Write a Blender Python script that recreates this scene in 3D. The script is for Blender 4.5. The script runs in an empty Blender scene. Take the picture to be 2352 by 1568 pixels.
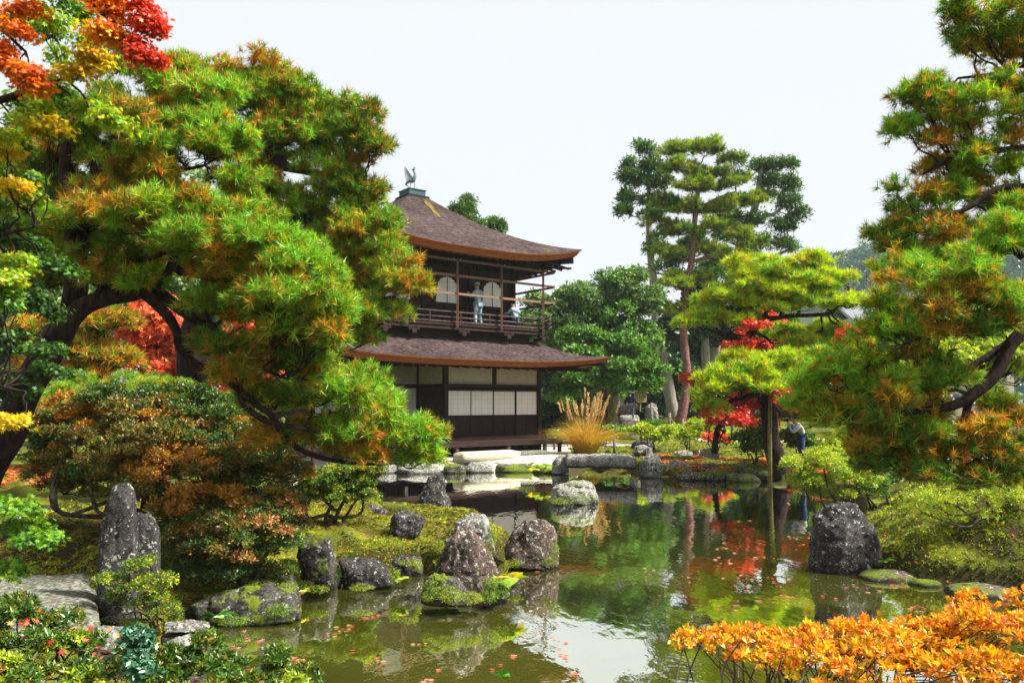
import bpy, math, random
import numpy as np
from mathutils import Vector, Matrix, noise as mnoise
R = math.radians
rnd = random.Random(7)
rng = np.random.default_rng(11)
scene = bpy.context.scene
COL = scene.collection

# ------------------------------------------------------------------ camera
HC = 2.35
PITCH = 4.457
FD, CX, CY = 1849.0, 1176.0, 784.0        # focal length and centre in the units used below (picture 2352 wide)
cp, sp = math.cos(R(PITCH)), math.sin(R(PITCH))
def ray(dx, dy):
    x = (dx - CX) / FD; u = (CY - dy) / FD
    return (x, cp - u * sp, sp + u * cp)
def W(dx, dy, Y):
    d = ray(dx, dy); s = Y / d[1]
    return np.array([d[0] * s, Y, HC + d[2] * s])
def G(dx, dy, z=0.0):
    d = ray(dx, dy); s = (z - HC) / d[2]
    return np.array([d[0] * s, d[1] * s, z])
def M(px, Y):                              # picture length -> metres at distance Y
    return px * Y / FD
cam_d = bpy.data.cameras.new('camera'); cam = bpy.data.objects.new('camera', cam_d); COL.objects.link(cam)
cam.location = (0, 0, HC); cam.rotation_euler = (R(90 + PITCH), 0, 0)
cam_d.sensor_width = 36; cam_d.lens = 36 * FD / 2352; cam_d.clip_start = 0.05; cam_d.clip_end = 4000
scene.camera = cam

# ------------------------------------------------------------------ objects, labels
def tag(o, label=None, cat=None, group=None, kind=None):
    if label: o['label'] = label
    if cat: o['category'] = cat
    if group: o['group'] = group
    if kind: o['kind'] = kind
    return o
def thing(name, label, cat, loc=(0, 0, 0), group=None, rz=0.0):
    o = bpy.data.objects.new(name, None); COL.objects.link(o)
    o.location = tuple(float(c) for c in loc); o.rotation_euler = (0, 0, rz); o.empty_display_size = 0.2
    return tag(o, label, cat, group)
def link(name, me, mat, parent=None):
    o = bpy.data.objects.new(name, me); COL.objects.link(o)
    if mat is not None and not me.materials: me.materials.append(mat)
    if parent is not None: o.parent = parent
    return o
def world_off(parent):
    off = np.zeros(3); p = parent
    while p is not None:
        off = off + np.array(p.location); p = p.parent
    return off
def np_mesh(name, V, F, col=None, smooth=False, uvn=None):
    V = np.asarray(V, dtype=np.float32); F = np.asarray(F, dtype=np.int32)
    me = bpy.data.meshes.new(name)
    k = F.shape[1]
    me.vertices.add(len(V)); me.vertices.foreach_set('co', V.ravel())
    me.loops.add(F.size); me.loops.foreach_set('vertex_index', F.ravel())
    me.polygons.add(len(F)); me.polygons.foreach_set('loop_start', np.arange(0, F.size, k, dtype=np.int32))
    me.polygons.foreach_set('loop_total', np.full(len(F), k, dtype=np.int32))
    if smooth: me.polygons.foreach_set('use_smooth', np.ones(len(F), dtype=bool))
    me.update(calc_edges=True)
    if col is not None:
        a = me.attributes.new('tint', 'FLOAT_COLOR', 'POINT')
        c = np.ones((len(V), 4), dtype=np.float32); c[:, :3] = col
        a.data.foreach_set('color', c.ravel())
    return me
def put(name, V, F, mat, parent=None, col=None, smooth=False):
    V = np.asarray(V, dtype=np.float64) - world_off(parent)
    return link(name, np_mesh(name, V, F, col, smooth), mat, parent)

class MB:
    """collects shapes; build() links them as ONE mesh"""
    def __init__(s): s.v = []; s.f = []; s.sm = []
    def add(s, vs, fs, smooth=False):
        n = len(s.v); s.v += [tuple(map(float, p)) for p in vs]
        s.f += [tuple(i + n for i in f) for f in fs]; s.sm += [smooth] * len(fs)
    def box(s, c, size, rz=0.0, ry=0.0, rx=0.0):
        m = Matrix.Rotation(rz, 3, 'Z') @ Matrix.Rotation(ry, 3, 'Y') @ Matrix.Rotation(rx, 3, 'X')
        vs = []
        for x in (-.5, .5):
            for y in (-.5, .5):
                for z in (-.5, .5):
                    p = m @ Vector((x * size[0], y * size[1], z * size[2])); vs.append((p.x + c[0], p.y + c[1], p.z + c[2]))
        s.add(vs, [(0, 1, 3, 2), (4, 6, 7, 5), (0, 4, 5, 1), (2, 3, 7, 6), (0, 2, 6, 4), (1, 5, 7, 3)])
    def span(s, a, b):
        s.box([(a[i] + b[i]) / 2 for i in range(3)], [abs(b[i] - a[i]) for i in range(3)])
    def beam(s, a, b, w, h):
        a = Vector(a); b = Vector(b); d = (b - a); L = d.length; d.normalize()
        sx = d.cross(Vector((0, 0, 1)))
        if sx.length < 1e-4: sx = Vector((1, 0, 0))
        sx.normalize(); up = sx.cross(d)
        vs = []
        for p in (a, b):
            for i, j in ((-1, -1), (1, -1), (1, 1), (-1, 1)): vs.append(p + sx * i * w / 2 + up * j * h / 2)
        s.add(vs, [(3, 2, 1, 0), (4, 5, 6, 7), (0, 1, 5, 4), (1, 2, 6, 5), (2, 3, 7, 6), (3, 0, 4, 7)])
    def tube(s, pts, rad, n=8, caps=True, wob=0.0, seed=0.0):
        P = [Vector(tuple(map(float, p))) for p in pts]; k = len(P)
        if not hasattr(rad, '__len__'): rad = [rad] * k
        prev = None; vs = []
        for i in range(k):
            t = (P[min(i + 1, k - 1)] - P[max(i - 1, 0)])
            if t.length < 1e-9: t = Vector((0, 0, 1))
            t.normalize()
            if prev is None:
                sx = t.cross(Vector((0.13, 0.2, 1)))
                if sx.length < 1e-3: sx = t.cross(Vector((1, 0, 0)))
            else: sx = prev - t * prev.dot(t)
            sx.normalize(); prev = sx; sy = t.cross(sx)
            for j in range(n):
                a = 2 * math.pi * j / n; r = rad[i]
                if wob: r *= 1 + wob * mnoise.noise(Vector((P[i].x * 2.3 + math.cos(a), P[i].y * 2.3 + math.sin(a), P[i].z * 1.7 + seed)))
                vs.append(P[i] + sx * math.cos(a) * r + sy * math.sin(a) * r)
        fs = [(i * n + j, i * n + (j + 1) % n, (i + 1) * n + (j + 1) % n, (i + 1) * n + j) for i in range(k - 1) for j in range(n)]
        if caps: fs += [tuple(range(n - 1, -1, -1)), tuple((k - 1) * n + j for j in range(n))]
        s.add(vs, fs, True)
    def prism(s, poly, fn):
        """poly list of 2d; fn(x, y, t) -> 3d with t 0/1"""
        n = len(poly); vs = [fn(x, y, 0) for x, y in poly] + [fn(x, y, 1) for x, y in poly]
        s.add(vs, [tuple(range(n)), tuple(range(2 * n - 1, n - 1, -1))] + [(i, i + n, (i + 1) % n + n, (i + 1) % n) for i in range(n)])
    def build(s, name, mat, parent=None, local=False):
        off = np.zeros(3) if local else world_off(parent)
        me = bpy.data.meshes.new(name)
        me.from_pydata([(p[0] - off[0], p[1] - off[1], p[2] - off[2]) for p in s.v], [], s.f)
        me.polygons.foreach_set('use_smooth', np.array(s.sm, dtype=bool)); me.update()
        return link(name, me, mat, parent)

def catmull(pts, per=6):
    P = [np.array(p, dtype=float) for p in pts]; P = [2 * P[0] - P[1]] + P + [2 * P[-1] - P[-2]]
    out = []
    for i in range(1, len(P) - 2):
        for j in range(per):
            t = j / per; a, b, c, d = P[i - 1], P[i], P[i + 1], P[i + 2]
            out.append(0.5 * ((2 * b) + (-a + c) * t + (2 * a - 5 * b + 4 * c - d) * t * t + (-a + 3 * b - 3 * c + d) * t ** 3))
    out.append(P[-2]); return out

# ------------------------------------------------------------------ numpy value noise
def _h(ix, iy, iz, s):
    n = (ix * 374761393 + iy * 668265263 + iz * 2147483647 + s * 974634777) & 0xffffffff
    n = ((n ^ (n >> 13)) * 1274126177) & 0xffffffff
    return ((n ^ (n >> 16)) & 0xffff) / 32767.5 - 1.0
def vnoise(P, s=0):
    P = np.asarray(P, dtype=np.float64); I = np.floor(P).astype(np.int64); f = P - I; f = f * f * (3 - 2 * f); o = 0
    for dx in (0, 1):
        wx = f[:, 0] if dx else 1 - f[:, 0]
        for dy in (0, 1):
            wy = f[:, 1] if dy else 1 - f[:, 1]
            for dz in (0, 1):
                wz = f[:, 2] if dz else 1 - f[:, 2]
                o = o + wx * wy * wz * _h(I[:, 0] + dx, I[:, 1] + dy, I[:, 2] + dz, s)
    return o
def fbm(P, s=0, o=4):
    P = np.asarray(P, dtype=np.float64); a = 1.0; r = 0; f = 1.0; t = 0
    for i in range(o): r = r + a * vnoise(P * f, s + i); t += a; a *= .5; f *= 2.03
    return r / t

# ------------------------------------------------------------------ materials
def mat_new(name):
    m = bpy.data.materials.new(name); m.use_nodes = True; nt = m.node_tree; nt.nodes.clear()
    out = nt.nodes.new('ShaderNodeOutputMaterial'); return m, nt, out
def N(nt, t, **k):
    n = nt.nodes.new(t)
    for a, b in k.items(): setattr(n, a, b)
    return n
def ramp(nt, fac, stops, interp='LINEAR'):
    r = N(nt, 'ShaderNodeValToRGB'); r.color_ramp.interpolation = interp; e = r.color_ramp.elements
    while len(e) < len(stops): e.new(0.5)
    for i, (p, c) in enumerate(stops): e[i].position = p; e[i].color = (c[0], c[1], c[2], 1)
    if fac is not None: nt.links.new(fac, r.inputs[0])
    return r.outputs[0]
def coords(nt, scale=(1, 1, 1), rot=(0, 0, 0), kind='Object'):
    tc = N(nt, 'ShaderNodeTexCoord'); mp = N(nt, 'ShaderNodeMapping')
    mp.inputs['Scale'].default_value = scale; mp.inputs['Rotation'].default_value = rot
    nt.links.new(tc.outputs[kind], mp.inputs[0]); return mp.outputs[0]
def noise(nt, vec, scale, detail=4, rough=.55, dist=0.0):
    n = N(nt, 'ShaderNodeTexNoise'); n.inputs['Scale'].default_value = scale; n.inputs['Detail'].default_value = detail
    n.inputs['Roughness'].default_value = rough; n.inputs['Distortion'].default_value = dist
    if vec is not None: nt.links.new(vec, n.inputs['Vector'])
    return n.outputs[0]
def mix(nt, fac, a, b, mode='MIX'):
    m = N(nt, 'ShaderNodeMix', data_type='RGBA', blend_type=mode)
    for s, v in ((0, fac), (6, a), (7, b)):
        if isinstance(v, (int, float)): m.inputs[s].default_value = v
        elif isinstance(v, tuple): m.inputs[s].default_value = (v[0], v[1], v[2], 1)
        else: nt.links.new(v, m.inputs[s])
    return m.outputs[2]
def math_n(nt, op, a, b=0.0, clamp=False):
    m = N(nt, 'ShaderNodeMath', operation=op, use_clamp=clamp)
    for i, v in enumerate((a, b)):
        if isinstance(v, (int, float)): m.inputs[i].default_value = v
        else: nt.links.new(v, m.inputs[i])
    return m.outputs[0]
def principled(nt, out, color, rough=.7, spec=.3, bump=None, bstr=.3, bdist=.02, metal=0.0):
    p = N(nt, 'ShaderNodeBsdfPrincipled')
    if isinstance(color, tuple): p.inputs['Base Color'].default_value = (*color, 1)
    else: nt.links.new(color, p.inputs['Base Color'])
    if isinstance(rough, (int, float)): p.inputs['Roughness'].default_value = rough
    else: nt.links.new(rough, p.inputs['Roughness'])
    p.inputs['Specular IOR Level'].default_value = spec; p.inputs['Metallic'].default_value = metal
    if bump is not None:
        b = N(nt, 'ShaderNodeBump'); b.inputs['Strength'].default_value = bstr; b.inputs['Distance'].default_value = bdist
        nt.links.new(bump, b.inputs['Height']); nt.links.new(b.outputs[0], p.inputs['Normal'])
    nt.links.new(p.outputs[0], out.inputs[0]); return p
def two_tone(name, a, b, scale=6, stretch=(1, 1, 1), rough=.7, spec=.25, bstr=.4, bdist=.02, lo=.35, hi=.65, detail=6, c=None):
    m, nt, out = mat_new(name); v = coords(nt, stretch); n = noise(nt, v, scale, detail, .62)
    stops = [(lo, a), (hi, b)] if c is None else [(lo, a), ((lo + hi) / 2, b), (hi, c)]
    col = ramp(nt, n, stops); principled(nt, out, col, rough, spec, n, bstr, bdist); return m
def foliage_mat(name, trans=.28, gloss=.06, rough=.45):
    m, nt, out = mat_new(name)
    at = N(nt, 'ShaderNodeAttribute', attribute_name='tint')
    d = N(nt, 'ShaderNodeBsdfDiffuse'); t = N(nt, 'ShaderNodeBsdfTranslucent'); g = N(nt, 'ShaderNodeBsdfGlossy')
    g.inputs['Roughness'].default_value = rough; g.inputs['Color'].default_value = (.9, 1, .9, 1)
    nt.links.new(at.outputs['Color'], d.inputs[0])
    br = mix(nt, 1.0, at.outputs['Color'], (1.5, 1.5, .9), 'MULTIPLY'); nt.links.new(br, t.inputs[0])
    a = N(nt, 'ShaderNodeMixShader'); a.inputs[0].default_value = trans; b = N(nt, 'ShaderNodeMixShader'); b.inputs[0].default_value = gloss
    nt.links.new(d.outputs[0], a.inputs[1]); nt.links.new(t.outputs[0], a.inputs[2])
    nt.links.new(a.outputs[0], b.inputs[1]); nt.links.new(g.outputs[0], b.inputs[2]); nt.links.new(b.outputs[0], out.inputs[0])
    return m
def rock_mat(name, dark, light, lichen=(.42, .44, .38), moss=(.12, .16, .012), lam=.5, mam=.5, seed=0.0):
    m, nt, out = mat_new(name); v0 = coords(nt)
    ad = N(nt, 'ShaderNodeVectorMath', operation='ADD'); ad.inputs[1].default_value = (seed * 3.1, seed * 1.7, seed)
    nt.links.new(v0, ad.inputs[0]); v = ad.outputs[0]
    vstr = N(nt, 'ShaderNodeMapping'); vstr.inputs['Scale'].default_value = (1.3, 1.3, .75); nt.links.new(v, vstr.inputs[0]); n1 = noise(nt, vstr.outputs[0], 3.2, 10, .72, .8); n2 = noise(nt, v, 42, 6, .75); n3 = noise(nt, v, 19, 10, .74, .4); n4 = noise(nt, v, 3.6, 6, .7)
    base = ramp(nt, n1, [(.34, dark), (.52, tuple((a + b) / 2 for a, b in zip(dark, light))), (.66, light)])
    base = mix(nt, .75, base, ramp(nt, n2, [(.38, (.12, .12, .13)), (.60, (1.7, 1.65, 1.6))]), 'MULTIPLY')
    t = .635 - .11 * lam
    lf = ramp(nt, n3, [(t, (0, 0, 0)), (t + .035, (1, 1, 1))])
    base = mix(nt, lf, base, lichen)
    ge = N(nt, 'ShaderNodeNewGeometry'); sx = N(nt, 'ShaderNodeSeparateXYZ'); nt.links.new(ge.outputs['Normal'], sx.inputs[0])
    up = math_n(nt, 'MULTIPLY', sx.outputs[2], .16)
    oc = N(nt, 'ShaderNodeSeparateXYZ'); nt.links.new(v0, oc.inputs[0])
    low = math_n(nt, 'MULTIPLY', math_n(nt, 'SUBTRACT', .22, oc.outputs[2], True), .7)
    mf = math_n(nt, 'ADD', math_n(nt, 'ADD', n4, up), low)
    t = .86 - .26 * mam
    mfr = ramp(nt, mf, [(t, (0, 0, 0)), (t + .05, (1, 1, 1))])
    mcol = ramp(nt, n2, [(.3, tuple(c * .5 for c in moss)), (.7, tuple(c * 1.5 for c in moss))])
    base = mix(nt, mfr, base, mcol)
    # wet dark line at the foot
    wet = ramp(nt, oc.outputs[2], [(.02, (.25, .25, .22)), (.07, (1, 1, 1))])
    base = mix(nt, 1.0, base, wet, 'MULTIPLY')
    hh = math_n(nt, 'ADD', math_n(nt, 'MULTIPLY', n2, .5), n3)
    principled(nt, out, base, .85, .2, hh, .8, .035); return m

# ------------------------------------------------------------------ foliage
def unit(a): return a / np.maximum(np.linalg.norm(a, axis=-1, keepdims=True), 1e-9)
def rdir(n): return unit(rng.normal(size=(n, 3)))
def tuft(n=26, w=.045, lo=12, hi=88, seed=1, droop=0.0):
    g = np.random.default_rng(seed); V = []; F = []; w_ = []
    for i in range(n):
        a = g.uniform(0, 2 * math.pi); t = R(g.uniform(lo, hi)); L = g.uniform(.75, 1.1)
        d = np.array([math.sin(t) * math.cos(a), math.sin(t) * math.sin(a), math.cos(t)])
        s = unit(np.cross(d, g.normal(size=3))) * w / 2; b = np.array([0, 0, g.uniform(-.25, .25)])
        k = len(V); tip = b + d * L; V += [b - s, b + s, tip]; F.append((k, k + 1, k + 2)); q = float(g.random() < .5); w_ += [q, q, q]
    return np.array(V), np.array(F), np.array(w_)
def leafy(n=6, L=.55, w=.24, seed=1, spread=1.0, fold=.12):
    g = np.random.default_rng(seed); V = []; F = []; w_ = []
    for i in range(n):
        a = 2 * math.pi * (i + g.uniform(-.3, .3)) / n * 1.618 * n / max(n, 1); t = R(g.uniform(25, 85)); 
        d = np.array([math.sin(t) * math.cos(a), math.sin(t) * math.sin(a), math.cos(t)])
        s = unit(np.cross(d, np.array([0, 0, 1.]) + g.normal(size=3) * .35)); nn = np.cross(s, d)
        b = g.normal(size=3) * .28 * spread * np.array([1, 1, .8]); l = L * g.uniform(.75, 1.15); ww = w * g.uniform(.8, 1.2)
        k = len(V); mid = b + d * l * .45
        V += [b, mid - s * ww / 2 + nn * fold * l * .4, b + d * l, mid + s * ww / 2 + nn * fold * l * .4]; F += [(k, k + 2, k + 1), (k, k + 3, k + 2)]
        q = g.random(); w_ += [q] * 4
    return np.array(V), np.array(F), np.array(w_)
def maple(n=4, L=.5, seed=1, lobes=7, flat=.5):
    g = np.random.default_rng(seed); V = []; F = []; w_ = []
    for i in range(n):
        nn = unit(np.array([0, 0, 1.]) + g.normal(size=3) * flat); s = unit(np.cross(nn, g.normal(size=3))); t = np.cross(nn, s)
        c = g.normal(size=3) * np.array([.42, .42, .2]) * (n > 1); k = len(V); V.append(c); q = g.random(); w_.append(q); l = L * g.uniform(.8, 1.15)
        for j in range(lobes):
            a = R(-125 + 250 * j / (lobes - 1)); rr = l * (1 - .35 * abs(j - (lobes - 1) / 2) / ((lobes - 1) / 2))
            V.append(c + (s * math.cos(a) + t * math.sin(a)) * rr - nn * .1 * rr); w_.append(q)
            a2 = a + R(125 / (lobes - 1)); V.append(c + (s * math.cos(a2) + t * math.sin(a2)) * rr * .42); w_.append(q)
        m = 2 * lobes
        for j in range(m): F.append((k, k + 1 + j, k + 1 + (j + 1) % m))
    return np.array(V), np.array(F), np.array(w_)
def scatter(tm, pos, dirs, size, ca, cb):
    """tm: list of (V, F, w); one template instance per pos. returns V, F, col"""
    n = len(pos); size = np.broadcast_to(size, (n,)); which = rng.integers(0, len(tm), n); Vo = []; Fo = []; Co = []; base = 0
    z = unit(dirs); x = unit(np.cross(z, rdir(n))); y = np.cross(z, x)
    for t, (V, F, w) in enumerate(tm):
        ix = np.nonzero(which == t)[0]
        if not len(ix): continue
        k = len(V); s = size[ix][:, None, None]
        P = pos[ix][:, None, :] + s * (V[None, :, 0:1] * x[ix][:, None, :] + V[None, :, 1:2] * y[ix][:, None, :] + V[None, :, 2:3] * z[ix][:, None, :])
        Vo.append(P.reshape(-1, 3)); Fo.append((F[None] + (np.arange(len(ix)) * k)[:, None, None] + base).reshape(-1, F.shape[1]))
        c = ca[ix][:, None, :] * (1 - w[None, :, None]) + cb[ix][:, None, :] * w[None, :, None]; Co.append(c.reshape(-1, 3)); base += k * len(ix)
    return np.concatenate(Vo), np.concatenate(Fo), np.concatenate(Co)
def pal(cols, weights, n, jit=.18):
    cols = np.array(cols, dtype=float); w = np.array(weights, dtype=float); i = rng.choice(len(cols), n, p=w / w.sum())
    return np.clip(cols[i] * (1 + rng.normal(size=(n, 1)) * jit) * (1 + rng.normal(size=(n, 3)) * .06), .001, 1)
def subclumps(c, r, n, sr, shell=.45, low=-.55):
    """little ellipsoids spread through a big one"""
    d = rdir(n * 4 + 8); d = d[d[:, 2] > low][:n]; q = shell + (1 - shell) * rng.random(len(d)) ** .6
    return c + d * q[:, None] * r * np.array([.92, .92, .92]), sr * rng.uniform(.7, 1.3, len(d))
def blob(c, r, n, flat=.6, low=-.35, shell=.6, up=.5):
    """points and directions through one small ellipsoid"""
    d = rdir(int(n * 2.4) + 16); d = d[d[:, 2] > low][:n]; q = shell + (1 - shell) * rng.random(len(d)) ** .7
    p = c + d * q[:, None] * np.array([r, r, r * flat]); dd = unit(d + np.array([0, 0, up]) + rng.normal(size=d.shape) * .3)
    return p, dd
GREEN_MAT = foliage_mat('leaves', .32, .03); NEEDLE_MAT = foliage_mat('needles', .3, .02, .4); LEAF_GLOSS = foliage_mat('glossy leaves', .28, .04, .35)
T_PINE = [tuft(20, .095, seed=i) for i in range(6)]
T_PINE_FAR = [tuft(14, .15, seed=20 + i) for i in range(5)]
T_LEAF = [leafy(7, .6, .26, seed=i) for i in range(6)]
T_LEAF_FAR = [leafy(6, .75, .42, seed=30 + i, spread=1.3) for i in range(6)]
T_MAPLE = [maple(5, .42, seed=i) for i in range(6)]
T_MAPLE_FAR = [maple(5, .45, seed=40 + i, lobes=5) for i in range(5)]
T_SCALE = [leafy(9, .7, .2, seed=50 + i, spread=1.1) for i in range(5)]

def limb_path(a, b, sag=.12, seed=0, n=7, wig=.10):
    a = np.array(a, float); b = np.array(b, float); L = np.linalg.norm(b - a); g = np.random.default_rng(seed); out = []
    ph = g.normal(size=3)
    for i in range(n + 1):
        t = i / n; p = a * (1 - t) + b * t; e = math.sin(math.pi * t)
        p = p + np.array([0, 0, -sag * L * e]) + np.array([math.sin(5 * t + ph[0]), math.sin(6 * t + ph[1]), math.sin(7 * t + ph[2])]) * wig * L * e * .5
        out.append(p)
    return out
DM = 1.5
def tree(name, label, cat, base, trunk_paths, clumps, tm, bark, leafm, size, dens, palette, group=None, limb_r=.03, sub_r=.35, flat=.6,
         low=-.3, up=.5, subn=None, twig=True, shell=.6, trunk_name='trunk', crown_name='crown', wob=.25, limb_sides=6, limbs=True, bshell=.45, attach=None, twn=1, vf=3.6, alt=None, altp=.22):
    """trunk_paths: [(points, radii)]; clumps: [(centre, (rx, ry, rz), palette key)]; palette {key: (colsA, wA, colsB, wB)}"""
    dens = dens * DM; root = thing(name, label, cat, base, group)
    tb = MB()
    allp = []
    for k, (pts, rad) in enumerate(trunk_paths):
        sm = catmull(pts, 6); rr = np.interp(np.linspace(0, len(pts) - 1, len(sm)), range(len(pts)), rad)
        tb.tube(sm, list(rr), 10, True, wob, k * 3.3); allp += [(p, r) for p, r in zip(sm, rr)]
    AP = np.array([p for p, r in allp]); AR = np.array([r for p, r in allp])
    if attach is not None: keep = np.array([attach(p) for p in AP]); AP = AP[keep]; AR = AR[keep]
    lb = MB(); VV = []; FF = []; CC = []; off = 0; nl = 0
    for ci, (c, r, key) in enumerate(clumps):
        c = np.array(c, float); r = np.array(r, float)
        vol = r[0] * r[2] / (sub_r ** 2)
        n = subn if subn else max(3, int(vol * vf))
        sc, sr = subclumps(c, r, n, sub_r, bshell)
        if limbs and len(AP):
            dist = np.linalg.norm((AP - c) * np.array([1, 1, 1.0]), axis=1) + np.maximum(AP[:, 2] - c[2], 0) * 1.2
            j = int(np.argmin(dist)); path = limb_path(AP[j], c - np.array([0, 0, r[2] * .35]), .08, ci + 5, 8, .16)
            r0 = min(AR[j] * .7, limb_r * (1 + r[0])); lb.tube(path, list(np.linspace(r0, limb_r * .45, len(path))), limb_sides, False, .15, ci)
            if twig:
                for s in range(len(sc)):
                    st = path[int(len(path) * .45) + int(rng.integers(0, max(1, int(len(path) * .5))))]
                    tp = limb_path(st, sc[s] - np.array([0, 0, sr[s] * flat * .3]), .05, s * 7 + ci, 5, .2)
                    lb.tube(tp, list(np.linspace(limb_r * .38, limb_r * .1, len(tp))), 4, False)
                    for q in range(twn):
                        e = sc[s] + rdir(1)[0] * sr[s] * np.array([.8, .8, .8 * flat]); tp2 = limb_path(tp[3], e, .04, s + q, 3, .2)
                        lb.tube(tp2, list(np.linspace(limb_r * .18, limb_r * .06, len(tp2))), 3, False)
        for s in range(len(sc)):
            cA, wA, cB, wB = palette[alt if (alt and rng.random() < altp) else key]
            m = max(3, int(dens * (sr[s] / sub_r) ** 2)); p, d = blob(sc[s], sr[s], m, flat, low, shell, up); m = len(p)
            if m == 0: continue
            pa = pal(cA, wA, 1, .15); a = pal(cA, wA, m) * .8 + pa * .2; b = pal(cB, wB, m)
            V, F, Cc = scatter(tm, p, d, size * rng.uniform(.8, 1.25, m), a, b); VV.append(V); FF.append(F + off); CC.append(Cc); off += len(V)
    t_ob = tb.build(trunk_name, bark, root)
    if len(lb.v): lb.build('branches', bark, t_ob)
    if VV: put(crown_name, np.concatenate(VV), np.concatenate(FF), leafm, root, np.concatenate(CC))
    return root
def MBoff(o): return o
# ------------------------------------------------------------------ world, sun, view
w = bpy.data.worlds.new('World'); scene.world = w; w.use_nodes = True; nt = w.node_tree; nt.nodes.clear()
wo = N(nt, 'ShaderNodeOutputWorld'); bg = N(nt, 'ShaderNodeBackground')
sky = N(nt, 'ShaderNodeTexSky', sky_type='NISHITA'); SUN_EL, SUN_AZ = 50.0, 104.0   # azimuth from +Y towards +X
sky.sun_disc = False; sky.sun_elevation = R(SUN_EL); sky.sun_rotation = R(SUN_AZ); sky.air_density = 1.2; sky.dust_density = 2.0
tc = N(nt, 'ShaderNodeTexCoord'); cn = noise(nt, tc.outputs['Generated'], 1.6, 3, .5)
cloud = ramp(nt, cn, [(.3, (7.15, 7.5, 7.65)), (.7, (7.35, 7.65, 7.75))])
mx = mix(nt, .93, sky.outputs[0], cloud); nt.links.new(mx, bg.inputs[0]); bg.inputs[1].default_value = .052
nt.links.new(bg.outputs[0], wo.inputs[0])
sd = bpy.data.lights.new('sun', 'SUN'); sun = bpy.data.objects.new('sun', sd); COL.objects.link(sun)
sd.energy = 4.7; sd.angle = R(7); sd.color = (1, .95, .86)
sdir = Vector((math.sin(R(SUN_AZ)) * math.cos(R(SUN_EL)), math.cos(R(SUN_AZ)) * math.cos(R(SUN_EL)), math.sin(R(SUN_EL))))
sun.rotation_euler = sdir.to_track_quat('Z', 'Y').to_euler()
vs = scene.view_settings; scene.display_settings.display_device = 'sRGB'; vs.view_transform = 'Standard'; vs.look = 'None'; vs.exposure = 1.32; vs.gamma = 1.0; vs.use_curve_mapping = False
cy = scene.cycles; cy.max_bounces = 6; cy.diffuse_bounces = 3; cy.glossy_bounces = 3; cy.transmission_bounces = 3; cy.use_denoising = True
cy.caustics_reflective = False; cy.caustics_refractive = False; cy.sample_clamp_indirect = 4

# ------------------------------------------------------------------ pond outline
pond_px = [(640, 1128), (700, 1090), (880, 1084), (1000, 1086), (1190, 1082), (1300, 1087), (1350, 1074), (1440, 1074), (1480, 1095), (1560, 1101), (1700, 1104),
           (1800, 1103), (1880, 1120), (1960, 1150), (1985, 1200), (1950, 1260), (2005, 1314), (2130, 1342), (2352, 1374), (2700, 1430)]
POND = [tuple(G(x, y)[:2]) for x, y in pond_px]
POND += [(11, 6.2), (8, 4.4), (4, 3.9), (1, 4.6), (-1.6, 5.3), (-2.55, 6.6)]
POND += [tuple(G(x, y)[:2]) for x, y in [(440, 1455), (410, 1432), (560, 1408), (690, 1385), (704, 1332), (900, 1318), (965, 1308), (1015, 1340), (1105, 1342), (1140, 1300), (1200, 1272), (1195, 1260),
                                         (1150, 1240), (1100, 1205), (1040, 1194), (950, 1190), (860, 1180), (760, 1156), (640, 1150)]]
POND = np.array(POND)
def seg_dist(P, poly, closed=True):
    d = np.full(len(P), 1e9); n = len(poly)
    for i in range(n if closed else n - 1):
        a = poly[i]; b = poly[(i + 1) % n]; ab = b - a; t = np.clip(((P - a) @ ab) / max(ab @ ab, 1e-9), 0, 1)
        d = np.minimum(d, np.linalg.norm(P - (a + t[:, None] * ab), axis=1))
    return d
def inside(P, poly):
    c = np.zeros(len(P), bool); n = len(poly); j = n - 1
    for i in range(n):
        yi, yj, xi, xj = poly[i][1], poly[j][1], poly[i][0], poly[j][0]
        k = ((yi > P[:, 1]) != (yj > P[:, 1])) & (P[:, 0] < (xj - xi) * (P[:, 1] - yi) / (yj - yi + 1e-12) + xi); c ^= k; j = i
    return c
def sm(x, a, b): t = np.clip((x - a) / (b - a), 0, 1); return t * t * (3 - 2 * t)
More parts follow.
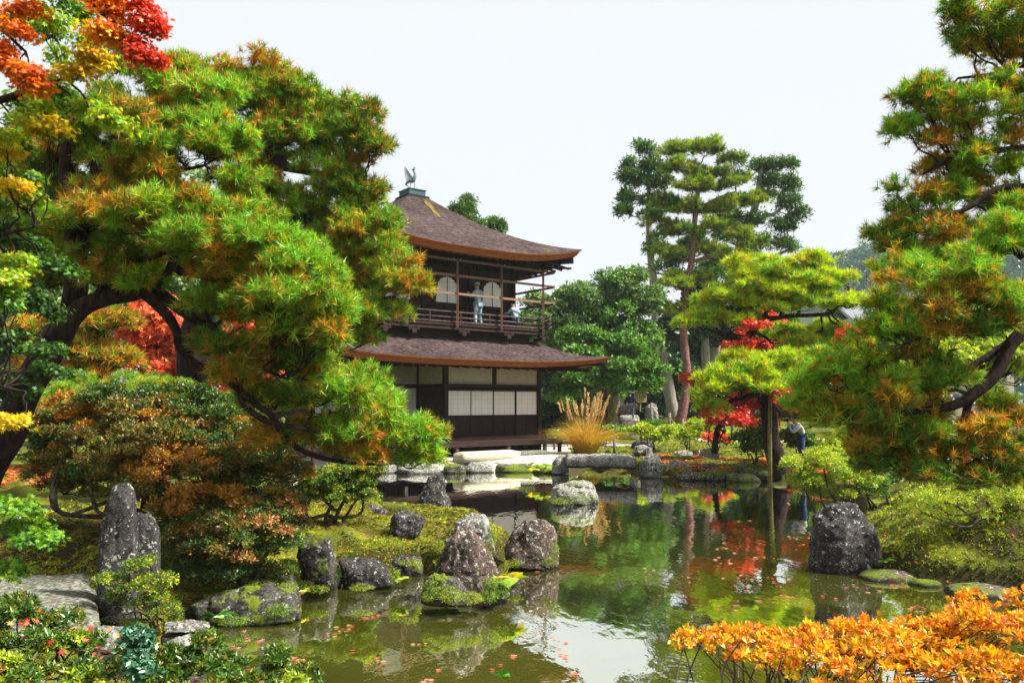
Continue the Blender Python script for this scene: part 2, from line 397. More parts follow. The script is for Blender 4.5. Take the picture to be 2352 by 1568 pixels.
def ground_h(x, y):
    x = np.atleast_1d(np.asarray(x, float)); y = np.atleast_1d(np.asarray(y, float)); P = np.stack([x, y], 1)
    wob = vnoise(np.stack([x * 1.1, y * 1.1, x * 0], 1), 3) * .14
    d = seg_dist(P, POND) * np.where(inside(P, POND), -1, 1) + wob * .6
    h = np.where(d < 0, -.6 * sm(-d, 0, .5), .30 * sm(d, 0, .22) + .12 * sm(d, .2, 1.2))
    far = sm(y, 38, 56) * sm(x, -2, 4); h = h + far * 1.0
    right = sm(x, 3.2, 5.0) * (1 - sm(y, 17, 22)) * sm(y, 7.5, 9.5); h = h + right * .58 * sm(d, .1, 2.2)
    mound = np.exp(-(((x - 6.6) / 1.5) ** 2 + ((y - 12.2) / 1.2) ** 2)); h = h + mound * .10 * sm(d, .1, .8)
    pen = np.exp(-(((x + 2.6) / 1.6) ** 2 + ((y - 12.3) / 1.3) ** 2)); h = h + pen * .06 * sm(d, .1, .9); h = h - np.exp(-(((x + 1.7) / 1.5) ** 2 + ((y - 14.8) / 1.1) ** 2)) * .17 * sm(d, .1, .6)
    left = sm(-x, 3.0, 6.0) * sm(y, 9, 13) * (1 - sm(y, 24, 30)); h = h + left * .28 * sm(d, .2, 2)
    near = (1 - sm(y, 4.5, 6.8)); h = h + near * .4 * sm(d, .1, 1.5)
    sl = np.exp(-(((x + 4.6) / 1.4) ** 4 + ((y - 7.8) / 1.1) ** 4)); h = h - sl * .12 * sm(d, 0, .6)
    rough = fbm(np.stack([x * .9, y * .9, x * 0], 1), 9, 3) * .12 + fbm(np.stack([x * 3.2, y * 3.2, x * 0], 1), 19, 3) * (.10 + .08 * (1 - sm(y, 16, 22)))
    court = inside(P, COURT); flat = np.where(court, 0.0, 1.0)
    h = h + rough * sm(d, .05, .6) * flat * (1 - .6 * sm(y, 30, 40))
    return h
COURT = np.array([tuple(G(x, y, .42)[:2]) for x, y in [(650, 1072), (800, 1066), (1050, 1067), (1200, 1064), (1330, 1049), (1300, 1030)]] + [(6, 38), (2, 46), (-16, 46), (-16, 33)])
def gh(x, y): return float(ground_h(x, y)[0])
def grid_lines(a, b, step, far_a, far_b):
    core = list(np.arange(a, b, step)); out = []; s = step; p = a
    while p > far_a: s *= 1.25; p -= s; out.insert(0, p)
    s = step; q = b; core.append(b)
    while q < far_b: s *= 1.25; q += s; core.append(q)
    return np.array(out + core)
gx = grid_lines(-9, 11, .11, -900, 900); gy = grid_lines(2, 24, .11, -60, 1400)
gy = np.concatenate([gy[gy < 24], np.arange(24.1, 60, .3), gy[gy >= 60.5]])
X, Y = np.meshgrid(gx, gy); Z = ground_h(X.ravel(), Y.ravel())
V = np.stack([X.ravel(), Y.ravel(), Z], 1); nx = len(gx); ny = len(gy)
i = (np.arange(ny - 1)[:, None] * nx + np.arange(nx - 1)[None]).ravel(); F = np.stack([i, i + 1, i + nx + 1, i + nx], 1)
# ground cover: moss (yellow green), bare earth; tree shade painted dark at the left
m, nt, out = mat_new('moss ground'); v = coords(nt); n1 = noise(nt, v, .55, 6, .6, .4); n2 = noise(nt, v, 34, 4, .7); n3 = noise(nt, v, 2.3, 6, .65)
c = ramp(nt, n1, [(.36, (.05, .032, .012)), (.47, (.07, .075, .010)), (.58, (.13, .16, .014)), (.70, (.24, .24, .018))])
c = mix(nt, .55, c, ramp(nt, n3, [(.38, (.07, .045, .014)), (.5, (.09, .12, .012)), (.64, (.24, .25, .018))]))
c = mix(nt, .8, c, ramp(nt, n2, [(.3, (.45, .45, .4)), (.7, (1.5, 1.5, 1.4))]), 'MULTIPLY')
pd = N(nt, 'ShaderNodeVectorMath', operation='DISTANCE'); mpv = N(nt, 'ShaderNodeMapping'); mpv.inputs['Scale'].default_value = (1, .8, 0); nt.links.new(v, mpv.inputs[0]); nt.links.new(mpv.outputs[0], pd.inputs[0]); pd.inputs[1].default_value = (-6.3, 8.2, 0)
shade_f = ramp(nt, math_n(nt, 'ADD', math_n(nt, 'MULTIPLY', pd.outputs['Value'], .2), math_n(nt, 'MULTIPLY', n3, .5)), [(.62, (1, 1, 1)), (.78, (0, 0, 0))])
c = mix(nt, shade_f, c, ramp(nt, n2, [(.3, (.028, .017, .009)), (.7, (.075, .046, .022))]))  # dark brown stands in for tree shade over the left ground
ge = N(nt, 'ShaderNodeNewGeometry'); gs = N(nt, 'ShaderNodeSeparateXYZ'); nt.links.new(ge.outputs['Normal'], gs.inputs[0])
sf = ramp(nt, math_n(nt, 'ADD', gs.outputs[2], math_n(nt, 'MULTIPLY', n3, .25)), [(.86, (1, 1, 1)), (1.0, (0, 0, 0))])
c = mix(nt, sf, c, ramp(nt, n2, [(.3, (.018, .016, .007)), (.7, (.075, .06, .018))]))
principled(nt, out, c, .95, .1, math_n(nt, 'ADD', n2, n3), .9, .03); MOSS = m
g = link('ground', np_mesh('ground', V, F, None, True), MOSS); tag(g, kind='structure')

# water: murky olive, strongly mirroring
m, nt, out = mat_new('pond water'); v = coords(nt, (1, .45, 1)); w1 = noise(nt, v, 1.7, 3, .5, .5); w2 = noise(nt, v, 9, 3, .55, .3)
hsum = math_n(nt, 'ADD', w1, math_n(nt, 'MULTIPLY', w2, .16))
b = N(nt, 'ShaderNodeBump'); b.inputs['Strength'].default_value = .13; b.inputs['Distance'].default_value = .06; nt.links.new(hsum, b.inputs['Height'])
gl = N(nt, 'ShaderNodeBsdfGlossy'); gl.inputs['Roughness'].default_value = .015; gl.inputs[0].default_value = (.97, .97, .94, 1); nt.links.new(b.outputs[0], gl.inputs['Normal'])
df = N(nt, 'ShaderNodeBsdfDiffuse'); nm = noise(nt, coords(nt), .5, 4)
nt.links.new(ramp(nt, nm, [(.35, (.09, .10, .008)), (.65, (.14, .145, .013))]), df.inputs[0])
fr = N(nt, 'ShaderNodeFresnel'); fr.inputs['IOR'].default_value = 1.33; nt.links.new(b.outputs[0], fr.inputs['Normal'])
fac = math_n(nt, 'ADD', math_n(nt, 'MULTIPLY', fr.outputs[0], .8), .63, True)
ms = N(nt, 'ShaderNodeMixShader'); nt.links.new(fac, ms.inputs[0]); nt.links.new(df.outputs[0], ms.inputs[1]); nt.links.new(gl.outputs[0], ms.inputs[2]); nt.links.new(ms.outputs[0], out.inputs[0])
lo, hi = POND.min(0) - .6, POND.max(0) + .6
tag(put('water', [(lo[0], lo[1], 0), (hi[0], lo[1], 0), (hi[0], hi[1], 0), (lo[0], hi[1], 0)], [(0, 1, 2, 3)], m), kind='structure')

# pale sand court and path (sheet following the ground)
SAND = two_tone('raked sand', (.42, .375, .31), (.58, .53, .45), 30, (1, 1, 1), .95, .1, .4, .01)
def sheet(name, poly, mat, step=.35, lift=.012):
    poly = np.array(poly); a, b_ = poly.min(0), poly.max(0); xs = np.arange(a[0], b_[0] + step, step); ys = np.arange(a[1], b_[1] + step, step)
    X, Y = np.meshgrid(xs, ys); Pq = np.stack([X.ravel(), Y.ravel()], 1)
    V = np.column_stack([Pq, ground_h(Pq[:, 0], Pq[:, 1]) + lift]); nx = len(xs)
    i = (np.arange(len(ys) - 1)[:, None] * nx + np.arange(nx - 1)[None]).ravel(); F = np.stack([i, i + 1, i + nx + 1, i + nx], 1)
    cen = V[F].mean(1)[:, :2]; F = F[inside(cen, poly)]
    o = put(name, V, F, mat); tag(o, kind='structure'); return o
sheet('sand_court', COURT, SAND, .2, .02)
sheet('garden_path', [(9.5, 40.5), (16, 40.2), (26, 41), (40, 44), (40, 46.4), (26, 43), (16, 42), (9.5, 42.3)], SAND, .3, .03)
sheet('sand_garden', [(14, 27.5), (40, 25), (40, 40), (16, 38)], SAND, .4, .03)

# ------------------------------------------------------------------ rocks
ROCK_DARK = rock_mat('dark lichened rock', (.008, .007, .007), (.095, .086, .085), lam=.55, mam=.25, seed=1)
ROCK_PALE = rock_mat('pale lichened rock', (.05, .048, .042), (.34, .33, .30), (.52, .54, .47), lam=.8, mam=.25, seed=2)
ROCK_MOSSY = rock_mat('mossy rock', (.012, .011, .009), (.12, .11, .10), lam=.5, mam=.95, seed=3)
ROCK_BROWN = rock_mat('brown rock', (.022, .014, .011), (.17, .12, .10), lam=.7, mam=.45, seed=4)
def rock(label, outline, mat, zb=0.0, depth=.8, yb=None, group=None, cuts=12, amp=.05, seed=None, name='boulder', Y=None, n=54, mm=84, under=.25, facet=.9, cat='rock'):
    """outline in picture units, base at the lowest y; becomes a solid of real width, height and depth"""
    seed = seed if seed is not None else int(outline[0][0] + outline[0][1]); g = np.random.default_rng(seed)
    yb = yb or max(p[1] for p in outline); cxm = np.mean([p[0] for p in outline])
    if Y is None: Y = G(cxm, yb, zb)[1]
    P2 = np.array([W(x, y, Y)[[0, 2]] for x, y in outline]); z0, z1 = zb, P2[:, 1].max(); wid = np.ptp(P2[:, 0]); b = wid * depth / 2
    zs = z0 + (z1 - z0) * np.sin(np.linspace(0, 1, n) * math.pi / 2) * .999; rows = []; k = len(P2)
    for z in zs:
        xs = []
        for i in range(k):
            p, q = P2[i], P2[(i + 1) % k]
            if (p[1] - z) * (q[1] - z) <= 0 and abs(p[1] - q[1]) > 1e-6: xs.append(p[0] + (q[0] - p[0]) * (z - p[1]) / (q[1] - p[1]))
        if len(xs) < 2: xs = [rows[-1][1] - rows[-1][2] * .3, rows[-1][1] + rows[-1][2] * .3] if rows else [P2[:, 0].min(), P2[:, 0].max()]
        l, r = min(xs), max(xs); rows.append((z, (l + r) / 2, max((r - l) / 2, .005)))
    rows = [(z0 - under, rows[0][1], rows[0][2] * 1.05)] + rows; V = []; wmax = max(r[2] for r in rows)
    for (z, c, a) in rows:
        bb = b * (.35 + .65 * (a / wmax)) ; 
        if z > z0: bb *= math.sqrt(max(.02, 1 - ((z - z0) / (z1 - z0)) ** 3.5))
        for j in range(mm):
            t = 2 * math.pi * j / mm; ex = .78; cx_, sx_ = math.cos(t), math.sin(t)
            V.append((c + a * math.copysign(abs(cx_) ** ex, cx_), Y + b * .35 + bb * math.copysign(abs(sx_) ** ex, sx_), z))
    V.append((rows[-1][1], Y + b * .35, z1)); V = np.array(V); nr = len(rows)
    F = [(i * mm + j, i * mm + (j + 1) % mm, (i + 1) * mm + (j + 1) % mm, (i + 1) * mm + j) for i in range(nr - 1) for j in range(mm)]
    tops = [((nr - 1) * mm + j, (nr - 1) * mm + (j + 1) % mm, nr * mm) for j in range(mm)]
    cen = V.mean(0); Q = V - cen; size = max(wid, z1 - z0)
    for c_ in range(cuts):                                 # split faces, as stone breaks
        nn = unit(g.normal(size=3) * np.array([1, 1, .7])); s = Q @ nn; lim = s.max() * g.uniform(facet - .1, facet + .04); ov = np.maximum(s - lim, 0)
        Q = Q - np.outer(ov * .92, nn)
    V = cen + Q; nd = unit(Q / np.array([1, 1, 1.2]))
    f1 = fbm(V * (2.2 / size) + seed, 5, 3); f2 = 1 - np.abs(fbm(V * (6 / size) * np.array([1, 1, .6]) + seed, 8, 4)) * 2.4; f3 = fbm(V * (22 / size) + seed, 12, 3)
    V = V + nd * (size * amp * (f1 * 1.1 + (f2 - .5) * .85 + f3 * .6))[:, None]
    loc = np.array([cen[0], Y + b * .35, zb])
    me = bpy.data.meshes.new(name); me.from_pydata([tuple(p) for p in (V - loc)], [], F + tops); me.polygons.foreach_set('use_smooth', np.ones(len(me.polygons), bool)); me.update()
    o = link(name, me, mat); o.location = tuple(loc); tag(o, label, cat, group); return o
rock('tall dark upright rock with split top standing in the water', [(958, 1190), (960, 1145), (974, 1118), (984, 1092), (1010, 1083), (1022, 1100), (1024, 1132), (1037, 1155), (1036, 1190)], ROCK_DARK, 0, .7)
rock('small streaked grey boulder lying on the mossy peninsula', [(892, 1222), (900, 1186), (925, 1170), (965, 1184), (976, 1205), (966, 1232), (915, 1240)], ROCK_DARK, .34, .8)
rock('pale lichened rock with sloping right side behind the pointed boulder', [(1050, 1275), (1045, 1200), (1080, 1180), (1112, 1184), (1126, 1215), (1142, 1275)], ROCK_PALE, .1, .7)
rock('big pointed dark boulder with a mossy skirt at the tip of the peninsula', [(975, 1385), (985, 1340), (1010, 1290), (1030, 1230), (1045, 1208), (1070, 1210), (1100, 1240), (1125, 1280), (1150, 1330), (1160, 1385)], ROCK_BROWN, 0, .85, amp=.045)
rock('mossy rock low against the left of the pointed boulder', [(968, 1385), (975, 1335), (1000, 1318), (1050, 1330), (1075, 1360), (1080, 1385)], ROCK_MOSSY, 0, .6, Y=9.25)
rock('rounded mossy rock at the right foot of the pointed boulder', [(1100, 1380), (1110, 1340), (1140, 1322), (1170, 1335), (1178, 1370)], ROCK_MOSSY, 0, .7, Y=9.7)
rock('broad brown boulder with orange stains standing right of the peninsula', [(1152, 1300), (1160, 1262), (1182, 1215), (1215, 1193), (1262, 1200), (1278, 1225), (1285, 1305)], ROCK_BROWN, 0, .8)
rock('square cut upright stone with mossy flat top at the left bank', [(682, 1350), (678, 1245), (690, 1237), (755, 1236), (768, 1290), (782, 1330), (776, 1352)], ROCK_MOSSY, 0, .7, seed=5, facet=.95)
rock('wide flat topped dark rock between the square stone and the pointed boulder', [(782, 1350), (780, 1290), (800, 1284), (865, 1286), (890, 1310), (908, 1348)], ROCK_DARK, 0, .6)
rock('small block of rock tucked behind the wide flat topped rock', [(900, 1322), (902, 1285), (915, 1278), (968, 1280), (975, 1322)], ROCK_DARK, 0, .6)
rock('low pale stone in the moss behind the pointed boulder', [(1020, 1262), (1022, 1240), (1040, 1232), (1058, 1242), (1066, 1262)], ROCK_PALE, .3, .7)
rock('lichen covered island rock alone in the middle of the pond', [(1258, 1157), (1262, 1125), (1290, 1112), (1340, 1106), (1362, 1108), (1378, 1140), (1378, 1157)], ROCK_PALE, 0, .7)
rock('large black boulder with a white crest beside the right bank', [(1872, 1312), (1880, 1245), (1884, 1190), (1910, 1160), (1945, 1150), (1975, 1160), (2005, 1200), (2022, 1250), (2026, 1312)], ROCK_DARK, 0, .85, amp=.05)
rock('tallest standing stone with a pale tip at the end of the slab bridge', [(224, 1436), (226, 1250), (232, 1180), (250, 1128), (262, 1112), (292, 1112), (302, 1140), (306, 1220), (306, 1436)], ROCK_DARK, .3, 1.0, amp=.022, cuts=6, facet=.98)
rock('rounded standing stone leaning behind the tallest one', [(284, 1400), (288, 1196), (302, 1178), (340, 1184), (358, 1215), (362, 1400)], ROCK_DARK, .3, .9, Y=8.3, amp=.022, cuts=6, facet=.98)
rock('long low mossy rock along the shaded left bank', [(430, 1440), (440, 1390), (500, 1365), (600, 1340), (660, 1345), (680, 1375), (682, 1425)], ROCK_MOSSY, 0, .35, Y=8.9)
rock('shaded mossy block left of the square stone', [(570, 1400), (575, 1330), (620, 1310), (680, 1320), (690, 1400)], ROCK_MOSSY, 0, .6, Y=9.5)
rock('dark rock in shade left of the tall upright rock', [(815, 1188), (822, 1168), (850, 1160), (885, 1168), (893, 1188)], ROCK_DARK, .1, .7, Y=15.5)
rock('pointed grey rock at the left end of the far stone bridge', [(1266, 1089), (1270, 1062), (1285, 1043), (1298, 1048), (1312, 1087)], ROCK_PALE, 0, .7)
rock('squared pale stone pier at the right end of the far stone bridge', [(1472, 1097), (1474, 1058), (1490, 1042), (1518, 1044), (1524, 1097)], ROCK_PALE, 0, .8, facet=.95)
rock('grey rock with pale ridge right of the bridge pier', [(1526, 1097), (1534, 1064), (1552, 1057), (1590, 1070), (1600, 1097)], ROCK_PALE, 0, .7)
rock('low reddish rock at the waterline under the fallen leaves', [(1590, 1100), (1605, 1074), (1640, 1066), (1665, 1080), (1672, 1100)], ROCK_BROWN, 0, .6)
rock('dark mossy rock at the foot of the leaning prop pole', [(1672, 1103), (1685, 1072), (1710, 1066), (1735, 1080), (1742, 1103)], ROCK_MOSSY, 0, .6)
rock('upright pale rock on the far lawn in front of the pruned azaleas', [(1605, 1058), (1610, 1034), (1630, 1029), (1650, 1035), (1656, 1058)], ROCK_PALE, .4, .7)
rock('white flat rock on the far lawn', [(1547, 1049), (1549, 1037), (1575, 1034), (1592, 1038), (1592, 1049)], ROCK_PALE, .42, .6)
rock('small white pointed rock right of the white flat rock', [(1597, 1047), (1603, 1034), (1612, 1036), (1622, 1047)], ROCK_PALE, .42, .6)
rock('dark rounded rock on the far lawn behind the stone bridge', [(1450, 1028), (1458, 1012), (1478, 1005), (1498, 1014), (1505, 1030)], ROCK_DARK, .45, .7)
rock('lichened rock between the bridge and the little marker post', [(1455, 1042), (1460, 1024), (1485, 1022), (1502, 1042)], ROCK_PALE, .45, .7)
rock('tiny cairn like stone sitting on the far stone bridge', [(1388, 1046), (1390, 1037), (1396, 1032), (1403, 1037), (1404, 1046)], ROCK_DARK, .82, .8, Y=26.2, n=12, mm=20, under=.02)
rock('cream stone half hidden in the bottom left bush', [(180, 1500), (190, 1455), (230, 1440), (280, 1446), (284, 1480), (275, 1500)], ROCK_PALE, .62, .7)
rock('flat pale stone set in the moss near the standing stones', [(370, 1446), (378, 1432), (420, 1428), (470, 1434), (484, 1446)], ROCK_PALE, .42, .6, Y=6.9)
rock('grey stone at the water edge above the bottom bushes', [(735, 1570), (700, 1500)] and [(710, 1560), (720, 1520), (760, 1500), (800, 1530), (812, 1560)], ROCK_PALE, 0, .7) if False else None
rock('pale stone on the near shore beside the floating leaves', [(360, 1520), (375, 1480), (430, 1462), (462, 1490), (468, 1520)], ROCK_PALE, .3, .7, Y=6.2)
# stones edging the banks
def edge_stones(pts, ws, group, label, mat, hr=(.28, .42), seed=1, jitter=.06, depth=.8):
    g = np.random.default_rng(seed); poly = np.array(pts); seg = np.linalg.norm(np.diff(poly, axis=0), axis=1); tot = seg.sum(); s = 0
    while s < tot:
        wd = g.uniform(*ws); q = s + wd / 2; i = int(np.clip(np.searchsorted(np.cumsum(seg), q), 0, len(seg) - 1)); t = (q - (np.cumsum(seg)[i] - seg[i])) / seg[i]
        p = poly[i] * (1 - t) + poly[i + 1] * t; h = g.uniform(*hr); Yq = p[1] + g.normal() * jitter
        c = W(CX, CY, Yq); k = FD / Yq; xq = CX + p[0] * k; yb = CY - (math.tan(math.atan2(0 - HC, Yq) - R(PITCH))) * FD
        hw = wd * .52 * k; hp = h * k * 1.0; a, b2 = g.uniform(.3, .8), g.uniform(.3, .8)
        rock(label, [(xq - hw, yb), (xq - hw * .95, yb - hp * a), (xq - hw * .5, yb - hp), (xq + hw * .5, yb - hp * g.uniform(.85, 1)), (xq + hw * .95, yb - hp * b2), (xq + hw, yb)], mat[int(g.integers(0, len(mat)))], 0, depth, Y=Yq, group=group, n=12, mm=24, cuts=9, seed=int(g.integers(1, 9999)), name='edge_stone', cat='edging stone')
        s += wd * .96
edge_stones([G(x, y)[:2] for x, y in [(705, 1092), (880, 1085), (1000, 1087), (1190, 1083), (1262, 1085)]], (.7, 1.8), 'stones edging the sand court', 'low lichened stone edging the sand court beside the water', [ROCK_PALE, ROCK_DARK, ROCK_MOSSY, ROCK_PALE], (.2, .4), 3)
edge_stones([G(x, y)[:2] for x, y in [(1560, 1102), (1700, 1105), (1800, 1104)]], (.5, 1.0), 'stones edging the far lawn', 'low mossy stone edging the far lawn under red fallen leaves', [ROCK_MOSSY, ROCK_BROWN], (.2, .35), 4)
edge_stones([G(x, y)[:2] for x, y in [(2010, 1318), (2130, 1345), (2352, 1376), (2500, 1400)]], (.4, .9), 'stones edging the right bank', 'flat mossy stone edging the right bank at the waterline', [ROCK_MOSSY, ROCK_BROWN], (.07, .12), 5)

# flat stone slabs
def slab(name, label, P4, z, th, mat, cat='stone slab', sub=22, amp=.02):
    P4 = np.array(P4, float); V = []; n = sub
    for lay in (0, 1):
        for i in range(n + 1):
            for j in range(n + 1):
                s, t = i / n, j / n; p = (P4[0] * (1 - s) + P4[1] * s) * (1 - t) + (P4[3] * (1 - s) + P4[2] * s) * t
                e = min(s, 1 - s, t, 1 - t); V.append((p[0], p[1], z - (th if lay else 0) - (0 if lay else .05 * (1 - min(1, e * 14)) ** 2)))
    V = np.array(V); cen = V.mean(0); ed = fbm(V * 2.2, 31, 4); V[:, :2] += (V[:, :2] - cen[:2]) * (ed * .12)[:, None]; V[:, 2] += fbm(V * 5, 33, 4) * amp * 1.6
    q = n + 1; F = [(i * q + j, (i + 1) * q + j, (i + 1) * q + j + 1, i * q + j + 1) for i in range(n) for j in range(n)]; o = q * q
    F += [(o + i * q + j, o + i * q + j + 1, o + (i + 1) * q + j + 1, o + (i + 1) * q + j) for i in range(n) for j in range(n)]
    rim = [i * q for i in range(n)] + [n * q + j for j in range(n)] + [i * q + n for i in range(n, 0, -1)] + [j for j in range(n, 0, -1)]
    F += [(rim[k], rim[(k + 1) % len(rim)] , rim[(k + 1) % len(rim)] + o, rim[k] + o) for k in range(len(rim))]
    F = [tuple(reversed(f)) for f in F]
    loc = np.array([cen[0], cen[1], z - th]); o_ = link(name, np_mesh(name, V - loc, F, None, False), mat); o_.location = tuple(loc); bpy_recalc(o_); return tag(o_, label, cat)
def bpy_recalc(o):
    import bmesh
    bm = bmesh.new(); bm.from_mesh(o.data); bmesh.ops.recalc_face_normals(bm, faces=bm.faces); bm.to_mesh(o.data); bm.free()
SLABM = two_tone('speckled granite', (.035, .042, .016), (.13, .135, .10), 22, (1, 1, 1), .9, .15, 1.0, .02, .36, .62, 10, c=(.27, .26, .23))
slab('slab_bridge', 'broad flat granite slab bridge crossing the shade at the lower left', [G(-260, 1330, .56)[:2], G(205, 1312, .56)[:2], G(222, 1412, .56)[:2], G(-260, 1480, .56)[:2]], .56, .22, SLABM, 'stone bridge')
a = G(1308, 1062, .6); b_ = G(1480, 1070, .6)
slab('stone_bridge', 'long low stone bridge of thick slabs spanning the far inlet', [(a[0], 26.0), (b_[0] + .15, 25.4), (b_[0] + .15, 26.7), (a[0] + .1, 27.4)], .70, .36, ROCK_PALE, 'stone bridge', 26, .05)
# ------------------------------------------------------------------ the two storey pavilion
A0 = np.array([-2.48, 30.05]); ANG = math.atan2(.613, .79)
GZ = .5                                                    # ground level at the building
pav = thing('pavilion', 'two storey dark timber pavilion with curved bark roofs and white paper screens', 'pavilion', (A0[0], A0[1], GZ), None, ANG)
def LW(x, y, z):                                            # pavilion frame -> world
    c, s = math.cos(ANG), math.sin(ANG); return np.array([A0[0] + x * c - y * s, A0[1] + x * s + y * c, z])
class LB(MB):
    def build(s, name, mat, parent=pav, frame=True):
        s.v = [(p[0], p[1], p[2] - GZ) for p in s.v]; return MB.build(s, name, mat, parent, True)
def wood(name, a, b, scale=5, st=(1, 1, 1), rough=.75, bstr=.35, **k):
    return two_tone(name, a, b, scale, st, rough, .2, bstr, .01, **k)
WOOD_DARK = wood('old dark timber', (.008, .004, .0035), (.036, .017, .012), 6, (6, 6, .5))
WOOD_BEAM = wood('weathered beam', (.012, .006, .005), (.05, .024, .018), 6, (.7, 6, 6))
WOOD_RED = wood('reddish cedar edge', (.13, .032, .008), (.42, .13, .03), 7, (.6, 5, 14), .7, .5)
WOOD_POLE = wood('scaffold pole wood', (.08, .038, .022), (.19, .10, .065), 8, (6, 6, .7))
WOOD_RAIL = wood('pale scaffold plank', (.10, .055, .036), (.30, .19, .13), 9, (.7, 6, 6))
WOOD_GREY = wood('grey wood', (.03, .02, .018), (.11, .08, .075), 8, (3, 3, 3))
m, nt, out = mat_new('white shoji paper'); v = coords(nt, (1, 1, 1)); sx = N(nt, 'ShaderNodeSeparateXYZ'); nt.links.new(v, sx.inputs[0])
def lines(ax, per, w): return math_n(nt, 'LESS_THAN', math_n(nt, 'PINGPONG', sx.outputs[ax], per / 2), w)
grid = math_n(nt, 'MAXIMUM', lines(0, .28, .006), lines(2, .17, .005))
pn = noise(nt, v, 3, 3)
c = mix(nt, grid, ramp(nt, pn, [(.3, (.78, .76, .76)), (.7, (.88, .86, .86))]), (.56, .54, .55)); principled(nt, out, c, .9, .1); SHOJI = m
PLASTER = two_tone('aged white plaster', (.46, .42, .34), (.56, .52, .44), 4, (1, 1, 1), .95, .1, .1, .005)
m, nt, out = mat_new('cypress bark roof'); v = coords(nt, (1.2, 1.2, 1)); n1 = noise(nt, coords(nt, (2.2, 2.2, 15)), 2.4, 8, .68, .2); n2 = noise(nt, v, 5, 5, .7); n3 = noise(nt, coords(nt, (1, 1, 1.6)), .8, 5, .6)
c = ramp(nt, n1, [(.32, (.012, .008, .009)), (.47, (.044, .031, .032)), (.60, (.095, .070, .070)), (.75, (.20, .165, .15))])
c = mix(nt, .55, c, ramp(nt, n3, [(.35, (.5, .42, .45)), (.62, (1.5, 1.4, 1.3))]), 'MULTIPLY')
n4 = noise(nt, v, 1.1, 4, .6); mossf = ramp(nt, n4, [(.63, (0, 0, 0)), (.72, (1, 1, 1))]); c = mix(nt, math_n(nt, 'MULTIPLY', mossf, .4), c, (.16, .15, .03))
g1 = noise(nt, coords(nt, (4, 4, 60)), 2.2, 5, .7)
principled(nt, out, c, .95, .1, math_n(nt, 'ADD', g1, n1), .9, .035); BARK_ROOF = m
m, nt, out = mat_new('green copper cap'); v = coords(nt); n1 = noise(nt, v, 5, 5, .6); c = ramp(nt, n1, [(.35, (.008, .03, .045)), (.65, (.02, .075, .10))]); principled(nt, out, c, .5, .4, n1, .2, .01); COPPER = m
STONE_CREAM = two_tone('cream stone', (.36, .33, .22), (.58, .55, .43), 9, (1, 1, 3), .9, .15, .3, .01)

def roof(name, cx, cy, hx, hy, ix, iy, z_e, z_t, lift, prof, thick=.2, nr=26, ns=48, cx2=None, cy2=None, sag=0.0):
    """square hipped roof: rings from the eave (t=0) to the top (t=1); corners sweep up"""
    cx2 = cx if cx2 is None else cx2; cy2 = cy if cy2 is None else cy2
    ring = []
    for side in range(4):
        for k in range(ns):
            s = -1 + 2 * k / ns
            ring.append([(s, -1), (1, s), (-s, 1), (-1, -s)][side])
    ring = np.array(ring); V = []; nR = len(ring)
    for i in range(nr + 1):
        t = i / nr; ex = hx * (1 - t) + ix * t; ey = hy * (1 - t) + iy * t; ccx = cx * (1 - t) + cx2 * t; ccy = cy * (1 - t) + cy2 * t
        cor = np.minimum(abs(ring[:, 0]), abs(ring[:, 1])); z = z_e + (z_t - z_e) * prof(t) + lift * (cor ** 3.2) * (1 - t) ** 2.2
        bow = 1 + .012 * (cor ** 4) * (1 - t) ** 2
        V += [(ccx + p[0] * ex * b, ccy + p[1] * ey * b, zz) for p, zz, b in zip(ring, z, bow)]
    F = [(i * nR + j, i * nR + (j + 1) % nR, (i + 1) * nR + (j + 1) % nR, (i + 1) * nR + j) for i in range(nr) for j in range(nR)]
    top = LB(); top.add(V, F, True); 
    o = top.build(name, BARK_ROOF)
    # eave edge: stacked layers of bark seen from the side, leaning inwards
    e = LB(); c3 = [np.array(p) for p in V[:nR]]; cc = np.array([cx, cy])
    def inset(p, d, dz):
        q = p.copy(); q[0] -= math.copysign(min(d, abs(p[0] - cx)), p[0] - cx) * (abs(abs(p[0] - cx) / hx) > .985 or 1) * abs(p[0] - cx) / hx; q[1] -= math.copysign(d, p[1] - cy) * abs(p[1] - cy) / hy; q[2] += dz; return q
    L = [[inset(p, 0, 0) for p in c3], [inset(p, .015, -.035) for p in c3], [inset(p, .05, -.035) for p in c3], [inset(p, .16, -thick) for p in c3], [inset(p, .4, -thick - .01) for p in c3]]
    vs = [p for l in L for p in l]; fs = [(i * nR + (j + 1) % nR, i * nR + j, (i + 1) * nR + j, (i + 1) * nR + (j + 1) % nR) for i in range(len(L) - 1) for j in range(nR)]
    e.add(vs, fs); e.build('eave_edge', WOOD_RED, o)
    return o, c3
# --- lower roof
LE_X, LE_Y, LHX, LHY = .05, 3.3, 6.5, 5.35
def prof_low(t): return .62 * t + .38 * t * t
low_roof, low_ring = roof('lower_roof', LE_X, LE_Y, LHX, LHY, 3.85, 3.45, 3.93, 4.86, .34, prof_low, .20, 20, 48, .45, 3.3)
up_roof, up_ring = roof('upper_roof', .45, 3.3, 4.92, 4.92, .48, .48, 8.04, 10.87, .52, lambda t: .60 * t + .40 * t ** 1.9, .24, 30, 48)
b = LB(); b.span((-.06, 2.77, 10.84), (.96, 3.83, 10.92)); b.build('roof_cap_flange', WOOD_DARK, up_roof).name = 'cap_flange'
b = LB(); b.span((.06, 2.89, 10.92), (.84, 3.71, 11.16)); b.span((.03, 2.86, 11.16), (.87, 3.74, 11.19)); b.build('cap_box', COPPER, up_roof)
